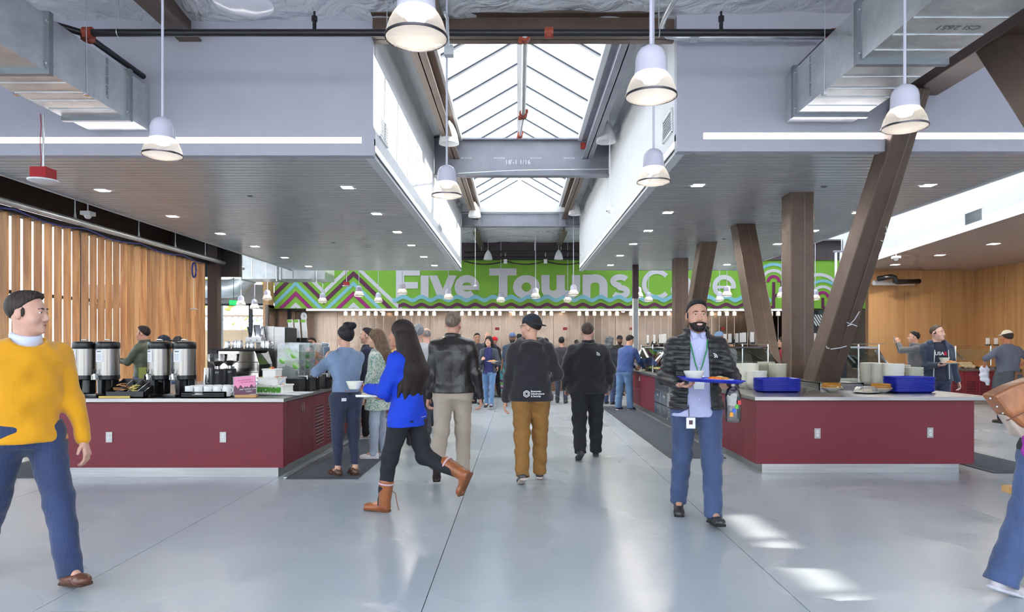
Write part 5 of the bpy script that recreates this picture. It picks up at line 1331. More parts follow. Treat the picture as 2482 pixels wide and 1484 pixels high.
# teal tray-return stand
p = Vector((Xp(1226, 20.0), 20.0, 0)); t = thing('tray_return_stand', p, 'teal stand with colourful waves and a small exit mark', 'stand')
TEAL = mat('teal panel', rgb(86, 170, 178), 0.5)
MB().box(p.x-0.17, p.y, 0.12, p.x+0.3, p.y+0.4, 1.0).build('body', TEAL, t); MB().box(p.x-0.17, p.y, 0, p.x-0.1, p.y+0.4, 0.12).box(p.x+0.2, p.y, 0, p.x+0.26, p.y+0.4, 0.12).build('feet', WHITEP, t)
for k, mt in enumerate((SIGNP, GREEN, SIGNW, SIGNM)):
    m = MB(); fr2 = lambda u, v, w: (p.x+u, p.y-0.003-w, v)
    m.stroke([(-0.17+0.47*i/16, 0.42-0.07*k+0.035*math.cos(i/16*2.2*PI)) for i in range(17)], 0.05, fr2, 0.004); m.build('wave', mt, t)
text_obj('< EXIT', 0.06, 'lettering', CARDW, t, frame_mat((p.x-0.04, p.y-0.004, 0.76), (1, 0, 0), (0, 0, 1)))
q = Vector((p.x-0.05, p.y+0.2, 1.0))
stack(PLATE, q.x, q.y, 1.2, 8, 0.012, 'dinner_plate', 'cream plate in the pile on the teal stand', 'plate', 'plates on the teal stand', jit=0.002)
tag(MB().box(q.x-0.12, q.y-0.12, 1.0, q.x+0.2, q.y+0.12, 1.2).build('blue_bin', mat('blue bin', rgb(30, 70, 190), 0.4), bevel=0.01), 'small blue bin on the teal stand', 'bin')
# ================================================================== things on the left coffee island
STB = mk_brushed('brushed urn steel', rgb(158, 154, 150), 0.3, (80, 80, 1), 0.2)
PAPER = mat('white paper label', rgb(236, 236, 240), 0.7)
INK = mat('grey print', rgb(120, 124, 136), 0.8)
def urn(label, k):
    t = thing('coffee_urn', (0, 0, 0), label, 'coffee urn', 'steel coffee urns on the left island')
    MB().box(-0.1, -0.22, 0, 0.1, 0.1, 0.03).build('drip_tray', BLACK, t, bevel=0.008)
    MB().box(-0.075, -0.2, 0.03, 0.075, -0.09, 0.034).build('drip_grate', STAIN, t)
    MB().bar((0, 0.05, 0.03), (0, 0.05, 0.2), 0.13, 0.09, (0, 1, 0)).build('rear_post', BLACK, t, bevel=0.01)
    MB().bar((0, -0.075, 0.03), (0, -0.075, 0.2), 0.06, 0.05, (0, 1, 0), 0.075, 0.06).build('front_post', BLACK, t, bevel=0.008)
    MB().lathe([(0, 0.19), (0.11, 0.19), (0.127, 0.2), (0.127, 0.245), (0, 0.245)], n=32).build('lower_band', BLACK, t, smooth=40)
    MB().lathe([(0.123, 0.24), (0.123, 0.555)], n=40).build('steel_jacket', STB, t, smooth=40)
    MB().lathe([(0.124, 0.55), (0.128, 0.555), (0.128, 0.615), (0.12, 0.63), (0.05, 0.637), (0, 0.637)], n=36).build('lid', BLACK, t, smooth=40)
    MB().tube([(-0.05, 0, 0.635), (-0.04, 0, 0.655), (0.04, 0, 0.655), (0.05, 0, 0.635)], 0.008, 6).build('lid_handle', STAIN, t)
    f = MB().cyl((0, -0.12, 0.245), (0, -0.17, 0.245), 0.02, n=12).cyl((0, -0.16, 0.265), (0, -0.16, 0.2), 0.016, n=12).build('faucet', CHROME, t, smooth=40)
    MB().tube([(-0.022, -0.16, 0.315), (0.022, -0.16, 0.315), (0.004, -0.16, 0.268), (-0.004, -0.16, 0.268)], 0.005, 6, True).build('lever', BLACK, f)
    MB().tube([(-0.05, -0.15, 0.195), (-0.056, -0.16, 0.23), (-0.035, -0.165, 0.255), (0.035, -0.165, 0.255), (0.056, -0.16, 0.23), (0.05, -0.15, 0.195)], 0.006, 6).build('guard_frame', CHROME, f)
    MB().box(-0.05, -0.168, 0.197, 0.05, -0.164, 0.25).build('guard', clear('clear guard', (0.92, 0.92, 0.92, 1), 0.3), f)
    # paper label on the jacket
    a0 = -90 + (8 if k % 2 else -12)
    m = MB(); A = []; B = []
    for i in range(9):
        a = R(a0 - 24 + 48*i/8); A.append((0.1255*math.cos(a), 0.1255*math.sin(a)))
    m.add([(x, y, 0.40) for x, y in A] + [(x, y, 0.535) for x, y in A], [(i, i+1, 10+i, 9+i) for i in range(8)])
    lb = m.build('paper_label', PAPER, t)
    m = MB()
    for z, w, h in ((0.512, 26, 0.014), (0.48, 30, 0.003), (0.465, 24, 0.003), (0.45, 30, 0.003), (0.435, 22, 0.003), (0.42, 28, 0.003)):
        pts = [(0.1262*math.cos(R(a0-w/2+w*i/6)), 0.1262*math.sin(R(a0-w/2+w*i/6))) for i in range(7)]
        m.add([(x, y, z) for x, y in pts] + [(x, y, z+h) for x, y in pts], [(i, i+1, 8+i, 7+i) for i in range(6)])
    m.build('print', INK, lb)
    return t
for k, (px, d, lb) in enumerate(((205, 7.93, 'leftmost of the four coffee urns'), (261, 7.93, 'second coffee urn from the left'), (387, 7.93, 'third coffee urn from the left, right of the condiment tray'), (447, 7.93, 'rightmost coffee urn, behind the mug tray'))):
    u = urn('tall steel and black ' + lb, k); u.location = (Xp(px, d), d, ZT); u.rotation_euler = (0, 0, R(-22))
# condiment organiser
x0, x1, y0, y1 = Xp(266, 7.75), Xp(360, 7.75), 7.66, 8.02
t = thing('condiment_tray', ((x0+x1)/2, (y0+y1)/2, ZT), 'black sloping condiment organiser with packets between the urns', 'condiment tray')
m = MB(); m.box(x0, y0, ZT, x1, y0+0.01, ZT+0.07)
for x in (x0, x1-0.01): m.add([(x, y0, ZT), (x+.01, y0, ZT), (x+.01, y1, ZT), (x, y1, ZT), (x, y0, ZT+0.07), (x+.01, y0, ZT+0.07), (x+.01, y1, ZT+0.2), (x, y1, ZT+0.2)], [(0,3,2,1),(4,5,6,7),(0,1,5,4),(1,2,6,5),(2,3,7,6),(3,0,4,7)])
m.box(x0, y1-0.01, ZT, x1, y1, ZT+0.2); m.box(x0, y0, ZT, x1, y1, ZT+0.012); m.build('box', BLACK, t)
for i in (1, 2, 3):
    x = x0+(x1-x0)*i/4
    MB().add([(x, y0+.02, ZT), (x+.008, y0+.02, ZT), (x+.008, y1, ZT), (x, y1, ZT), (x, y0+.02, ZT+0.06), (x+.008, y0+.02, ZT+0.06), (x+.008, y1, ZT+0.19), (x, y1, ZT+0.19)], [(0,3,2,1),(4,5,6,7),(0,1,5,4),(1,2,6,5),(2,3,7,6),(3,0,4,7)]).build('divider', mat('grey divider edge', rgb(120, 124, 130), 0.3), t)
MB().box(x0-0.06, y0-0.02, ZT, x1-0.15, y0-0.005, ZT+0.022).build('front_label_rail', mat('gold label strip', rgb(196, 170, 90), 0.4, 0.3), t)
random.seed(4)
KRAFT = mat('kraft paper packet', rgb(186, 138, 92), 0.7, rnd=0.15); YELP = mat('yellow sugar packet', rgb(222, 206, 120), 0.7); CREAM = mat('creamer cup', rgb(236, 232, 226), 0.5)
for i in range(8):
    c = Vector((x0+0.06+random.uniform(0, .1), y0+0.1+random.uniform(0, .16), ZT+0.06+0.012*i)); o = MB().cbox(c, (0.045, 0.03, 0.005), Matrix.Rotation(random.uniform(0, 3), 3, 'Z') @ Matrix.Rotation(random.uniform(-.4, .4), 3, 'X')).build('napkin_packet', KRAFT)
    tag(o, 'folded kraft packet heaped in the condiment organiser', 'packet', 'kraft packets')
for i in range(8):
    c = Vector((x0+0.2+random.uniform(0, .1), y0+0.1+random.uniform(0, .14), ZT+0.05+0.011*i)); o = MB().cbox(c, (0.035, 0.022, 0.005), Matrix.Rotation(random.uniform(0, 3), 3, 'Z') @ Matrix.Rotation(random.uniform(-.4, .4), 3, 'X')).build('sugar_packet', YELP)
    tag(o, 'yellow sugar packet in the condiment organiser', 'packet', 'yellow sugar packets')
for i in range(6):
    c = Vector((x0+0.1+0.055*i, y0+0.04+0.02*(i % 2), ZT+0.013)); o = MB().lathe([(0, 0), (0.014, 0), (0.02, 0.028), (0.023, 0.03), (0, 0.031)], c, 14).build('creamer_cup', CREAM, smooth=40)
    tag(o, 'small white creamer cup in the condiment organiser', 'creamer', 'creamer cups')
tag(MB().lathe([(0, 0), (0.04, 0), (0.042, 0.01), (0.042, 0.16), (0.03, 0.19), (0.03, 0.21), (0, 0.21)], (Xp(374, 8.3), 8.32, ZT), 20).build('milk_jug', STB, smooth=40), 'steel milk jug behind the third coffee urn', 'jug')
t = thing('table_sign', (Xp(347, 9.0), 9.0, ZT), 'small olive green sign behind the condiment organiser', 'sign'); x = Xp(347, 9.0)
MB().box(x-0.04, 9.0, ZT, x+0.04, 9.06, ZT+0.14).build('stand', mat('pale stand', rgb(200, 206, 190), 0.5), t); MB().box(x-0.05, 8.985, ZT+0.13, x+0.05, 9.0, ZT+0.3).build('card', mat('olive card', rgb(160, 162, 70), 0.6), t)
tag(MB().sph((Xp(335, 8.6), 8.6, ZT+0.03), 0.06, 14, 8, (1.4, 0.9, 0.5)).build('red_cloth', mat('red cloth', rgb(214, 40, 60), 0.8), smooth=True), 'folded red cloth behind the condiment organiser', 'cloth')
tag(MB().box(Xp(246, 8.7), 8.6, ZT, Xp(300, 8.7), 8.8, ZT+0.1).build('napkin_box', mat('pale grey box', rgb(196, 200, 208), 0.4), bevel=0.01), 'pale grey napkin box behind the second urn', 'box')
# mug tray
x0, x1, y0, y1 = Xp(443, 7.72), Xp(572, 7.95), 7.66, 8.08
t = thing('serving_tray', ((x0+x1)/2, (y0+y1)/2, ZT), 'black handled tray full of white mugs', 'tray')
hx = (x0+x1)/2 - 0.06
m = MB().box(x0, y0, ZT, x1, y1, ZT+0.012).box(x0, y1-0.012, ZT, x1, y1, ZT+0.068).box(x0, y0, ZT, x0+0.012, y1, ZT+0.068).box(x1-0.012, y0, ZT, x1, y1, ZT+0.068)
m.box(x0, y0, ZT, x1, y0+0.012, ZT+0.035).box(x0, y0, ZT+0.056, x1, y0+0.012, ZT+0.068).box(x0, y0, ZT+0.03, hx-0.06, y0+0.012, ZT+0.07).box(hx+0.06, y0, ZT+0.03, x1, y0+0.012, ZT+0.07)
m.build('tray', BLACKM, t)
MB().box(hx-0.06, y0-0.001, ZT+0.035, hx+0.06, y0+0.013, ZT+0.037).build('handle_lip', WHITEP, t)
mug = None; k = 0
for j in range(3):
    for i in range(5):
        p = (x0+0.065+0.107*i, y0+0.075+0.125*j, ZT+0.013)
        lb = 'white mug in the black tray, %s row, %s' % (['front', 'middle', 'back'][j], ['leftmost', 'second from left', 'middle', 'second from right', 'rightmost'][i])
        if mug is None:
            mug = thing('mug', (0, 0, 0), lb, 'mug', 'white mugs in the black tray')
            MB().lathe([(0, 0), (0.038, 0), (0.044, 0.01), (0.046, 0.115), (0.043, 0.116), (0.041, 0.012), (0, 0.01)], n=24).build('cup', WHITEC, mug, smooth=40)
            MB().tube([(0.04+0.03*math.sin(a), 0, 0.07-0.03*math.cos(a)) for a in np.linspace(0, PI, 9)], 0.006, 6).build('handle', WHITEC, mug, smooth=True)
            mug.location = p; mug.rotation_euler = (0, 0, 0.1)
        else: dup(mug, p, random.uniform(-0.3, 0.5), lb)
# pink event sign on a wooden block
c = Vector((Xp(593, 7.72), 7.74, ZT)); t = thing('event_sign', c, 'pink and plum party sign in a clear holder on a wooden block', 'sign')
MB().box(c.x-0.11, c.y-0.03, ZT, c.x+0.13, c.y+0.05, ZT+0.03).build('wooden_base', wood('pale block wood', rgb(206, 160, 104), rgb(180, 130, 80), (3, 20, 20)), t, bevel=0.003)
rot = Matrix.Rotation(R(-8), 3, 'X') @ Matrix.Rotation(R(-5), 3, 'Y')
cc = c + Vector((-0.005, 0, 0.135))
MB().cbox(cc, (0.132, 0.003, 0.11), rot).build('holder', clear('clear acrylic', (0.97, 0.97, 0.98, 1), 0.15), t)
def sf(u, v, w): return cc + rot @ Vector((u, -0.004-w, v))
MB().prism([(-0.125, -0.105), (0.125, -0.105), (0.125, 0.105), (-0.125, 0.105)], sf, 0.001).build('paper', mat('plum print', rgb(110, 74, 92), 0.7), t)
top = [(-0.122 + 0.244*i/24, -0.01 + 0.018*math.sin(i*1.05) - (0.022 if i in (13, 14) else 0)) for i in range(25)]
MB().strip([(u, 0.103) for u, v in top], top, lambda u, v, w: sf(u, v, w+0.001), 0.001).build('pink_drip', mat('pink print', rgb(236, 150, 186), 0.7), t)
def tM(u, v): return frame_mat(sf(u, v, 0.0035), rot @ Vector((1, 0, 0)), rot @ Vector((0, 0, 1)))
text_obj('FIVE TOWNS CAFE', 0.022, 'lettering', WHITEP, t, tM(0.035, -0.045)); text_obj('TURNS 1', 0.02, 'lettering', WHITEP, t, tM(0.05, -0.072))
PLUMT = mat('rose print', rgb(200, 96, 140), 0.7)
text_obj('YOU ARE INVITED', 0.02, 'lettering', PLUMT, t, tM(0.0, 0.06)); text_obj('BIRTHDAY PARTY', 0.018, 'lettering', PLUMT, t, tM(0.03, 0.035))
# three tier cake
random.seed(9)
c = Vector((Xp(664, 8.15), 8.18, ZT)); t = thing('birthday_cake', c, 'white three tier cake with green letters and fruit on a long platter', 'cake')
rot = Matrix.Rotation(R(-9), 3, 'Z')
FROST = mat('white frosting', rgb(244, 242, 236), 0.6)
pl = MB(); pl.cbox(c+rot@Vector((0.06, 0, 0.012)), (0.34, 0.16, 0.006), rot)
for sx, sy, hx_, hy_ in ((0, -0.165, 0.35, 0.012), (0, 0.165, 0.35, 0.012), (-0.345, 0, 0.012, 0.16), (0.345, 0, 0.012, 0.16)): pl.cbox(c+rot@Vector((0.06+sx, sy, 0.022)), (hx_, hy_, 0.006), rot)
MB().cbox(c+rot@Vector((0.06, 0, 0.004)), (0.28, 0.12, 0.004), rot).build('platter_foot', WHITEC, t); pl.build('platter', WHITEC, t, bevel=0.004)
tiers = [((0.0, 0.0), (0.168, 0.13), 0.02, 0.095), ((-0.05, 0.02), (0.13, 0.1), 0.11, 0.09), ((-0.05, 0.03), (0.085, 0.075), 0.2, 0.10)]
FR = [mat('strawberry', rgb(206, 40, 44), 0.4), mat('kiwi green', rgb(128, 186, 60), 0.4), mat('orange fruit', rgb(238, 150, 40), 0.4)]
for i, ((ox, oy), (hx_, hy_), z, h) in enumerate(tiers):
    b = MB().cbox(c+rot@Vector((ox, oy, z+h/2)), (hx_, hy_, h/2), rot).build('tier', FROST, t, bevel=0.006)
    for zz in (z+0.008, z+h):
        m = MB()
        for s in (-1, 1):
            for q in range(int(hx_*2/0.02)+1): m.sph(c+rot@Vector((ox-hx_+0.02*q, oy+s*hy_, zz)), 0.012, 6, 4)
            for q in range(int(hy_*2/0.02)+1): m.sph(c+rot@Vector((ox+s*hx_, oy-hy_+0.02*q, zz)), 0.012, 6, 4)
        m.build('piping', FROST, b, smooth=True)
spots = [(-0.14, -0.1, 0.115), (-0.12, -0.11, 0.115), (-0.1, -0.1, 0.115), (0.13, -0.09, 0.115), (0.11, -0.1, 0.115), (0.15, -0.08, 0.118), (-0.15, -0.06, 0.205), (-0.13, -0.07, 0.205), (0.04, -0.06, 0.205), (0.06, -0.05, 0.205), (0.05, 0.0, 0.205), (-0.06, 0.02, 0.31), (-0.04, 0.03, 0.312), (-0.08, 0.03, 0.31), (-0.05, 0.04, 0.318), (0.07, 0.03, 0.207)]
for k, s in enumerate(spots):
    MB().sph(c+rot@Vector(s), 0.018, 8, 6, (1.1, 1, 0.8)).build('fruit', FR[k % 3], t, smooth=True)
for s, e in (((-0.13, -0.1, 0.12), (-0.2, -0.12, 0.18)), ((0.11, -0.09, 0.12), (0.17, -0.1, 0.19))): MB().cyl(c+rot@Vector(s), c+rot@Vector(e), 0.006, n=8).build('wafer_stick', mat('pale blue wafer', rgb(180, 200, 230), 0.5), t)
text_obj('5TOWNS', 0.076, 'letters', mat('green icing', rgb(88, 160, 52), 0.5), t, frame_mat(c+rot@Vector((0.0, -0.14, 0.062)), rot@Vector((1, 0, 0)), (0, 0, 1)), extrude=0.006, bold=0.006, sx=0.92)
# infused water dispensers
CLR = clear('clear tank plastic', (0.96, 0.98, 0.99, 1), 0.12, 0.03, 0.06)
WATER = clear('cloudy water', (0.96, 0.98, 0.97, 1), 0.02, 0.1, 0.22, rgb(240, 248, 246))
for k, (ox, oy, fc, lb) in enumerate(((0.0, 0.0, 1, 'lime'), (0.16, 0.34, 1, 'mint'), (0.3, 0.66, 2, 'grapefruit'))):
    c = Vector((-2.86+0.03*k, 8.62+0.34*k, ZT)); t = thing('water_dispenser', c, 'clear water tank with %s on a black base, %s of three' % (lb, ['nearest', 'middle', 'farthest'][k]), 'drink dispenser', 'fruit water dispensers')
    MB().box(c.x-0.14, c.y-0.13, ZT, c.x+0.13, c.y+0.13, ZT+0.17).build('base', BLACKM, t, bevel=0.006)
    z0, z1 = ZT+0.172, ZT+0.60; w = 0.005
    m = MB()
    for (ax, ay, bx, by) in ((-0.14, -0.13, 0.13, -0.125), (-0.14, 0.125, 0.13, 0.13), (-0.14, -0.125, -0.135, 0.125), (0.125, -0.125, 0.13, 0.125)): m.box(c.x+ax, c.y+ay, z0, c.x+bx, c.y+by, z1)
    m.build('tank', CLR, t); MB().box(c.x-0.145, c.y-0.135, z1, c.x+0.135, c.y+0.135, z1+0.025).build('lid', CLR, t)
    MB().box(c.x-0.133, c.y-0.123, z0+0.005, c.x+0.123, c.y+0.123, z0+0.33).build('water', WATER, t)
    MB().cyl((c.x, c.y, z0), (c.x, c.y, z0+0.3), 0.04, n=16).build('ice_core', CLR, t)
    for q in range(9):
        a = q*0.9; p = Vector((c.x+0.085*math.cos(a*1.3), c.y-0.105+0.1*(q % 3), z0+0.16+0.022*q))
        MB().cyl(p, p+Vector((0.006, -0.01, 0.008)), 0.045, n=14).build('fruit_slice', mat(['x', 'lime slice', 'mint leaf', 'grapefruit slice'][k+1], [rgb(120, 190, 60), rgb(70, 150, 50), rgb(240, 130, 80)][k], 0.4), t)
    f = MB().cyl((c.x+0.13, c.y, ZT+0.2), (c.x+0.19, c.y, ZT+0.2), 0.014, n=10).cyl((c.x+0.19, c.y, ZT+0.21), (c.x+0.19, c.y, ZT+0.16), 0.012, n=10).build('spigot', CHROME, t, smooth=40)
    MB().box(c.x+0.14, c.y-0.04, ZT, c.x+0.22, c.y+0.04, ZT+0.012).build('drip_tray', BLACK, t)
# coffee grinders
for k, (px, d, lb) in enumerate(((527, 8.35, 'left'), (557, 8.55, 'right'))):
    c = Vector((Xp(px, d), d, ZT)); t = thing('coffee_grinder', c, 'black coffee grinder with clear bean hopper, the %s one' % lb, 'coffee grinder', 'black coffee grinders')
    MB().lathe([(0, 0), (0.085, 0), (0.088, 0.01), (0.078, 0.06), (0.078, 0.28), (0.07, 0.3), (0, 0.3)], c, 20).build('body', BLACKM, t, smooth=40)
    MB().cyl(c+Vector((0, 0, 0.3)), c+Vector((0, 0, 0.335)), 0.03, n=14).build('collar', CHROME, t, smooth=40)
    MB().lathe([(0.028, 0.335), (0.05, 0.36), (0.105, 0.395), (0.115, 0.48), (0.118, 0.485)], c, 24).build('hopper', clear('smoky hopper', (0.82, 0.8, 0.8, 1), 0.25), t, smooth=40)
    MB().lathe([(0, 0.338), (0.026, 0.338), (0.045, 0.36), (0.088, 0.39), (0, 0.405)], c, 20).build('beans', mat('coffee beans', rgb(70, 40, 28), 0.6, var=0.4, vscale=(90, 90, 90)), t, smooth=True)
    MB().box(c.x-0.1, c.y-0.14, ZT, c.x+0.02, c.y-0.05, ZT+0.03).build('grounds_tray', BLACK, t)
    MB().cbox(c+Vector((-0.07, -0.06, 0.12)), (0.03, 0.04, 0.012)).build('fork', CHROME, t)
    text_obj('E37', 0.03, 'badge', CARDW, t, frame_mat(c+Vector((0.03, -0.079, 0.26)), (1, 0, 0), (0, 0, 1)))
# espresso machine
x0, x1, y0, y1 = Xp(500, 9.2), Xp(640, 9.2), 9.2, 9.75
t = thing('espresso_machine', ((x0+x1)/2, (y0+y1)/2, ZT), 'chrome and black espresso machine with jugs on top', 'espresso machine')
prof = [(0.05, 0), (0.56, 0), (0.6, 0.12), (0.6, 0.33), (0.54, 0.52), (0.05, 0.52), (0.0, 0.44), (0.0, 0.08)]
xm = x0+0.1
MB().prism([(xm+u*1.02, ZT+v) for u, v in prof], lambda u, v, w: (u, y0+w, v), 0.5).build('body', mat('mirror steel', rgb(196, 194, 190), 0.08, 1.0), t, bevel=0.01)
for zz in (0.1, 0.22, 0.36): MB().box(xm+0.08, y0-0.004, ZT+zz, xm+0.6, y0+0.001, ZT+zz+0.008).build('panel_seam', BLACK, t)
MB().box(xm-0.04, y0-0.03, ZT+0.02, xm+0.06, y1-0.03, ZT+0.54).build('black_side', BLACKM, t, bevel=0.02)
MB().box(xm-0.05, y0-0.02, ZT+0.52, xm+0.62, y1, ZT+0.545).build('cup_rail_top', BLACKM, t)
MB().box(xm-0.15, y0-0.1, ZT, xm+0.66, y1-0.06, ZT+0.02).build('drip_base', BLACKM, t)
JUG = None; random.seed(2)
for k in range(7):
    p = (xm+0.1+0.085*k+(0.05 if k > 4 else 0), y0+0.2+0.06*(k % 2), ZT+0.546)
    lb = '%s steel milk jug from the left on top of the espresso machine' % names[k]
    if JUG is None:
        JUG = thing('milk_jug', (0, 0, 0), lb, 'jug', 'steel jugs on the espresso machine')
        MB().lathe([(0, 0), (0.04, 0), (0.042, 0.01), (0.034, 0.07), (0.037, 0.1), (0.034, 0.1), (0.03, 0.07), (0, 0.01)], n=18).build('body', CHROME, JUG, smooth=40)
        MB().tube([(0.035+0.03*math.sin(a), 0, 0.055-0.03*math.cos(a)) for a in np.linspace(0, PI, 8)], 0.004, 6).build('handle', CHROME, JUG); JUG.location = p
    else: dup(JUG, p, k*1.1, lb, scale=random.uniform(0.8, 1.15))
tag(MB().lathe([(0, 0), (0.06, 0), (0.065, 0.02), (0.05, 0.25), (0.05, 0.3), (0, 0.3)], (Xp(500, 8.8), 8.85, ZT), 16).build('steam_pitcher', CHROME, smooth=40), 'tall shiny steel pitcher left of the grinders', 'pitcher')
# steel tower, pot on shelf, tap cards, tablet, glasses
x0, x1 = Xp(634, 9.95), Xp(693, 9.95)
t = thing('steel_cabinet', ((x0+x1)/2, 10.2, ZT), 'upright polished steel cabinet behind the cake', 'cabinet')
MB().box(x0, 9.9, ZT, x0+0.2, 10.4, 1.76).build('side', STAIN, t); MB().box(x0+0.204, 9.9, ZT, x1, 10.4, 1.75).build('door', STAIN, t); MB().box(x1, 9.9, ZT, x1+0.012, 10.4, 1.74).build('edge', BLACKM, t); MB().box(x0+0.24, 9.895, ZT+0.25, x0+0.28, 9.9, ZT+0.42).build('label', CARDW, t)
x = Xp(626, 9.8); t = thing('hot_water_tower', (x, 9.8, ZT), 'steel brewer head with a bucket beside the steel cabinet', 'brewer')
MB().box(x-0.14, 9.7, 1.52, x+0.08, 9.88, 1.6).build('head', STAIN, t); MB().lathe([(0.09, 0), (0.07, 0.17), (0.065, 0.175), (0, 0.175)], (x+0.0, 9.8, 1.6), 20).build('bucket', CHROME, t, smooth=40)
MB().tube([(x-0.08, 9.8, 1.62), (x-0.13, 9.8, 1.66), (x-0.15, 9.8, 1.75)], 0.014, 8).build('handle', BLACK, t); MB().box(x-0.03, 9.8, ZT, x+0.06, 9.9, 1.52).build('column', STAIN, t)
for k in range(2): MB().cyl((x-0.08+0.09*k, 9.7, 1.56), (x-0.08+0.09*k, 9.685, 1.56), 0.012, n=10).build('button', WHITEP, t)
for k, px in enumerate((705, 721, 738)):
    d = 10.6; p = Vector((Xp(px, d), d, Zp(820, d)))
    t = thing('drink_tap_sign', p, 'white and green drink tap card, %s of three' % ['left', 'middle', 'right'][k], 'tap sign', 'white tap cards')
    MB().cbox(p+Vector((0, 0, 0.145)), (0.038, 0.01, 0.145), Matrix.Rotation(R(-4), 3, 'Y')).build('card', CARDW, t); MB().cbox(p+Vector((-0.02, -0.011, 0.265)), (0.036, 0.003, 0.02)).build('green_top', GREEN, t); MB().cbox(p+Vector((0, 0, -0.03)), (0.045, 0.03, 0.035)).build('base', BLACK, t)
t = thing('tap_tower', (Xp(722, 10.65), 10.65, ZT), 'black drink tap tower behind the water dispensers', 'drink tower'); MB().box(Xp(692, 10.65), 10.6, ZT, Xp(752, 10.65), 10.75, Zp(828, 10.6)).build('body', BLACKM, t)
c = Vector((Xp(790, 9.6), 9.6, ZT)); t = thing('glass_rack', c, 'clear glasses stacked on a black sloping rack beside the denim jacket', 'rack')
MB().add([(c.x-0.25, 9.5, ZT), (c.x+0.14, 9.5, ZT), (c.x+0.14, 10.1, ZT), (c.x-0.25, 10.1, ZT), (c.x-0.25, 9.5, ZT+0.3), (c.x+0.14, 9.5, ZT+0.06), (c.x+0.14, 10.1, ZT+0.06), (c.x-0.25, 10.1, ZT+0.3)], [(0,3,2,1),(4,5,6,7),(0,1,5,4),(1,2,6,5),(2,3,7,6),(3,0,4,7)]).build('slope', BLACKM, t)
G = MB().lathe([(0.026, 0), (0.034, 0.1), (0.032, 0.1), (0.024, 0.006), (0, 0.006)], n=12).mesh('tumbler', smooth=40); G.materials.append(clear('tumbler plastic', (0.93, 0.95, 0.97, 1), 0.35))
for j in range(5):
    for i in range(6):
        for l in range(2):
            o = bpy.data.objects.new('tumbler', G); col.objects.link(o); u = i/5
            o.location = (c.x-0.2+0.3*u*0.98+0.02, 9.55+0.11*j, ZT+0.272-0.185*u+0.02+0.1*l); tag(o, 'clear tumbler, %s row, %s column, %s layer of the sloping rack' % (nth(j+1), nth(i+1), ['lower', 'upper'][l]), 'tumbler', 'clear tumblers on the rack')
p = Vector((Xp(797, 10.4), 10.4, ZT)); t = thing('payment_tablet', p, 'white payment tablet on a stand left of the denim jacket woman', 'tablet')
MB().bar(p, p+Vector((0, 0, 0.5)), 0.05, 0.05, (0, 1, 0)).build('stand', WHITEP, t); rot = Matrix.Rotation(R(-25), 3, 'X') @ Matrix.Rotation(R(8), 3, 'Y')
MB().cbox(p+Vector((-0.06, -0.02, 0.55)), (0.06, 0.008, 0.09), rot).build('case', WHITEP, t, bevel=0.006); MB().cbox(p+Vector((-0.06, -0.02, 0.55))+rot@Vector((0, -0.009, 0)), (0.05, 0.002, 0.075), rot).build('screen', mat('grey screen', rgb(110, 126, 140), 0.1), t)
t = thing('checkout_counter', (-2.2, 13.9, ZT), 'black payment station on the left island', 'till'); MB().box(-3.6, 10.9, ZT, -2.75, 11.5, ZT+0.32).build('body', BLACKM, t, bevel=0.01); MB().box(-3.62, 10.88, ZT+0.32, -2.73, 11.52, ZT+0.345).build('top', STAIN, t)
t = thing('sink_tap', (Xp(474, 8.6), 8.6, ZT), 'slim chrome tap behind the mug tray', 'tap'); x = Xp(475, 8.6); MB().tube([(x, 8.6, ZT), (x, 8.6, ZT+0.22)] + [(x-0.02+0.02*math.cos(a), 8.6-0.0, ZT+0.22+0.02*math.sin(a)) for a in np.linspace(0, PI, 6)] + [(x-0.04, 8.6, ZT+0.17)], 0.008, 8).build('spout', CHROME, t, smooth=True); MB().cyl((x+0.06, 8.6, ZT), (x+0.06, 8.6, ZT+0.07), 0.012, n=10).build('valve', CHROME, t)
# wooden table edge at the far right
t = thing('wooden_bench', (3.75, 4.6, 0), 'pale wooden bench rails at the right edge of the picture', 'bench')
WB = wood('pale bench wood', rgb(214, 170, 110), rgb(190, 140, 84), (2, 14, 14))
for py, d in ((1188, 5.0), (1320, 4.4)):
    pass
xq = Xp(2445, 5.2)
MB().box(xq, 5.12, Zp(1193, 5.2)-0.01, xq+1.2, 5.28, Zp(1183, 5.2)+0.008).build('seat_board', WB, t); MB().box(Xp(2444, 4.45), 4.4, Zp(1323, 4.45), Xp(2444, 4.45)+1.2, 4.5, Zp(1313, 4.45)).build('stretcher', WB, t)
MB().box(4.2, 5.15, 0, 4.28, 5.25, 0.4).box(4.6, 4.42, 0, 4.68, 4.48, 0.3).build('leg', WB, t)
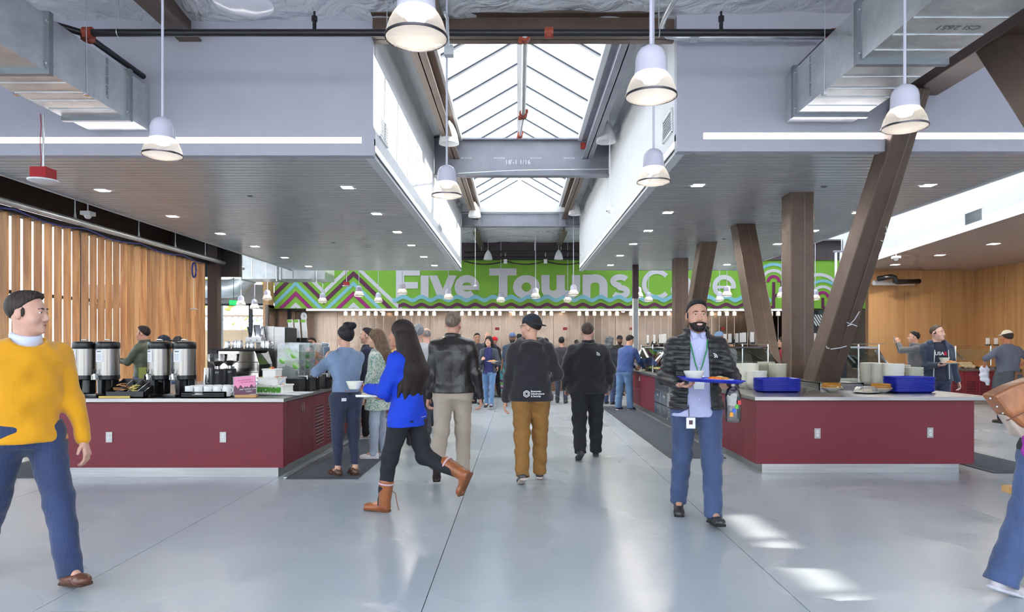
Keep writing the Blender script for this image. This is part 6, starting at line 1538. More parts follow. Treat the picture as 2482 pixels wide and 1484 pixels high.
# ================================================================== people: distance-field bodies
def _rot_to(n): return n
class Vox:
    """smooth union of simple solids on a grid, turned into a mesh by surface nets"""
    def __init__(s, h): s.h = h; s.pr = []; s.lo = np.full(3, 1e9); s.hi = np.full(3, -1e9)
    def _reg(s, op, fn, lo, hi, k):
        lo = np.array(lo, float); hi = np.array(hi, float)
        if op == 'add': s.lo = np.minimum(s.lo, lo); s.hi = np.maximum(s.hi, hi)
        s.pr.append((op, fn, lo, hi, k)); return s
    def cone(s, a, b, ra, rb=None, k=0.02, op='add'):
        a = np.array(a, float); b = np.array(b, float); rb = ra if rb is None else rb
        ba = b-a; L = max(1e-9, ba.dot(ba)); rm = max(ra, rb)
        def fn(x, y, z):
            px, py, pz = x-a[0], y-a[1], z-a[2]
            t = np.clip((px*ba[0]+py*ba[1]+pz*ba[2])/L, 0, 1)
            return np.sqrt((px-t*ba[0])**2+(py-t*ba[1])**2+(pz-t*ba[2])**2) - (ra+(rb-ra)*t)
        return s._reg(op, fn, np.minimum(a, b)-rm, np.maximum(a, b)+rm, k)
    def chain(s, pts, rs, k=0.02):
        for i in range(len(pts)-1): s.cone(pts[i], pts[i+1], rs[i], rs[i+1], k)
        return s
    def ell(s, c, r, rot=None, k=0.02, op='add'):
        c = np.array(c, float); r = np.array(r, float); M = np.array(rot) if rot is not None else np.eye(3)
        e = np.sqrt(((M*r)**2).sum(1))
        def fn(x, y, z):
            px, py, pz = x-c[0], y-c[1], z-c[2]
            q = [(M[0, i]*px+M[1, i]*py+M[2, i]*pz)/r[i] for i in range(3)]
            k0 = np.sqrt(q[0]**2+q[1]**2+q[2]**2); k1 = np.sqrt((q[0]/r[0])**2+(q[1]/r[1])**2+(q[2]/r[2])**2)
            return k0*(k0-1)/np.maximum(k1, 1e-6)
        return s._reg(op, fn, c-e, c+e, k)
    def sec(s, S, k=0.02, op='add', p=2.0):
        S = sorted(S); zz = np.array([q[0] for q in S]); A = np.array(S)
        z0, z1 = zz[0], zz[-1]
        def fn(x, y, z):
            zc = np.clip(z, z0, z1)
            cx = np.interp(zc, zz, A[:, 1]); cy = np.interp(zc, zz, A[:, 2]); rx = np.interp(zc, zz, A[:, 3]); ry = np.interp(zc, zz, A[:, 4])
            u = np.abs(x-cx)/rx; v = np.abs(y-cy)/ry
            d = ((u**p+v**p)**(1/p)-1)*np.minimum(rx, ry)
            dz = np.maximum(z-z1, z0-z) + 0*d
            return np.maximum(d, dz)
        lo = (A[:, 1]-A[:, 3]).min(), (A[:, 2]-A[:, 4]).min(), z0; hi = (A[:, 1]+A[:, 3]).max(), (A[:, 2]+A[:, 4]).max(), z1
        return s._reg(op, fn, lo, hi, k)
    def box(s, c, half, rot=None, rnd=0.01, k=0.01, op='add'):
        c = np.array(c, float); hf = np.array(half, float)-rnd; M = np.array(rot) if rot is not None else np.eye(3)
        e = np.abs(M*(hf+rnd)).sum(1)
        def fn(x, y, z):
            px, py, pz = x-c[0], y-c[1], z-c[2]
            q = [np.abs(M[0, i]*px+M[1, i]*py+M[2, i]*pz)-hf[i] for i in range(3)]
            o = np.sqrt(sum(np.maximum(t, 0)**2 for t in q))
            return o + np.minimum(np.maximum(q[0], np.maximum(q[1], q[2])), 0) - rnd
        return s._reg(op, fn, c-e, c+e, k)
    def cut(s, p, n, k=0.006):
        p = np.array(p, float); n = np.array(n, float)/np.linalg.norm(n)
        s.pr.append(('cut', lambda x, y, z: (x-p[0])*n[0]+(y-p[1])*n[1]+(z-p[2])*n[2], None, None, k)); return s
    def warp(s, fn): s.pr.append(('warp', fn, None, None, 0)); return s
    def mesh(s, name):
        h = s.h; o = s.lo-3*h; n = np.ceil((s.hi+3*h-o)/h).astype(int)+1
        ax = [o[i]+h*np.arange(n[i]) for i in range(3)]
        f = np.full(n, 0.12, np.float32)
        for op, fn, lo, hi, k in s.pr:
            if op in ('cut', 'warp'):
                x, y, z = ax[0][:, None, None], ax[1][None, :, None], ax[2][None, None, :]
                if op == 'cut':
                    d = fn(x, y, z); f = np.maximum(f, d).astype(np.float32)
                else: f = (f+fn(x, y, z)).astype(np.float32)
                continue
            m = k+3*h
            i0 = np.clip(np.floor((lo-m-o)/h).astype(int), 0, n-1); i1 = np.clip(np.ceil((hi+m-o)/h).astype(int)+1, 1, n)
            sl = tuple(slice(a, b) for a, b in zip(i0, i1))
            x, y, z = ax[0][sl[0]][:, None, None], ax[1][sl[1]][None, :, None], ax[2][sl[2]][None, None, :]
            d = fn(x, y, z); g = f[sl]
            if op == 'sub':
                d = -d; hh = np.maximum(k-np.abs(g-d), 0)/k; f[sl] = np.maximum(g, d)+hh*hh*k/4
            else:
                hh = np.maximum(k-np.abs(g-d), 0)/k; f[sl] = np.minimum(g, d)-hh*hh*k/4
        return nets(name, f, o, h)
def nets(name, f, o, h):
    ins = f < 0
    a = [ins[i:ins.shape[0]-1+i, j:ins.shape[1]-1+j, k:ins.shape[2]-1+k] for i in (0, 1) for j in (0, 1) for k in (0, 1)]
    cnt = sum(q.astype(np.int8) for q in a)
    act = (cnt > 0) & (cnt < 8)
    I = np.argwhere(act)
    me = bpy.data.meshes.new(name)
    if len(I) == 0: return me
    idx = np.full(act.shape, -1, np.int32); idx[act] = np.arange(len(I))
    C = [(i, j, k) for i in (0, 1) for j in (0, 1) for k in (0, 1)]
    val = np.stack([f[I[:, 0]+i, I[:, 1]+j, I[:, 2]+k] for i, j, k in C], 1)
    acc = np.zeros((len(I), 3)); num = np.zeros(len(I))
    for p in range(8):
        for ax in range(3):
            if C[p][ax]: continue
            c2 = list(C[p]); c2[ax] = 1; q = C.index(tuple(c2))
            va, vb = val[:, p], val[:, q]; mk = (va < 0) != (vb < 0)
            t = np.where(mk, va/np.where(mk, va-vb, 1), 0)
            pt = np.tile(np.array(C[p], float), (len(I), 1)); pt[:, ax] += t
            acc += pt*mk[:, None]; num += mk
    V = (I+acc/num[:, None])*h+o
    Q = []
    for ax in range(3):
        s0 = [slice(None)]*3; s1 = [slice(None)]*3; s0[ax] = slice(0, -1); s1[ax] = slice(1, None)
        A = ins[tuple(s0)]; B = ins[tuple(s1)]
        b, c = [(1, 2), (2, 0), (0, 1)][ax]
        E = np.argwhere(A != B)
        ok = (E[:, b] > 0) & (E[:, c] > 0) & (E[:, b] < act.shape[b]) & (E[:, c] < act.shape[c]); E = E[ok]
        def g(db, dc):
            F_ = E.copy(); F_[:, b] += db; F_[:, c] += dc; return idx[F_[:, 0], F_[:, 1], F_[:, 2]]
        q = np.stack([g(-1, -1), g(0, -1), g(0, 0), g(-1, 0)], 1)
        fl_ = ~A[E[:, 0], E[:, 1], E[:, 2]]; q[fl_] = q[fl_][:, ::-1]
        Q.append(q)
    Q = np.concatenate(Q); Q = Q[(Q >= 0).all(1)]
    me.vertices.add(len(V)); me.vertices.foreach_set('co', V.astype(np.float32).ravel())
    me.loops.add(len(Q)*4); me.loops.foreach_set('vertex_index', Q.astype(np.int32).ravel())
    me.polygons.add(len(Q)); me.polygons.foreach_set('loop_start', np.arange(0, len(Q)*4, 4, dtype=np.int32))
    me.polygons.foreach_set('use_smooth', np.ones(len(Q), bool))
    me.update(calc_edges=True); me.validate()
    return me

def v3(*a): return np.array(a, float)
def unit(a): return a/max(1e-9, np.linalg.norm(a))
def ik(S, T, l1, l2, hint):
    d = T-S; L = np.linalg.norm(d); mx = (l1+l2)*0.999
    if L > mx: T = S+d/L*mx; d = T-S; L = mx
    a = (l1*l1-l2*l2+L*L)/(2*L); hgt = math.sqrt(max(0, l1*l1-a*a)); u = d/L
    hp = np.array(hint, float); hp = unit(hp-u*hp.dot(u))
    return S+u*a+hp*hgt, T
def rotz(a): c, s_ = math.cos(a), math.sin(a); return np.array([[c, -s_, 0], [s_, c, 0], [0, 0, 1]])
def rotx(a): c, s_ = math.cos(a), math.sin(a); return np.array([[1, 0, 0], [0, c, -s_], [0, s_, c]])
def roty(a): c, s_ = math.cos(a), math.sin(a); return np.array([[c, 0, s_], [0, 1, 0], [-s_, 0, c]])

_PM = {}
def cloth(c, kind='cloth', name=None):
    key = (c, kind)
    if key in _PM: return _PM[key]
    nm = name or '%s %d %d %d' % ((kind,)+tuple(c)); col_ = rgb(*c)
    if kind == 'denim': m = mat(nm, col_, 0.8, var=0.26, vscale=(6, 6, 2.5), bump=0.35, bscale=(60, 60, 14), sheen=0.2)
    elif kind == 'leather': m = mat(nm, col_, 0.34, var=0.25, vscale=(9, 9, 5), bump=0.5, bscale=(16, 16, 8), spec=0.6)
    elif kind == 'knit': m = mat(nm, col_, 0.9, var=0.07, vscale=(5, 5, 5), bump=0.3, bscale=(14, 14, 7), sheen=0.3)
    elif kind == 'nylon': m = mat(nm, col_, 0.42, var=0.12, vscale=(8, 8, 20), bump=0.12, bscale=(30, 30, 40))
    elif kind == 'lace':
        m, nt, b = nodes(nm); nz = N(nt, 'ShaderNodeTexNoise', Scale=22.0, Detail=3.0, Distortion=2.0); nt.links.new(coords(nt), nz.inputs['Vector'])
        nt.links.new(ramp(nt, nz.outputs['Fac'], [(0.45, rgb(226, 226, 216)), (0.55, rgb(140, 176, 160))]), b.inputs['Base Color']); b.inputs['Roughness'].default_value = 0.9
    elif kind == 'plaid':
        m, nt, b = nodes(nm); ch = N(nt, 'ShaderNodeTexChecker', Scale=45.0); nt.links.new(coords(nt), ch.inputs['Vector'])
        ch.inputs['Color1'].default_value = rgb(225, 228, 230); ch.inputs['Color2'].default_value = rgb(60, 70, 84); nt.links.new(ch.outputs['Color'], b.inputs['Base Color']); b.inputs['Roughness'].default_value = 0.9
    else: m = mat(nm, col_, 0.85, var=0.1, vscale=(6, 6, 4), bump=0.25, bscale=(12, 12, 6))
    _PM[key] = m; return m
def hairm(c):
    key = (c, 'hair')
    if key not in _PM:
        m, nt, b = nodes('hair %d %d %d' % c); nz = N(nt, 'ShaderNodeTexNoise', Scale=1.0, Detail=3.0); nt.links.new(coords(nt, (90, 90, 9)), nz.inputs['Vector'])
        col_ = rgb(*c); nt.links.new(ramp(nt, nz.outputs['Fac'], [(0.3, mul(col_, 0.5)), (0.7, mul(col_, 1.5))]), b.inputs['Base Color']); b.inputs['Roughness'].default_value = 0.55; b.inputs['Specular IOR Level'].default_value = 0.3
        bp = N(nt, 'ShaderNodeBump', Strength=0.9, Distance=0.01); nt.links.new(nz.outputs['Fac'], bp.inputs['Height']); nt.links.new(bp.outputs['Normal'], b.inputs['Normal'])
        _PM[key] = m
    return _PM[key]
def skinm(c):
    key = (c, 'skin')
    if key not in _PM:
        m = mat('skin %d %d %d' % c, rgb(*c), 0.5, var=0.05, vscale=(20, 20, 20)); m.node_tree.nodes['Principled BSDF'].inputs['Subsurface Weight'].default_value = 0.08; m.node_tree.nodes['Principled BSDF'].inputs['Subsurface Radius'].default_value = (0.02, 0.008, 0.005); _PM[key] = m
    return _PM[key]
EYEW = mat('eye white', rgb(235, 232, 228), 0.2); EYEI = mat('dark iris', rgb(50, 34, 26), 0.1)

def person(label, pos, face, H=1.75, h=0.012, b=1.0, fem=False, skin=(205, 160, 135), hair=('short', (40, 32, 28)), head=(0, 0),
           legs=None, lw=None, rw=None, lh=None, rh=None, top=None, pants=None, shoes=(40, 36, 34), sole=None, lean=0.0, belly=0.0, twist=0.0,
           beard=None, curl=(35, 35), open_front=None, extras=(), group='people in the cafe', ledn=None, redn=None, smile=False, brow=True, hipw=0.0):
    """pos ground point, face heading in degrees (0 = away from camera, 90 = facing left, 180 = toward camera)"""
    t = thing('person', (0, 0, 0), label, 'person', group)
    near = h < 0.0105
    # ---- skeleton (normalised 1.75 m, x right, y forward, z up)
    legs = legs or ((4, 6, 0), (-4, 4, 0))          # (thigh forward deg, knee bend deg, foot pitch) left, right
    hip = {-1: v3(-0.092, 0, 0.92), 1: v3(0.092, 0, 0.92)}
    J = {}
    for s_, lg in ((-1, legs[0]), (1, legs[1])):
        th, kb, fp = lg[:3]; ab = lg[3] if len(lg) > 3 else 2.0
        d1 = v3(s_*math.sin(R(ab)), math.sin(R(th)), -math.cos(R(th))); kn = hip[s_]+unit(d1)*0.43
        a2 = th-kb; d2 = v3(s_*math.sin(R(ab*0.3)), math.sin(R(a2)), -math.cos(R(a2))); an = kn+unit(d2)*0.41
        fd = v3(s_*0.12, math.cos(R(fp)), math.sin(R(fp))); fd = unit(fd); fu = unit(np.cross(np.cross(fd, v3(0, 0, 1)), fd))
        J[s_] = (kn, an, fd, fu)
    low = min(min((an+fd*0.15-fu*0.085)[2], (an-fd*0.06-fu*0.085)[2]) for kn, an, fd, fu in J.values())
    dz = -low
    for s_ in (-1, 1):
        kn, an, fd, fu = J[s_]; J[s_] = (kn+v3(0, 0, dz), an+v3(0, 0, dz), fd, fu); hip[s_] = hip[s_]+v3(0, 0, dz)
    zc = dz
    def ly(z): return lean*max(0, z-0.95)       # forward lean of the trunk
    sw = (0.152 if fem else 0.176)*(0.55+0.45*b)
    Rt = rotz(R(twist))
    sh = {s_: Rt@v3(s_*sw, 0, 0)+v3(0, ly(1.43)-0.01, 1.385+zc) for s_ in (-1, 1)}
    neck = v3(0, ly(1.47)-0.012, 1.47+zc); hc = v3(0, ly(1.62)+0.02, 1.632+zc)
    yaw, pitch = head; Hm = rotz(R(yaw))@rotx(R(pitch))
    def hp(x, y, z): return hc+Hm@v3(x, y, z)
    arms = {}
    for s_, wt, dfl, hint in ((-1, lw, v3(-0.27, 0.03, 0.86), ledn), (1, rw, v3(0.27, 0.03, 0.86), redn)):
        T = (np.array(wt, float) if wt is not None else dfl)+v3(0, 0, zc)
        el, T = ik(sh[s_], T, 0.29, 0.255, hint if hint is not None else (s_*0.35, -1, -0.25))
        arms[s_] = (el, T)
    # ---- torso profile
    W = 1.0 if not fem else 0.9
    def prof(inf, z0=0.80):
        P = [(0.80, 0.188, 0.126), (0.90, 0.186+hipw, 0.13), (1.0, 0.158 if not fem else 0.142, 0.112), (1.12, 0.160 if not fem else 0.138, 0.112), (1.25, 0.178, 0.122), (1.34, 0.186, 0.12), (1.41, 0.172, 0.1), (1.45, 0.125, 0.08), (1.485, 0.07, 0.066)]
        out = []
        for z, rx, ry in P:
            q = b if z < 1.4 else (0.7+0.3*b)
            bl = belly*math.exp(-((z-1.02)/0.16)**2)
            out.append((z+zc, 0, ly(z)-0.005+bl*0.75, rx*W*q+inf+bl*0.35, ry*(0.5+0.5*b)*W*1.0+inf+bl*0.75))
        return [q for q in out if q[0] >= z0+zc-0.001]
    def clip(P, z0):
        P = sorted(P); A = np.array(P); r = [np.interp(z0, A[:, 0], A[:, i]) for i in range(1, 5)]
        return [(z0, *r)]+[q for q in P if q[0] > z0+1e-4]
    # ---- body: one continuous skin
    V = Vox(h)
    V.sec([(z, cx, cy, rx*0.84, ry*0.84) for z, cx, cy, rx, ry in prof(0) if z > 0.88+zc], 0.03)
    V.cone(neck-v3(0, 0, 0.05), hp(0, -0.012, -0.05), 0.06 if not fem else 0.05, 0.053 if not fem else 0.046, 0.03)
    hs = 1.0 if not fem else 0.95
    def E(c, r, k=0.02, op='add'): V.ell(hp(*[q*hs for q in c]), [q*hs for q in r], Hm, k, op)
    E((0, -0.012, 0.032), (0.076, 0.097, 0.092), 0.03); E((0, 0.03, -0.03), (0.064, 0.066, 0.085), 0.04)
    E((0, 0.048, -0.088), (0.042, 0.045, 0.03), 0.035)
    if h < 0.02:
        for s_ in (-1, 1):
            E((s_*0.078, -0.01, -0.012), (0.010, 0.021, 0.033), 0.006)
            E((s_*0.042, 0.062, -0.036), (0.026, 0.024, 0.024), 0.03)
            E((s_*0.032, 0.104, 0.006), (0.017, 0.014, 0.011), 0.014, 'sub')
        V.cone(hp(-0.034, 0.085, 0.024), hp(0.034, 0.085, 0.024), 0.011, 0.011, 0.016)
        V.cone(hp(0, 0.094, 0.012), hp(0, 0.115, -0.03), 0.007, 0.0125, 0.012)
        V.cone(hp(-0.012, 0.104, -0.036), hp(0.012, 0.104, -0.036), 0.009, 0.009, 0.01)
        V.cone(hp(-0.018, 0.094, -0.063), hp(0.018, 0.094, -0.063), 0.008, 0.008, 0.01)
        V.cone(hp(-0.015, 0.093, -0.074), hp(0.015, 0.093, -0.074), 0.008, 0.008, 0.01)
        E((0, 0.09, -0.102), (0.02, 0.016, 0.016), 0.02)
    ar = 0.92 if fem else 1.0
    for s_ in (-1, 1):
        el, wr = arms[s_]
        V.cone(sh[s_], el, 0.046*ar, 0.037*ar, 0.02); V.cone(el, wr, 0.037*ar, 0.026*ar, 0.015)
        kn, an, fd, fu = J[s_]
        V.cone(hip[s_], kn, 0.07, 0.05, 0.03); V.cone(kn, an, 0.046, 0.033, 0.02); V.cone(an, an+fd*0.12-fu*0.05, 0.032, 0.022, 0.015)
        # hand
        hd = (lh if s_ < 0 else rh) or {}
        d = unit(np.array(hd.get('dir', wr-el), float)); nrm = np.array(hd.get('palm', (-s_, 0, 0)), float); nrm = unit(nrm-d*nrm.dot(d))
        th_ = unit(np.cross(d, nrm))*(1 if s_ > 0 else -1)
        if hd.get('flip'): th_ = -th_
        c = hd.get('curl', curl[0 if s_ < 0 else 1]); sc = 0.92 if fem else 1.0
        kk = 0.006 if h < 0.0085 else 0.009
        base = wr+d*0.012
        for q, (off, L, r) in enumerate(((0.030, 0.92, 0.0088), (0.010, 1.0, 0.0092), (-0.010, 0.95, 0.0088), (-0.028, 0.78, 0.0078))):
            p0 = base+th_*off*0.45; p1 = base+d*0.078*sc+th_*off*sc
            V.cone(p0, p1, 0.014, 0.0115, 0.014)
            dd = d.copy(); p = p1
            for sl, aa in ((0.042, 0.9), (0.026, 1.0), (0.02, 0.7)):
                a_ = R(c*aa); ax = np.cross(d, nrm); ddn = dd*math.cos(a_)+nrm*0
                dd = unit(dd*math.cos(a_)+np.cross(unit(np.cross(d, nrm)), dd)*math.sin(a_)*1.0)
                if dd.dot(nrm) < -0.2 and c > 0: pass
                p2 = p+dd*sl*L*sc; V.cone(p, p2, r, r*0.92, kk); p = p2
        tb = base+th_*0.022+d*0.012; t1 = tb+unit(th_*0.75+d*0.75+nrm*0.35)*0.042*sc; t2 = t1+unit(d*0.9+th_*0.25+nrm*(0.2+c/120))*0.03*sc
        V.cone(base, tb, 0.018, 0.014, 0.012); V.cone(tb, t1, 0.013, 0.0105, kk); V.cone(t1, t2, 0.0102, 0.009, kk)
    me = V.mesh('body'); link('body', me, skinm(skin), t)
    # ---- face pieces
    facing = abs(((face+yaw)+180) % 360-180) > 50
    if h < 0.02 and facing:
        Hq = Matrix([list(r) for r in Hm])
        for s_ in (-1, 1):
            e = MB().sph(hp(s_*0.032*hs, 0.0830*hs, 0.006*hs), 0.0110*hs, 10, 8, (1.2, 1, 0.60), Hq).build('eye', EYEW, t, smooth=True)
            MB().sph(hp(s_*0.032*hs, 0.0925*hs, 0.006*hs), 0.0056*hs, 8, 6, (1, 0.4, 1.0), Hq).build('iris', EYEI, e, smooth=True)
        for s_ in (-1, 1): MB().tube([hp(s_*0.018*hs, 0.0905*hs, 0.0085*hs), hp(s_*0.027*hs, 0.0945*hs, 0.0135*hs), hp(s_*0.036*hs, 0.0925*hs, 0.0138*hs), hp(s_*0.047*hs, 0.082*hs, 0.008*hs)], [0.0022, 0.0036, 0.0036, 0.0022], 6).build('eyelid', skinm(skin), t, smooth=True)
        if brow:
            for s_ in (-1, 1): m = MB().tube([hp(s_*0.013*hs, 0.0955*hs, 0.0275*hs), hp(s_*0.03*hs, 0.0960*hs, 0.0305*hs), hp(s_*0.05*hs, 0.081*hs, 0.0245*hs)], [0.0045, 0.0048, 0.0025], 6); m.build('eyebrow', hairm(hair[1] if hair[0] not in ('bald',) else (70, 55, 45)), t, smooth=True)
        m = MB()
        if smile:
            m.tube([hp(-0.027*hs, 0.093, -0.062*hs), hp(-0.014*hs, 0.104, -0.070*hs), hp(0, 0.107, -0.073*hs), hp(0.014*hs, 0.104, -0.070*hs), hp(0.027*hs, 0.093, -0.062*hs)], [0.001, 0.0034, 0.0042, 0.0034, 0.001], 8)
            m.build('teeth', mat('teeth', rgb(232, 224, 214), 0.3), t, smooth=True)
            m = MB(); m.tube([hp(-0.028*hs, 0.092, -0.0645*hs), hp(-0.014*hs, 0.103, -0.0775*hs), hp(0, 0.106, -0.081*hs), hp(0.014*hs, 0.103, -0.0775*hs), hp(0.028*hs, 0.092, -0.0645*hs)], [0.003, 0.0045, 0.005, 0.0045, 0.003], 8)
            m.build('lips', mat('lips', rgb(168, 96, 90), 0.4), t, smooth=True)
        else:
            m.tube([hp(-0.023*hs, 0.093*hs, -0.0675*hs), hp(-0.008*hs, 0.1015*hs, -0.0665*hs), hp(0.008*hs, 0.1015*hs, -0.0665*hs), hp(0.023*hs, 0.093*hs, -0.0675*hs)], [0.0025, 0.0048, 0.0048, 0.0025], 8)
            m.build('lips', mat('lips', rgb(168, 96, 90), 0.4), t, smooth=True)
    # ---- hair
    st = hair[0]; hm_ = hairm(hair[1])
    if st != 'none':
        G = Vox(max(0.006, h*0.85))
        inf = {'buzz': 0.002, 'short': 0.005, 'quiff': 0.006, 'bald': 0.002}.get(st, 0.014)
        def g(c, r, k=0.015, op='add'): G.ell(hp(*c), r, Hm, k, op)
        if st in ('short', 'buzz', 'bald', 'quiff', 'long', 'bun', 'curly', 'bob', 'cap', 'beanie'):
            g((0, -0.015, 0.034), (0.078+inf, 0.098+inf, 0.092+inf))
        if st == 'curly': [g((0.07*math.cos(a), -0.05+0.05*math.sin(a*1.7), 0.05+0.09*math.sin(a)), (0.05, 0.05, 0.05)) for a in np.linspace(0, 6, 9)]
        if st == 'short' : g((0, 0.015, 0.088), (0.062, 0.066, 0.045))
        if st == 'quiff': g((0, 0.026, 0.096), (0.062, 0.056, 0.038))
        # hairline plane: keep crown and back
        if st == 'bald': G.cut(hp(0, 0, 0.045), Hm@v3(0, 0.5, 0.85)); G.cut(hp(0, 0.0, 0), Hm@v3(0, 1, 0.0))
        n = Hm@v3(0, 0.70, -0.71)
        if st in ('short', 'buzz', 'quiff', 'bald'):
            g((0, 0.105, -0.02), (0.058, 0.05, 0.112), 0.008, 'sub')
            G.cut(hp(0, 0.062, 0.088), n); G.cut(hp(0, 0.0, -0.075), Hm@v3(0, 0, -1)); [G.ell(hp(q_*0.076, 0.014, 0.0), (0.0065, 0.013, 0.03), Hm, 0.01) for q_ in (-1, 1)]
        if st in ('cap', 'beanie'): G.cut(hp(0, 0.02, 0.035), Hm@v3(0, 0.5, -0.8)); G.cut(hp(0, 0, -0.07), Hm@v3(0, 0, -1))
        if st in ('long', 'bob', 'bun', 'curly'):
            g((0, 0.085, -0.03), (0.062, 0.085, 0.095), 0.015, 'sub')
        if st == 'bun':
            G.cut(hp(0, 0.045, 0.04), Hm@v3(0, 0.62, -0.78)); g((0, -0.075, 0.125), (0.06, 0.058, 0.052)); g((0.035, -0.095, 0.135), (0.045, 0.042, 0.042)); g((-0.02, -0.05, 0.13), (0.045, 0.05, 0.045))
        if st == 'bob': G.cone(hp(0, -0.05, 0), hp(0, -0.06, -0.13), 0.085, 0.06, 0.03)
        if st == 'curly':
            for a in np.linspace(0, 2*PI, 10): G.ell(hp(0.075*math.cos(a), -0.06+0.05*math.sin(a), -0.06), (0.05,)*3, None, 0.02)
            G.ell(hp(0, -0.07, -0.1), (0.11, 0.07, 0.08), Hm, 0.02)
        if st == 'long':
            L = hair[2] if len(hair) > 2 else 0.35; wd = hair[3] if len(hair) > 3 else 1.0
            for x, yy, l, r in ((0, -0.075, L, 0.06), (0.035, -0.07, L*0.97, 0.055), (-0.035, -0.07, L*0.95, 0.055), (0.062, -0.045, L*0.9, 0.045), (-0.062, -0.045, L*0.88, 0.045), (0.078, -0.005, L*0.8, 0.03), (-0.078, -0.005, L*0.82, 0.03)):
                p0 = hp(x, yy, -0.02); p1 = p0+v3(x*0.35*wd, -0.035*wd-0.03, -l*0.5); p2 = p0+v3(x*0.9*wd, -0.04*wd, -l)
                G.chain([p0, p1, p2], [r*1.1, r*1.15*wd, r*0.35], 0.03)
        hn = {'cap': 'hair', 'beanie': 'hair'}.get(st, 'hair')
        if st not in ('beanie',): link('hair', G.mesh('hair'), hm_, t)
        if st in ('cap', 'beanie'):
            cc = hair[2]; K = Vox(max(0.006, h*0.8)); K.ell(hp(0, -0.012, 0.045), (0.091, 0.111, 0.098), Hm, 0.01)
            n2 = Hm@v3(0, -0.12, -1.0); K.cut(hp(0, 0.0, 0.042 if st == 'cap' else 0.02), n2); ck = link('cap', K.mesh('cap'), cloth(cc), t)
            if st == 'cap':
                bd = hair[3] if len(hair) > 3 else 1; Bm = Vox(max(0.004, h*0.5))
                up = v3(0, 0.0, 0.0)
                Bm.ell(hp(0, bd*0.105, 0.045 if bd > 0 else 0.025), (0.072, 0.078, 0.010), Hm@rotx(R(-14*bd)), 0.01); Bm.ell(hp(0, bd*0.06, 0.04), (0.076, 0.05, 0.014), Hm@rotx(R(-10*bd)), 0.02)
                link('brim', Bm.mesh('brim'), cloth(hair[4] if len(hair) > 4 else cc), ck)
    if beard:
        G = Vox(0.0055 if near else 0.009)
        G.ell(hp(0, 0.035, -0.058), (0.068, 0.069, 0.062), Hm, 0.02); G.ell(hp(0, 0.056, -0.095), (0.047, 0.052, 0.035), Hm, 0.02)
        G.ell(hp(0, 0.082, -0.100), (0.032, 0.032, 0.030), Hm, 0.02); G.cone(hp(-0.026, 0.098, -0.055), hp(0.026, 0.098, -0.055), 0.0075, 0.0075, 0.008)
        G.cut(hp(0, 0.05, -0.032), Hm@v3(0, 0.55, 1.0)); G.cut(hp(0, -0.005, 0), Hm@v3(0, -1, 0)); G.ell(hp(0, 0.115, -0.071), (0.026, 0.03, 0.010), Hm, 0.006, 'sub')
        G.cone(hp(-0.026, 0.101, -0.056), hp(0.026, 0.101, -0.056), 0.006, 0.006, 0.006)
        link('beard', G.mesh('beard'), hairm(beard), t)
    # ---- trousers
    ph = max(0.009, h*1.15)
    pants = dict(dict(mat=cloth((40, 44, 60), 'denim'), r=1.0, flare=1.0, short=0.0), **(pants or {}))
    P = Vox(ph); pr = pants['r']
    top_z = 0.99 if not top else min(0.99, max(0.86, max(q.get('hem', 0.88) for q in top)+0.022))
    P.sec([q for q in clip(prof(0.004), 0.84+zc) if q[0] <= top_z+zc]+[(top_z+zc, *[np.interp(top_z+zc, [q[0] for q in prof(0.004)], [q[i] for q in prof(0.004)]) for i in (1, 2, 3, 4)])], 0.03)
    for s_ in (-1, 1):
        kn, an, fd, fu = J[s_]; end = an+(kn-an)*(pants['short'])-unit(kn-an)*(0.0 if pants['short'] else 0.035)
        rr = (0.090*pr*(0.55+0.45*b)+0.008, 0.068*pr*(0.7+0.3*b)+0.004, 0.056*pr*pants['flare'])
        hh = hip[s_]+v3(s_*0.004, -0.008, -0.01)
        P.ell(hh+v3(-s_*0.012, -0.03, -0.02), (0.085*b*W, 0.095*(0.6+0.4*b), 0.11), None, 0.05)
        P.cone(hh, kn, rr[0], rr[1], 0.04); P.cone(kn, end, rr[1], rr[2], 0.03)
    P.cut(v3(0, 0, top_z+zc), (0, 0, 1))
    for s_ in (-1, 1):
        kn, an, fd, fu = J[s_]; dk = unit(an-kn); end = an-dk*0.41*pants['short']+dk*(0.0 if pants['short'] else 0.035)
        xq = unit(np.cross(dk, v3(0, 1, 0.01))); P.box(end+dk*0.065, (0.14, 0.14, 0.06), np.stack([xq, np.cross(dk, xq), dk], 1), 0.004, 0.006, 'sub')
    fam = pants.get('fold', 0.0028)
    ph1 = (hash(label) % 100)/16.0
    P.ell(v3(0, 0, 0.86+zc), (0.06, 0.09, 0.06), None, 0.05)
    P.warp(lambda x, y, z: fam*np.sin(z*38+np.sin(x*23+ph1)*1.6+y*14)*np.clip(1.15-np.abs(z-0.45)*1.2, 0.25, 1)+0.5*fam*np.sin(z*71+x*31+ph1))
    link('trousers', P.mesh('trousers'), pants['mat'], t)
    # ---- shoes
    boot = pants.get('boot', 0)
    for s_ in (-1, 1):
        S = Vox(max(0.0075, h*0.8)); SL = Vox(max(0.0075, h*0.8))
        kn, an, fd, fu = J[s_]; Fm = np.stack([np.cross(fd, fu), fd, fu], 1)
        S.cone(an-fd*0.03-fu*0.045, an+fd*0.12-fu*0.055, 0.043, 0.034, 0.02); S.ell(an+fd*0.135-fu*0.055, (0.045, 0.055, 0.034), Fm, 0.02)
        S.cone(an-fu*0.03-fd*0.012, an+unit(fu+unit(kn-an)*2)*boot-fd*0.012, 0.042 if not boot else 0.056, 0.04 if not boot else 0.066, 0.02)
        if pants.get('flat'): S.ell(an+fd*0.02+fu*0.01, (0.038, 0.075, 0.05), Fm, 0.008, 'sub')
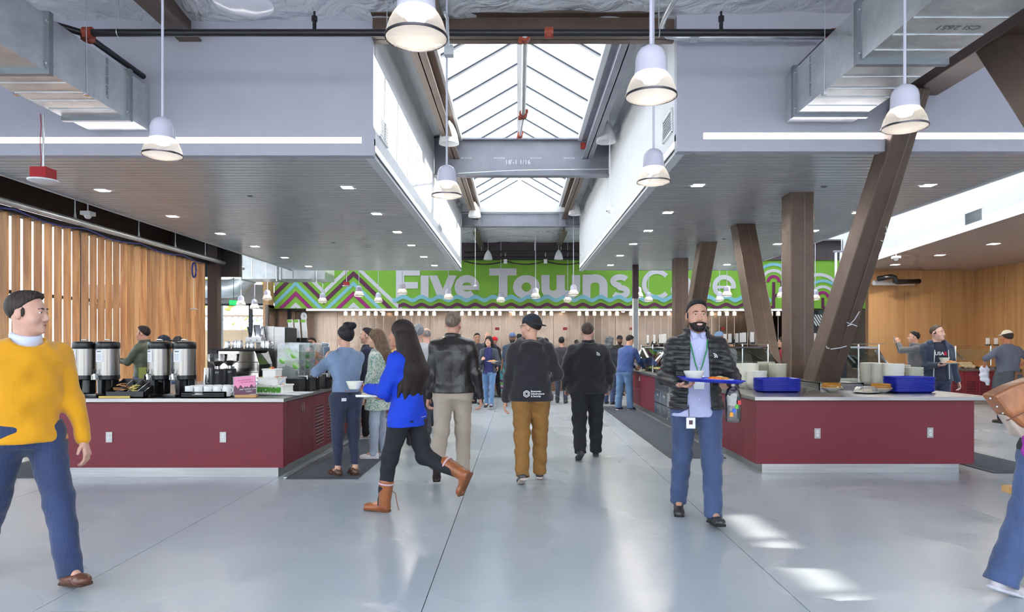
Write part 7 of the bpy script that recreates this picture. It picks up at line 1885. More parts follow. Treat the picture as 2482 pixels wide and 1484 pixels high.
        SL.box(an+fd*0.055-fu*0.076, (0.040, 0.126, 0.011), Fm, 0.0105, 0.01); SL.cone(an-fd*0.05-fu*0.078, an+fd*0.12-fu*0.078, 0.012, 0.012, 0.02)
        so = link('shoe', S.mesh('shoe'), cloth(shoes, 'leather') if isinstance(shoes, tuple) else shoes, t); link('sole', SL.mesh('sole'), cloth(sole or (60, 56, 54)), so)
    # ---- tops
    for T in (top or []):
        nm = T.get('name', 'top'); inf = T.get('inf', 0.012); z0 = T.get('hem', 0.88); Q = Vox(max(0.009, h*1.1)*T.get('hs', 1)); m_ = T['mat']
        pf = clip(prof(inf), z0+zc)
        if T.get('flare'): pf = [(z, cx, cy, rx+T['flare']*max(0, (1.05+zc-z)), ry+T['flare']*max(0, (1.05+zc-z))) for z, cx, cy, rx, ry in pf]
        if T.get('neck'): pf = [q for q in pf if q[0] <= T['neck']+zc]
        Q.sec(pf, 0.03)
        sl = T.get('sleeve', 1.0); rs = T.get('sr', 1.0)*(0.65+0.35*b)
        if sl > 0:
            for s_ in (-1, 1):
                el, wr = arms[s_]
                Q.ell(sh[s_]+v3(-s_*0.01, 0, -0.004), (0.064*rs, 0.064*rs, 0.056*rs), None, 0.05); Q.cone(neck+v3(s_*0.03, 0, -0.045), sh[s_]+v3(-s_*0.02, 0, 0.012), 0.046, 0.048*rs, 0.05)
                Q.cone(sh[s_], el if sl >= 0.5 else sh[s_]+(el-sh[s_])*sl*2, 0.064*rs, 0.054*rs, 0.035)
                if sl > 0.5: e2 = el+(wr-el)*(sl-0.5)*2*0.97; Q.cone(el, e2, 0.055*rs, (0.055+(0.04-0.055)*(sl-0.5)*2)*rs, 0.03)
        if T.get('collar'):
            a0 = 0.42 if T.get('vneck') else 0.0; ang = np.linspace(a0, 2*PI-a0, 26)
            for zl in np.arange(-0.012, T['collar']+0.001, 0.011):
                e_ = T.get('cr', 0.0); rg = [neck+v3((0.064+e_+0.006*zl/0.05)*math.sin(a), 0.010+(0.066+e_+0.010*zl/0.05)*math.cos(a), zl-(0.026+0.1*max(0, zl)*(1 if T.get('vneck') else 0))*max(0, math.cos(a))) for a in ang]
                Q.chain(rg, [0.0085]*26, 0.018)
        if T.get('hood'):
            for a in np.linspace(0.55, 2*PI-0.55, 22):
                wv = 0.5-0.5*math.cos(a); c_ = neck+v3(0.118*math.sin(a), -0.005+0.10*math.cos(a), 0.005-0.045*wv); Q.ell(c_, (0.036, 0.036, 0.04+0.015*wv), None, 0.03)
            Q.ell(neck+v3(0, -0.12, -0.085), (0.125, 0.05, 0.085), rotx(R(-12)), 0.015); Q.ell(neck+v3(0, -0.135, -0.03), (0.12, 0.038, 0.035), None, 0.012)
            Q.ell(hp(0, -0.03, -0.03), (0.076, 0.083, 0.10), None, 0.02, 'sub')
        if T.get('quilt'):
            am = T['quilt']; Q.warp(lambda x, y, z: am*(1-np.abs(np.sin(z*PI/0.046+0.5*np.sin(x*14)))**0.5)-am*0.45+0.45*am*(1-np.abs(np.sin((x+0.3*y)*PI/0.08))**0.4))
        fa = T.get('fold', 0.003); pp = (hash(nm+label) % 50)/8.0
        Q.warp(lambda x, y, z: np.clip((z-z0-zc)*14, 0.12, 1)*fa*np.sin(z*27+np.sin(x*17+pp)*2.0+y*12)+np.clip((z-z0-zc)*14, 0.12, 1)*0.6*fa*np.sin(x*36-z*31+y*22+pp)*1.0+1.7*fa*np.sin(z*13+np.abs(x)*21*math.cos(pp)+y*9+pp)*np.clip((1.28+zc-z)*4, 0, 1)*np.clip((z-z0-zc)*14, 0, 1))
        of = T.get('open')
        if of:
            # opening down the front: of = (half width at neck, half width at hem)
            c0, c1 = v3(0, 0.22, z0-0.1+zc), v3(0, 0.20, 1.52+zc)
            Q.sec([(z0-0.1+zc, of[2] if len(of) > 2 else 0, 0.22, of[1], 0.22), (1.5+zc, of[2] if len(of) > 2 else 0, 0.19, of[0], 0.17), (1.56+zc, 0, 0.19, of[0], 0.17)], 0.004, 'sub', 6)
        if T.get('scoop'): Q.ell(neck+v3(0, 0.06, 0.0), (0.085, 0.075, T['scoop']), None, 0.008, 'sub')
        link(nm, Q.mesh(nm), m_, t)
    t.location = (pos[0], pos[1], 0.0); t.rotation_euler = (0, 0, R(face)); sc = H/1.757
    t.scale = (sc, sc, sc)
    info = dict(t=t, hp=hp, Hm=Hm, arms=arms, sh=sh, J=J, zc=zc, prof=prof, neck=neck, sc=sc)
    def toworld(p): return Vector(pos+(0.0,)) + Vector(list(rotz(R(face))@np.array(p)*sc)) if len(pos) == 2 else None
    info['w'] = toworld
    return info
# ================================================================== the people
def gx(px, d): return Xp(px, d)
def held(p, rel): return p['w'](rel)
BLK = (30, 30, 34)
DEN = lambda c: dict(mat=cloth(c, 'denim'))
# -- yellow sweater man at the left edge
yel = person('man in a mustard yellow sweater and blue jeans striding past at left', (gx(62, 4.28), 4.28), -128, 1.86, h=0.007, skin=(206, 160, 142), hair=('quiff', (52, 42, 40)), head=(48, -4),
    legs=((24, 3, 8, 3), (-20, 16, -28, 3)), lw=(-0.28, 0.08, 0.85), rw=(0.27, -0.14, 0.90), lh=dict(palm=(0.6, -0.6, 0), curl=28), b=1.06,
    top=[dict(name='collar', mat=cloth((206, 214, 236)), inf=-0.02, hem=1.38, sleeve=0, collar=0.035), dict(name='sweater', mat=cloth((216, 152, 6), 'knit'), inf=0.022, hem=0.87, sr=1.02, fold=0.005, scoop=0.05)],
    pants=dict(mat=cloth((38, 54, 92), 'denim'), r=1.08, flare=1.1), shoes=(104, 62, 44), sole=(70, 44, 32))
# -- smiling man with the tray
P = (gx(1688, 5.78), 5.78)
ft = person('smiling bearded man in a black puffer jacket carrying a blue tray', P, 176, 1.86, h=0.007, skin=(196, 148, 126), hair=('short', (36, 34, 38)), head=(2, -2), beard=(34, 28, 28), smile=True, b=1.0,
    legs=((14, 8, 6, 1), (-12, 10, -18, 1)), lw=(-0.205, 0.36, 1.085), rw=(0.205, 0.36, 1.10), lh=dict(dir=(0.75, 0.55, -0.1), palm=(0.2, 0.2, 1), curl=45, flip=False), rh=dict(dir=(-0.75, 0.55, -0.1), palm=(-0.2, 0.2, 1), curl=45),
    ledn=(-0.55, -0.9, -0.5), redn=(0.55, -0.9, -0.5),
    top=[dict(name='shirt', mat=cloth((178, 182, 218)), inf=0.016, hem=0.83, sleeve=0, collar=0.045, vneck=True, fold=0.003), dict(name='puffer_jacket', mat=cloth((36, 36, 40), 'nylon'), inf=0.034, hem=0.89, quilt=0.013, open=(0.062, 0.10), collar=0.06, vneck=True, cr=0.016, sr=1.04, fold=0.002)],
    pants=dict(mat=cloth((58, 76, 114), 'denim'), r=1.1, flare=1.12), shoes=(44, 42, 46), sole=(30, 30, 32))
# -- leather jacket man
lea = person('grey-haired man in a black leather jacket and khaki trousers walking away', (gx(1098, 7.66), 7.66), -2, 1.86, h=0.0085, skin=(206, 152, 132), hair=('short', (120, 104, 92)), head=(-6, 0), b=1.06,
    legs=((-16, 26, -48, 2), (6, 3, 0, 1)), lw=(-0.27, 0.05, 0.845), rw=(0.28, 0.05, 0.85), curl=(40, 40),
    top=[dict(name='leather_jacket', mat=cloth((34, 30, 31), 'leather'), inf=0.036, hem=0.9, collar=0.045, sr=1.08, fold=0.0025)],
    pants=dict(mat=cloth((176, 162, 148)), r=1.12, flare=1.12), shoes=(74, 46, 38), sole=(50, 36, 32))
# -- hoodie man with backward cap
hoo = person('man in a black printed hoodie, tan trousers and backward cap walking away', (gx(1287, 7.45), 7.45), 2, 1.80, h=0.0085, skin=(216, 164, 140), hair=('cap', (40, 34, 34), (40, 46, 58), -1), head=(58, 0), b=1.08,
    legs=((-10, 14, -22, 1), (10, 4, 4, 1)), lw=(-0.27, 0.05, 0.85), rw=(0.20, 0.2, 1.06), redn=(0.6, -1, -0.4), rh=dict(curl=55), lh=dict(curl=30),
    top=[dict(name='hoodie', mat=cloth((36, 33, 40), 'knit'), inf=0.034, hem=0.845, hood=True, sr=1.08, fold=0.005)],
    pants=dict(mat=cloth((146, 104, 52)), r=1.14, flare=1.1, fold=0.005), shoes=(62, 56, 60), sole=(206, 190, 180))
# -- heavy man in black fleece
fle = person('heavy-set man in a black fleece and black trousers walking away', (gx(1424, 9.0), 9.0), 0, 1.78, h=0.0095, skin=(206, 156, 138), hair=('buzz', (74, 60, 54)), head=(-4, 0), b=1.26, belly=0.03,
    legs=((-12, 16, -30, 3), (10, 4, 4, 3)), lw=(-0.285, 0.09, 0.90), rw=(0.285, 0.09, 0.90), ledn=(-0.7, -1, 0), redn=(0.7, -1, 0), curl=(60, 60),
    top=[dict(name='fleece', mat=cloth((26, 26, 29), 'knit'), inf=0.036, hem=0.83, collar=0.045, sr=1.08, fold=0.005)],
    pants=dict(mat=cloth((30, 32, 38)), r=1.2, flare=1.125, fold=0.005), shoes=(34, 34, 38), sole=(70, 70, 74))
# -- woman in denim jacket photographing
den = person('woman with a dark bun in a denim jacket taking a photo by the left island', (gx(838, 7.78), 7.78), 38, 1.70, h=0.0085, fem=True, skin=(214, 166, 142), hair=('bun', (34, 30, 36)), head=(12, 4), hipw=0.012, b=1.06,
    legs=((2, 2, 0, 0), (-2, 4, 0, 0)), lw=(-0.10, 0.33, 1.32), rw=(0.02, 0.33, 1.30), ledn=(-1, 0, -0.8), redn=(1, -0.2, -0.8), lh=dict(dir=(0.1, 0.3, 1), palm=(1, 0, 0), curl=25), rh=dict(dir=(-0.1, 0.3, 1), palm=(-1, 0.0, 0), curl=30),
    top=[dict(name='denim_jacket', mat=cloth((116, 136, 166), 'denim'), inf=0.024, hem=0.98, collar=0.03, sr=1.02, fold=0.004), dict(name='undershirt', mat=cloth((28, 28, 34)), inf=0.01, hem=0.95, sleeve=0)],
    pants=dict(mat=cloth((38, 46, 72), 'denim'), r=0.98, flare=0.8, short=0.12, flat=1), shoes=(86, 56, 42), sole=(60, 40, 32))
# -- woman in blue jacket striding left
blu = person('long-haired woman in a bright blue jacket and tan boots striding left with a tray', (gx(985, 6.1), 6.1), 68, 1.72, h=0.008, fem=True, skin=(190, 134, 110), hair=('long', (40, 30, 30), 0.66, 1.5), head=(10, 0), b=1.1, lean=0.05,
    legs=((16, 6, 2, 0), (-18, 52, -62, 0)), lw=(-0.11, 0.33, 1.13), rw=(0.10, 0.27, 1.03), ledn=(-0.6, -0.5, -1), redn=(0.6, -0.5, -1), lh=dict(dir=(0.2, 1, 0.1), palm=(0.6, 0, 0.8), curl=30), rh=dict(dir=(-0.1, 1, 0), palm=(0, 0, 1), curl=25),
    top=[dict(name='blue_jacket', mat=cloth((18, 62, 200)), inf=0.032, hem=0.80, sr=1.08, collar=0.03, fold=0.005)],
    pants=dict(mat=cloth((30, 30, 38)), r=1.02, flare=0.85, boot=0.19), shoes=(146, 84, 46), sole=(110, 66, 40))
# -- woman in profile with cardigan
car = person('woman with long brown hair in a pale lace cardigan standing in profile', (gx(915, 9.0), 9.0), 88, 1.69, h=0.009, fem=True, skin=(222, 176, 152), hair=('long', (112, 88, 68), 0.42, 1.0), head=(4, -6), b=0.98,
    legs=((3, 2, 0, 0), (-3, 3, 0, 0)), lw=(-0.2, 0.14, 0.84), rw=(0.16, 0.2, 0.9),
    top=[dict(name='cardigan', mat=cloth((220, 222, 212), 'lace'), inf=0.026, hem=0.66, flare=0.10, sr=1.1)], pants=dict(mat=cloth((176, 186, 204), 'denim'), r=0.95), shoes=(232, 226, 228), sole=(240, 240, 240))
bhd = person('dark-haired person in navy standing behind the cardigan woman', (gx(893, 10.9), 10.9), 92, 1.76, h=0.012, skin=(206, 160, 138), hair=('short', (34, 30, 34)), b=1.0,
    top=[dict(name='navy_jacket', mat=cloth((36, 42, 66)), inf=0.025, hem=0.84)], pants=dict(mat=cloth((30, 30, 36))), shoes=(190, 184, 184), sole=(230, 230, 230))
person('grey-haired man in a pale grey pullover half hidden behind the blue jacket', (gx(1014, 10.1), 10.1), 10, 1.80, h=0.012, skin=(206, 160, 142), hair=('short', (140, 142, 148)), legs=((8, 4, 0), (-22, 30, -45)), top=[dict(name='pullover', mat=cloth((196, 198, 204), 'knit'), inf=0.025, hem=0.88)], pants=dict(mat=cloth((44, 48, 60))), shoes=(50, 50, 54))
person('bald man in a black and white checked shirt near the leather jacket', (gx(1034, 12.6), 12.6), 15, 1.80, h=0.013, skin=(220, 172, 154), hair=('bald', (150, 140, 134)), top=[dict(name='checked_shirt', mat=cloth((200, 200, 200), 'plaid'), inf=0.02, hem=0.86)], pants=dict(mat=cloth((40, 46, 66), 'denim')))
# -- girl with plate and company behind her
gir = person('young woman in a navy top and dark jacket walking up with a plate', (gx(1185, 16.1), 16.1), 172, 1.69, h=0.0115, fem=True, skin=(226, 180, 158), hair=('long', (48, 40, 40), 0.3, 0.8), head=(-10, 0),
    legs=((14, 5, 6, 0), (-10, 8, -12, 0)), lw=(-0.2, 0.30, 1.12), rw=(0.12, 0.27, 1.19), lh=dict(dir=(0.4, 0.9, 0), palm=(0, 0, 1), curl=20), rh=dict(curl=60),
    top=[dict(name='navy_top', mat=cloth((52, 56, 110)), inf=0.01, hem=0.84, sleeve=0), dict(name='dark_jacket', mat=cloth((52, 62, 78), 'nylon'), inf=0.028, hem=0.86, open=(0.09, 0.12), sr=1.02)], pants=dict(mat=cloth((104, 142, 190), 'denim'), r=0.92), shoes=(40, 42, 50), sole=(220, 220, 220))
person('dark-haired man in a dark jacket just left of the young woman with the plate', (gx(1157, 17.4), 17.4), 158, 1.79, h=0.013, skin=(172, 128, 104), hair=('quiff', (36, 32, 36)), head=(30, 0), top=[dict(name='dark_jacket', mat=cloth((52, 56, 64)), inf=0.025, hem=0.86, collar=0.03)], pants=dict(mat=cloth((40, 42, 56))))
person('bald man in a navy vest behind the young woman with the plate', (gx(1182, 18.8), 18.8), 170, 1.84, h=0.014, skin=(206, 158, 136), hair=('bald', (70, 56, 48)), head=(15, 0), top=[dict(name='vest', mat=cloth((44, 52, 72)), inf=0.03, hem=0.88)], pants=dict(mat=cloth((40, 42, 50))))
person('person in a red hat and black coat in the crowd by the teal stand', (gx(1199, 19.6), 19.6), 60, 1.72, h=0.015, skin=(190, 140, 118), hair=('beanie', (40, 34, 34), (204, 24, 34)), top=[dict(name='black_coat', mat=cloth((30, 28, 32)), inf=0.03, hem=0.8)], pants=dict(mat=cloth((34, 34, 40))))
chf = person('bearded cook in a blue cap and dark denim shirt facing the camera', (gx(1242, 17.8), 17.8), 178, 1.80, h=0.012, skin=(126, 88, 70), hair=('cap', (34, 30, 30), (96, 116, 160), 1, (54, 66, 100)), beard=(30, 24, 24), b=1.05, top=[dict(name='denim_shirt', mat=cloth((66, 80, 102), 'denim'), inf=0.02, hem=0.84, sleeve=0.45, collar=0.03)], pants=dict(mat=cloth((34, 36, 42))))
person('dark-haired worker behind the cook in the blue cap', (gx(1259, 18.9), 18.9), 20, 1.80, h=0.015, skin=(190, 140, 116), hair=('short', (26, 24, 26)), top=[dict(name='grey_shirt', mat=cloth((70, 74, 84)), inf=0.02, hem=0.86)])
person('curly-haired person in dark clothes right of the hoodie man', (gx(1322, 19.4), 19.4), 0, 1.64, h=0.015, skin=(150, 106, 86), hair=('curly', (30, 26, 28)), top=[dict(name='dark_top', mat=cloth((44, 44, 52)), inf=0.02, hem=0.86)])
person('man in a charcoal shirt at the far counter between hoodie and fleece', (gx(1361, 17.6), 17.6), -8, 1.70, h=0.013, skin=(196, 150, 126), hair=('short', (30, 28, 30)), top=[dict(name='charcoal_shirt', mat=cloth((60, 56, 66)), inf=0.02, hem=0.84)], pants=dict(mat=cloth((50, 56, 74), 'denim')))
person('cook in a black hat far behind the fleece man', (gx(1398, 22.6), 22.6), 170, 1.66, h=0.016, skin=(150, 106, 86), hair=('cap', (30, 28, 28), (34, 32, 34), 1), top=[dict(name='black_shirt', mat=cloth((44, 44, 48)), inf=0.02, hem=0.86)])
# -- along the right island
bfl = person('man in a blue fleece and jeans leaning over the drawers counter', (gx(1514, 15.7), 15.7), -42, 1.72, h=0.0105, skin=(206, 156, 130), hair=('short', (28, 26, 28)), head=(-12, -22), lean=0.30, legs=((-6, 2, 0, 2), (6, 4, 0, 2)), lw=(-0.05, 0.48, 1.0), rw=(0.26, 0.46, 1.0), b=1.12,
    top=[dict(name='blue_fleece', mat=cloth((58, 82, 142), 'knit'), inf=0.03, hem=0.90, collar=0.04, sr=1.06)], pants=dict(mat=cloth((96, 132, 174), 'denim'), r=1.12, flare=1.2), shoes=(44, 52, 84), sole=(220, 220, 226))
person('woman with grey curly hair in dark clothes beside the blue fleece man', (gx(1478, 17.3), 17.3), -30, 1.66, h=0.013, fem=True, skin=(206, 160, 140), hair=('curly', (104, 106, 112)), top=[dict(name='dark_coat', mat=cloth((50, 54, 66)), inf=0.03, hem=0.78)], pants=dict(mat=cloth((52, 70, 110), 'denim'), r=1.05), shoes=(28, 26, 28))
person('cook in a black cap behind the blue fleece man', (gx(1502, 20.3), 20.3), 175, 1.77, h=0.014, skin=(150, 104, 82), hair=('cap', (30, 26, 26), (34, 32, 36), 1), beard=(30, 24, 24), top=[dict(name='black_shirt', mat=cloth((46, 46, 52)), inf=0.02, hem=0.86)])
person('black-haired cook far behind the sneeze guard, left one', (gx(1585, 19.0), 19.0), 5, 1.56, h=0.015, skin=(180, 130, 106), hair=('curly', (26, 22, 26)), top=[dict(name='dark_top', mat=cloth((60, 40, 48)), inf=0.02, hem=0.86)])
person('black-haired cook far behind the sneeze guard, right one', (gx(1603, 19.9), 19.9), -10, 1.74, h=0.015, skin=(180, 130, 106), hair=('bob', (24, 22, 26)), top=[dict(name='dark_top', mat=cloth((40, 40, 46)), inf=0.02, hem=0.86)])
person('dark-haired cook partly behind the smiling man', (gx(1674, 19.6), 19.6), 0, 1.82, h=0.015, skin=(180, 130, 106), hair=('bob', (24, 22, 26)), top=[dict(name='dark_top', mat=cloth((40, 40, 46)), inf=0.02, hem=0.86)])
person('cook in a blue and white head scarf right of the smiling man', (gx(1744, 15.2), 15.2), 40, 1.78, h=0.012, skin=(180, 130, 106), hair=('beanie', (26, 24, 26), (120, 150, 196)), top=[dict(name='navy_shirt', mat=cloth((50, 58, 76)), inf=0.02, hem=0.86)])
person('dark-haired man in a white shirt behind the cream bowls', (gx(1772, 17.0), 17.0), 60, 1.68, h=0.0125, skin=(186, 140, 116), hair=('short', (34, 32, 34)), top=[dict(name='white_shirt', mat=cloth((216, 218, 232)), inf=0.018, hem=0.86, collar=0.03)], rw=(0.2, 0.3, 1.0))
person('brown-haired woman just left of the upright column', (gx(1899, 14.4), 14.4), 95, 1.66, h=0.0125, fem=True, skin=(216, 172, 150), hair=('bob', (60, 48, 44)), top=[dict(name='maroon_shirt', mat=cloth((150, 50, 64)), inf=0.018, hem=0.86)])
person('woman with sleek black hair in a black vest top between the columns', (gx(1994, 13.0), 13.0), 20, 1.68, h=0.011, fem=True, skin=(224, 176, 152), hair=('bob', (22, 22, 28)), head=(18, -8), top=[dict(name='vest_top', mat=cloth((34, 38, 56)), inf=0.01, hem=0.86, sleeve=0, neck=1.34)])
# -- right-hand side
pho = person('man in a grey hooded jacket photographing the wood wall', (gx(2218, 14.6), 14.6), 62, 1.78, h=0.0115, skin=(206, 158, 134), hair=('short', (30, 28, 30)), head=(8, 0), lw=(-0.10, 0.30, 1.5), rw=(0.08, 0.32, 1.5), ledn=(-1, 0, -0.7), redn=(1, 0, -0.7), lh=dict(dir=(0.2, 0.4, 1)), rh=dict(dir=(-0.2, 0.4, 1)),
    top=[dict(name='grey_jacket', mat=cloth((92, 94, 98), 'knit'), inf=0.028, hem=0.92, hood=True, sr=1.02)], pants=dict(mat=cloth((44, 44, 52))))
usa = person('man in a navy zip hoodie holding a plate and bowl behind the blue trays', (gx(2270, 11.3), 11.3), 172, 1.82, h=0.0085, skin=(228, 184, 168), hair=('buzz', (92, 76, 66)), head=(38, 0), b=1.1, legs=((6, 4, 0), (-6, 5, 0)), lw=(-0.30, 0.04, 0.86), rw=(0.10, 0.30, 1.12), rh=dict(dir=(-0.3, 0.9, 0.05), palm=(0, 0, 1), curl=25),
    top=[dict(name='tee_shirt', mat=cloth((44, 48, 66)), inf=0.016, hem=0.86, sleeve=0), dict(name='zip_hoodie', mat=cloth((48, 62, 84), 'knit'), inf=0.034, hem=0.86, open=(0.085, 0.11), hood=True, sr=1.04)], pants=dict(mat=cloth((48, 56, 84), 'denim'), r=1.1))
srv = person('server in a cream cap, grey shirt and brown apron ties at the right servery', (gx(2442, 13.0), 13.0), 4, 1.76, h=0.0105, skin=(186, 120, 84), hair=('cap', (50, 40, 38), (222, 210, 188), 1), b=1.14, lw=(-0.33, 0.18, 1.06), rw=(0.33, 0.16, 1.05), ledn=(-1, -0.3, -0.2), redn=(1, -0.3, -0.2),
    top=[dict(name='grey_shirt', mat=cloth((92, 96, 112)), inf=0.026, hem=0.9, sleeve=0.5, sr=1.04, collar=0.02), dict(name='apron', mat=cloth((70, 76, 84)), inf=0.035, hem=0.62, sleeve=0, neck=1.0, flare=0.06)], pants=dict(mat=cloth((36, 36, 44)), r=1.1))
rig = person('person in flared jeans and dark jacket leaving the frame at the right edge', (gx(2562, 3.95), 3.95), -82, 1.72, h=0.0085, lean=0.32, fem=True, skin=(214, 166, 144), hair=('long', (60, 44, 38), 0.3, 0.8), b=1.14, legs=((-17, 4, -18, 0), (18, 6, 6, 0)), lw=(-0.24, 0.2, 1.0), rw=(0.2, 0.25, 1.0),
    top=[dict(name='dark_jacket', mat=cloth((44, 46, 54)), inf=0.03, hem=0.86, sr=1.1)], pants=dict(mat=cloth((62, 82, 124), 'denim'), r=1.06, flare=1.55), shoes=(196, 190, 196), sole=(200, 200, 210))
# -- left background
grn = person('man in a dark green quilted jacket carrying a plate past the fin screen', (gx(350, 12.0), 12.0), 88, 1.83, h=0.011, skin=(214, 164, 142), hair=('quiff', (44, 36, 36)), legs=((14, 5, 4), (-14, 10, -16)), lw=(-0.14, 0.40, 1.19), rw=(0.24, -0.05, 0.86), lh=dict(dir=(0.1, 1, 0.1), palm=(0, 0, 1), curl=20),
    top=[dict(name='green_jacket', mat=cloth((74, 84, 70), 'nylon'), inf=0.032, hem=0.9, collar=0.05, quilt=0.004, sr=1.04)], pants=dict(mat=cloth((74, 104, 156), 'denim')))
person('person in a navy cap behind the third coffee urn', (gx(396, 11.4), 11.4), -70, 1.64, h=0.0125, skin=(212, 166, 148), hair=('cap', (60, 50, 46), (36, 44, 66), 1), top=[dict(name='blue_shirt', mat=cloth((150, 166, 196)), inf=0.018, hem=0.86)], pants=dict(mat=cloth((70, 96, 140), 'denim')))
person('person in a dark cap behind the rightmost coffee urn', (gx(432, 12.7), 12.7), 60, 1.64, h=0.0125, skin=(206, 156, 136), hair=('beanie', (40, 36, 36), (56, 56, 62)), top=[dict(name='grey_blue_shirt', mat=cloth((120, 134, 164)), inf=0.018, hem=0.86)], pants=dict(mat=cloth((60, 80, 120), 'denim')))
person('barista with short dark hair behind the fruit water tanks', (gx(757, 13.4), 13.4), 175, 1.63, h=0.012, skin=(170, 120, 98), hair=('short', (30, 28, 30)), top=[dict(name='pale_shirt', mat=cloth((196, 186, 180)), inf=0.018, hem=0.86)])
person('worker in a mustard top behind the cardigan woman in the far crowd', (gx(957, 18.6), 18.6), 120, 1.62, h=0.015, skin=(190, 146, 124), hair=('short', (40, 36, 36)), top=[dict(name='mustard_top', mat=cloth((196, 160, 90)), inf=0.018, hem=0.86)])

# ---- details worn and carried
from mathutils.bvhtree import BVHTree
_BV = {}
def surf(p, garment, x, z, front=False):
    """y of the garment surface (local) at local x, z (z without ground shift)"""
    key = (p['t'].name, garment)
    if key not in _BV:
        o = [c for c in p['t'].children if c.name.split('.')[0] == garment][0]
        _BV[key] = BVHTree.FromPolygons([v.co.copy() for v in o.data.vertices], [tuple(q.vertices) for q in o.data.polygons])
    sg_ = 1 if front else -1
    h_ = _BV[key].ray_cast(Vector((x, sg_*1.0, z+p['zc'])), Vector((0, -sg_, 0)))
    return h_[0].y if h_[0] is not None else sg_*0.15
def onback(p, x, z, dy=0.0, garment=None, w=0.0, hgt=0.0, front=False):
    sg_ = 1 if front else -1
    ys = [surf(p, garment, x+w*i/4, z+hgt*j, front) for i in range(5) for j in (-1, 0, 1)]
    return v3(x, (max(ys) if front else min(ys))+sg_*(0.004+dy), z+p['zc'])
def local_text(p, body, size, name, mt, pos, right, up, parent=None, **kw):
    M = frame_mat(pos, right, up); return text_obj(body, size, name, mt, p['t'], M, **kw)
PRINT = mat('white garment print', rgb(228, 228, 232), 0.8)
# hoodie back print and hexagon badge
t = hoo['t']; q = onback(hoo, 0.0, 0.93, 0.0, 'hoodie', 0.15, 0.03); q1 = onback(hoo, -0.075, 0.93, 0.0, 'hoodie', 0.06, 0.03)
for k, s_ in enumerate(('Enterprise', 'Infrastructure', '& Security')):
    text_obj(s_, 0.025, 'print', PRINT, t, frame_mat(Vector((q[0]-0.01, q[1], q[2]+0.025-0.025*k)), (1, 0, 0), (0, 0, 1)), align='LEFT', bold=0.0008)
hx = Vector((q[0]-0.055, q1[1], q[2]))
for r_ in (0.036, 0.017): MB().tube([hx+Vector((r_*math.sin(a), 0, r_*math.cos(a))) for a in np.arange(6)*PI/3], 0.0035, 5, True).build('hexagon_print', PRINT, t)
m = MB()
for a in np.arange(6)*PI/3: m.tube([hx+Vector((0.028*math.sin(a), 0, 0.028*math.cos(a))), hx+Vector((0.028*math.sin(a+PI/3), 0, 0.028*math.cos(a+PI/3)))], 0.0025, 4)
m.build('hexagon_print', PRINT, t)
# emblem on the cap: pale patch with two dark spots
def hmat(p, x, y, z): return Vector(p['hp'](x, y, z))
hp_ = hoo['hp']; ce = np.array(hp_(0.052, -0.098, 0.075)); n_ = unit(ce-np.array(hp_(0, -0.012, 0.045)))
rq = Vector(n_).to_track_quat('Z', 'Y').to_matrix()
e = MB().sph(Vector(ce)+Vector(n_)*0.004, 0.02, 12, 8, (0.9, 1.15, 0.25), rq).build('cap_patch', PRINT, t, smooth=True)
for s_ in (-1, 1): MB().sph(Vector(ce)+Vector(n_)*0.010+rq@Vector((s_*0.007, -0.004, 0)), 0.0045, 8, 6, (1, 1.2, 0.4), rq).build('patch_mark', BLACK, e, smooth=True)
# glasses on the hoodie man
g = hoo['hp']
MB().tube([g(-0.062, 0.085, 0.012), g(-0.05, 0.108, 0.012), g(-0.014, 0.114, 0.012), g(-0.012, 0.113, -0.012), g(-0.05, 0.106, -0.014)], 0.003, 6).tube([g(-0.075, 0.0, 0.012), g(-0.062, 0.085, 0.012)], 0.0028, 6).build('glasses', BLACK, t)
MB().tube([g(0.062, 0.085, 0.012), g(0.05, 0.108, 0.012), g(0.014, 0.114, 0.012), g(0.012, 0.113, -0.012), g(0.05, 0.106, -0.014)], 0.003, 6).build('glasses_rim', BLACK, t)
# quarter-dome jacket marks
def dome_mark(p, pos, right, up, s):
    o = Vector(pos); x = Vector(right).normalized(); z = Vector(up).normalized(); nn = x.cross(z)
    for k in range(3):
        pts = [o+x*(s*(0.35+0.3*k)*math.sin(a)-s*0.5)+z*(s*(0.35+0.3*k)*math.cos(a)-s*0.4) for a in np.linspace(0, PI/2, 7)]
        MB().tube(pts, s*0.09, 5).build('jacket_mark', PRINT, p['t'])
q = onback(fle, 0.12, 1.34, 0.0, 'fleece', 0.03, 0.02); dome_mark(fle, q, (1, 0, 0), (0, 0, 1), 0.045)
q = onback(ft, -0.12, 1.31, 0.002, 'puffer_jacket', -0.03, 0.02, True); dome_mark(ft, q, (-1, 0.25, 0), (0, 0, 1), 0.035)
local_text(usa, 'USA', 0.075, 'print', PRINT, Vector(onback(usa, 0.02, 1.30, 0, 'tee_shirt', -0.06, 0.02, True)), (-1, 0, 0), (0, 0, 1), bold=0.002)
MB().cbox(Vector(onback(usa, -0.068, 1.30, 0, 'tee_shirt', 0.01, 0.02, True)), (0.02, 0.003, 0.028)).build('red_blue_print', mat('red print', rgb(190, 40, 60), 0.8), usa['t'])
MB().tube([Vector((0.1, 0.17, 1.36+usa['zc'])), Vector((0.118, 0.17, 0.9+usa['zc']))], 0.006, 6).build('zip_edge', PRINT, usa['t']); MB().tube([Vector((-0.1, 0.17, 1.36+usa['zc'])), Vector((-0.118, 0.17, 0.9+usa['zc']))], 0.006, 6).build('zip_edge', PRINT, usa['t'])
MB().sph(usa['hp'](0.082, 0.0, -0.015), 0.011, 8, 6).build('earbud', BLACK, usa['t'])
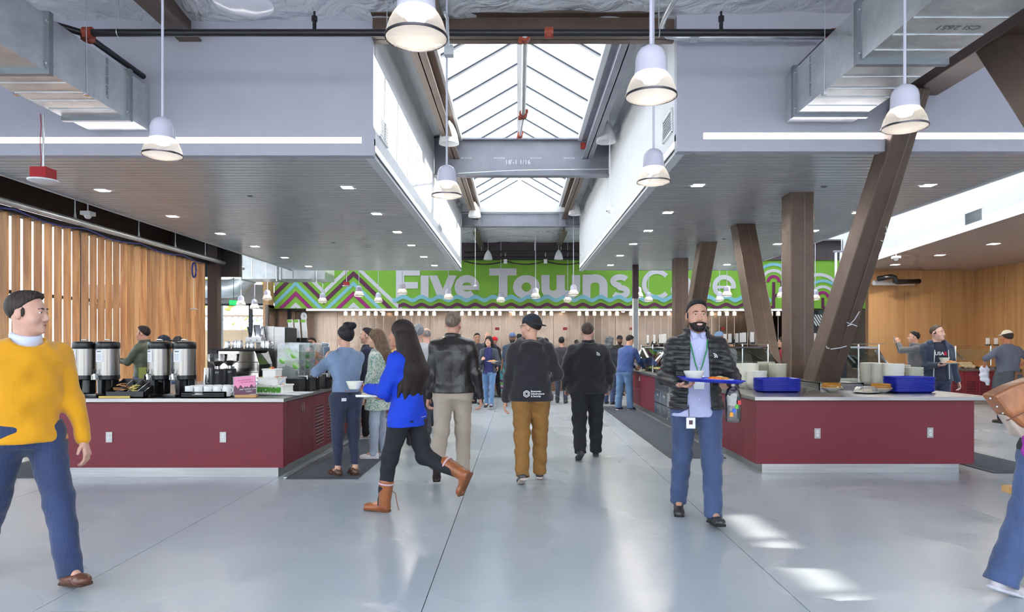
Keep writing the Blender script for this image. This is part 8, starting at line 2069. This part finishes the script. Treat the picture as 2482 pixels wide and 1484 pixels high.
# white print at the hem of the blue jacket, braid at the boot tops
q = onback(blu, 0.02, 0.88, 0.0, 'blue_jacket', 0.05, 0.01); text_obj('o =======', 0.02, 'print', PRINT, blu['t'], frame_mat(Vector(q)+Vector((0.02, -0.004, 0)), (1, 0.12, 0), (0, 0, 1)))
for s_ in (-1, 1):
    kn, an, fd, fu = blu['J'][s_]; ax = unit(fu+unit(kn-an)*2); c = Vector(an+ax*0.175-fd*0.012); x = Vector(ax).orthogonal().normalized(); y = Vector(ax).cross(x)
    MB().tube([c+(x*math.cos(a)+y*math.sin(a))*0.067 for a in np.linspace(0, 2*PI, 20, False)], 0.008, 6, True).build('boot_braid', mat('woven boot braid', rgb(206, 176, 190), 0.8), blu['t'])
kn, an, fd, fu = blu['J'][-1]
MB().tube([an-fd*0.07+fu*0.12, an-fd*0.12+fu*0.09, an-fd*0.14-fu*0.0, an-fd*0.16-fu*0.06], 0.004, 5).build('boot_lace', mat('leather lace', rgb(130, 80, 56), 0.7), blu['t'])
# copper buttons on the denim jacket, pocket with a note
for k in (0, 1):
    q = onback(den, -0.06+0.035*k, 1.0, 0.0, 'denim_jacket'); MB().cyl(Vector(q), Vector(q)+Vector((0, -0.006, 0)), 0.008, n=10).build('button', mat('copper button', rgb(196, 140, 110), 0.3, 0.8), den['t'])
for s_ in (-1, 1):
    MB().tube([Vector((s_*0.085+dx, surf(den, 'trousers', s_*0.085+dx, 0.86+dz_)-0.002, 0.86+dz_+den['zc'])) for dx, dz_ in ((-0.055, 0.05), (-0.05, -0.05), (0, -0.075), (0.05, -0.05), (0.055, 0.05))], 0.0025, 5, True).build('back_pocket', cloth((60, 72, 104), 'denim'), den['t'])
q = onback(den, -0.085, 0.90, 0.0, 'trousers'); MB().cbox(Vector(q), (0.028, 0.004, 0.018)).build('pocket_note', PAPER, den['t'])
# brown ties of the apron
z0 = srv['zc']
MB().box(-0.02, -0.19, 0.93+z0, 0.14, -0.178, 0.97+z0).build('apron_tie', mat('brown leather tie', rgb(120, 80, 56), 0.6), srv['t']); MB().bar((0.02, -0.19, 0.98+z0), (-0.03, -0.2, 0.66+z0), 0.045, 0.01, (0, 1, 0)).build('apron_tie', bpy.data.materials['brown leather tie'], srv['t'])
# lanyard and badges of the smiling man
z0 = ft['zc']; LAN = mat('green lanyard', rgb(30, 130, 80), 0.6)
MB().tube([Vector((0.078, 0.07, 1.47+z0)), Vector((0.062, 0.15, 1.36+z0)), Vector((0.036, 0.163, 1.24+z0)), Vector((0.01, 0.166, 1.165+z0)), Vector((-0.016, 0.163, 1.24+z0)), Vector((-0.052, 0.15, 1.36+z0)), Vector((-0.075, 0.07, 1.47+z0))], 0.0055, 6).build('lanyard', LAN, ft['t'])
MB().cbox(Vector((0.012, 0.168, 1.105+z0)), (0.04, 0.003, 0.052)).build('badge_holder', PAPER, ft['t'])
MB().tube([Vector((0.09, 0.165, 0.93+z0)), Vector((0.088, 0.168, 0.84+z0))], 0.003, 5).build('badge_cord', BLACK, ft['t'])
bg = MB().cbox(Vector((0.075, 0.172, 0.79+z0)), (0.034, 0.003, 0.042)).build('id_badge', PAPER, ft['t']); MB().cbox(Vector((0.075, 0.176, 0.795+z0)), (0.014, 0.002, 0.016)).build('badge_photo', mat('badge photo', rgb(90, 70, 70), 0.7), bg)
for k in range(4): MB().sph(Vector((0.0, surf(ft, 'shirt', 0.0, 1.36-0.13*k, True), 1.36-0.13*k+z0)), 0.006, 8, 6).build('shirt_button', PAPER, ft['t'])
def lan(x, z): return Vector((x, surf(ft, 'shirt', x, z, True)+0.004, z+z0))
for s_ in (-1, 1):
    MB().prism([(0, 0), (0.045, 0.012), (0.03, -0.045), (0.004, -0.03)], lambda u, v, w: Vector((s_*(0.014+u), 0.102-0.55*u+w, 1.485+v+z0)), 0.006).build('shirt_collar', cloth((178, 182, 218)), ft['t'], bevel=0.001)
# badge on the blue fleece man's hip
MB().cbox(Vector((0.19, 0.03, 0.80+bfl['zc'])), (0.004, 0.03, 0.045)).build('id_badge', PAPER, bfl['t'])

# things in hands (each its own thing)
FOODO = [mat('orange food', rgb(232, 120, 40), 0.6), mat('pale food', rgb(226, 206, 150), 0.6), mat('brown crust', rgb(196, 134, 70), 0.6)]
def bowl_at(p, s, label, mt=CERAM):
    return tag(MB().lathe([(r*s, z*s) for r, z in ((0, 0), (0.038, 0), (0.045, 0.006), (0.068, 0.06), (0.07, 0.064), (0.066, 0.062), (0.042, 0.012), (0, 0.01))], p, 24).build('soup_bowl', mt, smooth=50), label, 'bowl')
def plate_food(p, s, label, k=0):
    t = thing('food_plate', p, label, 'plate of food')
    MB().lathe([(r*s, z*s) for r, z in ((0, 0), (0.075, 0), (0.125, 0.016), (0.125, 0.02), (0.075, 0.006), (0, 0.005))], p, 24).build('plate', CERAM, t, smooth=50)
    for j, (dx, dy, r, c) in enumerate(((-0.04, 0.0, 0.035, 0), (0.02, 0.02, 0.04, 1), (0.05, -0.02, 0.03, 2), (-0.01, -0.03, 0.03, 0))): MB().sph(p+Vector((dx, dy, 0.02))*s, r*s, 10, 6, (1.2, 1, 0.6)).build('food', FOODO[c], t, smooth=True)
    return t
# blue tray of the smiling man
a1, a2 = ft['w'](ft['arms'][-1][1]), ft['w'](ft['arms'][1][1])
tc = (a1+a2)/2+Vector((0, -0.13, 0.045))
o = bpy.data.objects.new('cafeteria_tray', TRAY); col.objects.link(o); o.location = tc+Vector((0, 0.0, -0.01)); o.rotation_euler = (0, R(3), R(0)); o.scale = (0.92, 0.95, 1); tag(o, 'blue tray held level by the smiling bearded man', 'tray')
tz = tc.z-0.004
bowl_at(Vector((tc.x-0.13, tc.y-0.02, tz+0.006)), 1.15, 'white soup bowl on the tray of the smiling man')
plate_food(Vector((tc.x+0.06, tc.y, tz-0.002)), 0.95, 'plate with orange vegetables and bread on the smiling man\'s tray')
# bottle hanging under the tray hand
c = Vector((tc.x+0.17, tc.y-0.02, tz-0.31)); t = thing('drink_bottle', c, 'clear bottle with colourful label hanging from the smiling man\'s left hand', 'bottle')
MB().lathe([(0, 0), (0.055, 0), (0.06, 0.02), (0.06, 0.2), (0.045, 0.25), (0.02, 0.27), (0.02, 0.29), (0, 0.29)], c, 24).build('bottle', clear('bottle plastic', (0.85, 0.88, 0.9, 1), 0.3), t, smooth=50)
MB().lathe([(0.05, 0.025), (0.052, 0.19)], c, 24).build('label', mat('dark label', rgb(50, 46, 60), 0.4, var=0.9, vscale=(60, 60, 40)), t, smooth=True)
for k, cc in enumerate((rgb(230, 150, 40), rgb(40, 90, 190), rgb(90, 170, 60), rgb(200, 50, 50))): MB().cbox(c+Vector((-0.03+0.02*k, -0.055, 0.06+0.03*k)), (0.012, 0.006, 0.016)).build('label_patch', mat('label %d' % k, cc, 0.4), t)
# woman in blue: wooden tray and bowl
wl_, wr_ = blu['w'](blu['arms'][-1][1]), blu['w'](blu['arms'][1][1])
bowl_at(Vector((wl_.x-0.12, wl_.y-0.03, wl_.z-0.0)), 1.1, 'white bowl held out by the woman in the blue jacket')
t = thing('serving_board', Vector((wr_.x-0.16, wr_.y, wr_.z+0.03)), 'pale wooden tray carried by the woman in the blue jacket', 'tray'); c = Vector((wr_.x-0.11, wr_.y-0.05, wr_.z+0.03))
MB().cbox(c, (0.14, 0.11, 0.007)).build('board', mat('pale tray', rgb(214, 180, 136), 0.5), t, bevel=0.006); MB().cbox(c+Vector((0, -0.115, 0.006)), (0.14, 0.006, 0.010)).cbox(c+Vector((0, 0.115, 0.006)), (0.14, 0.006, 0.010)).build('edge', CERAM, t)
# plates of the girl, the green jacket man, the USA man
q = gir['w'](gir['arms'][-1][1]); plate_food(Vector((q.x-0.05, q.y-0.14, q.z+0.02)), 1.1, 'plate of food held by the young woman in navy')
q = grn['w'](grn['arms'][-1][1]); plate_food(Vector((q.x-0.14, q.y, q.z+0.02)), 1.0, 'plate of food carried by the man in green')
q = usa['w'](usa['arms'][1][1]); plate_food(Vector((q.x+0.1, q.y-0.12, q.z+0.03)), 1.15, 'plate of food held by the man in the navy hoodie'); bowl_at(Vector((q.x+0.03, q.y-0.1, q.z+0.055)), 1.1, 'white bowl on the plate of the navy hoodie man')
# phones
def phone(p, yaw, label):
    t = thing('mobile_phone', p, label, 'phone'); rot = Matrix.Rotation(R(yaw), 3, 'Z')
    MB().cbox(p, (0.038, 0.005, 0.075), rot).build('case', mat('grey phone', rgb(150, 156, 164), 0.3), t, bevel=0.003); MB().cbox(p+rot@Vector((0, -0.006, 0)), (0.034, 0.001, 0.068), rot).build('screen', mat('dim screen', rgb(96, 116, 134), 0.15), t)
q = den['w']((den['arms'][-1][1]+den['arms'][1][1])/2); phone(q+Vector((-0.08, 0.09, 0.12)), 38, 'phone held up by the woman in the denim jacket')
q = pho['w']((pho['arms'][-1][1]+pho['arms'][1][1])/2); phone(q+Vector((-0.08, 0.03, 0.09)), 62, 'phone held up by the man in the grey hooded jacket')
# white cloth of the server, bag of the person at the right edge
q = srv['w'](srv['arms'][-1][1]); G = Vox(0.014); G.ell((q.x+0.02, q.y+0.02, q.z-0.12), (0.09, 0.06, 0.17), None, 0.03); G.ell((q.x+0.06, q.y, q.z-0.26), (0.05, 0.04, 0.1), None, 0.04); G.warp(lambda x, y, z: 0.01*np.sin(x*50+z*22)+0.006*np.sin(z*60))
tag(link('kitchen_cloth', G.mesh('kitchen_cloth'), cloth((220, 222, 236))), 'white cloth carried by the server', 'cloth')
c = Wp(2455, 985, 3.75); t = thing('leather_bag', c, 'tan leather shoulder bag jutting in from the right edge', 'bag')
bp_ = [(2395, 958), (2440, 936), (2490, 918), (2560, 905), (2570, 1010), (2500, 1040), (2466, 1036), (2428, 1002)]
MB().prism(bp_, lambda u, v, w: Wp(u, v, 3.75)+Vector((0, w-0.05, 0)), 0.12).build('body', cloth((150, 94, 58), 'leather'), t, bevel=0.018)
MB().prism([(2428, 1004), (2500, 1042), (2500, 1062), (2464, 1060)], lambda u, v, w: Wp(u, v, 3.75)+Vector((0, w-0.03, 0)), 0.08).build('under_panel', cloth((176, 160, 148), 'leather'), t, bevel=0.01)
MB().tube([Wp(2440, 1020, 3.68), Wp(2482, 1000, 3.68), Wp(2540, 975, 3.68)], 0.004, 6).build('seam', cloth((110, 68, 42), 'leather'), t)
for q_ in ((2400, 966), (2416, 986), (2430, 1002)): MB().sph(Wp(q_[0], q_[1], 3.69), 0.006, 8, 6).build('stud', CHROME, t)
MB().tube([Wp(2500, 922, 3.75), Wp(2560, 800, 3.8), Wp(2585, 760, 3.85)], 0.014, 8).build('strap', cloth((140, 88, 54), 'leather'), t)
G = Vox(0.008); q_ = Wp(2500, 1082, 3.6); G.ell(q_, (0.05, 0.035, 0.07), None, 0.02); G.ell(q_+Vector((0.03, 0, 0.04)), (0.05, 0.04, 0.05), None, 0.02); G.warp(lambda x, y, z: 0.006*np.sin(x*90+z*60))
tag(link('purple_pouch', G.mesh('purple_pouch'), cloth((150, 44, 150))), 'small purple pouch at the right edge', 'pouch')
print('objects', len(bpy.data.objects), 'tris', sum(len(m.polygons) for m in bpy.data.meshes))
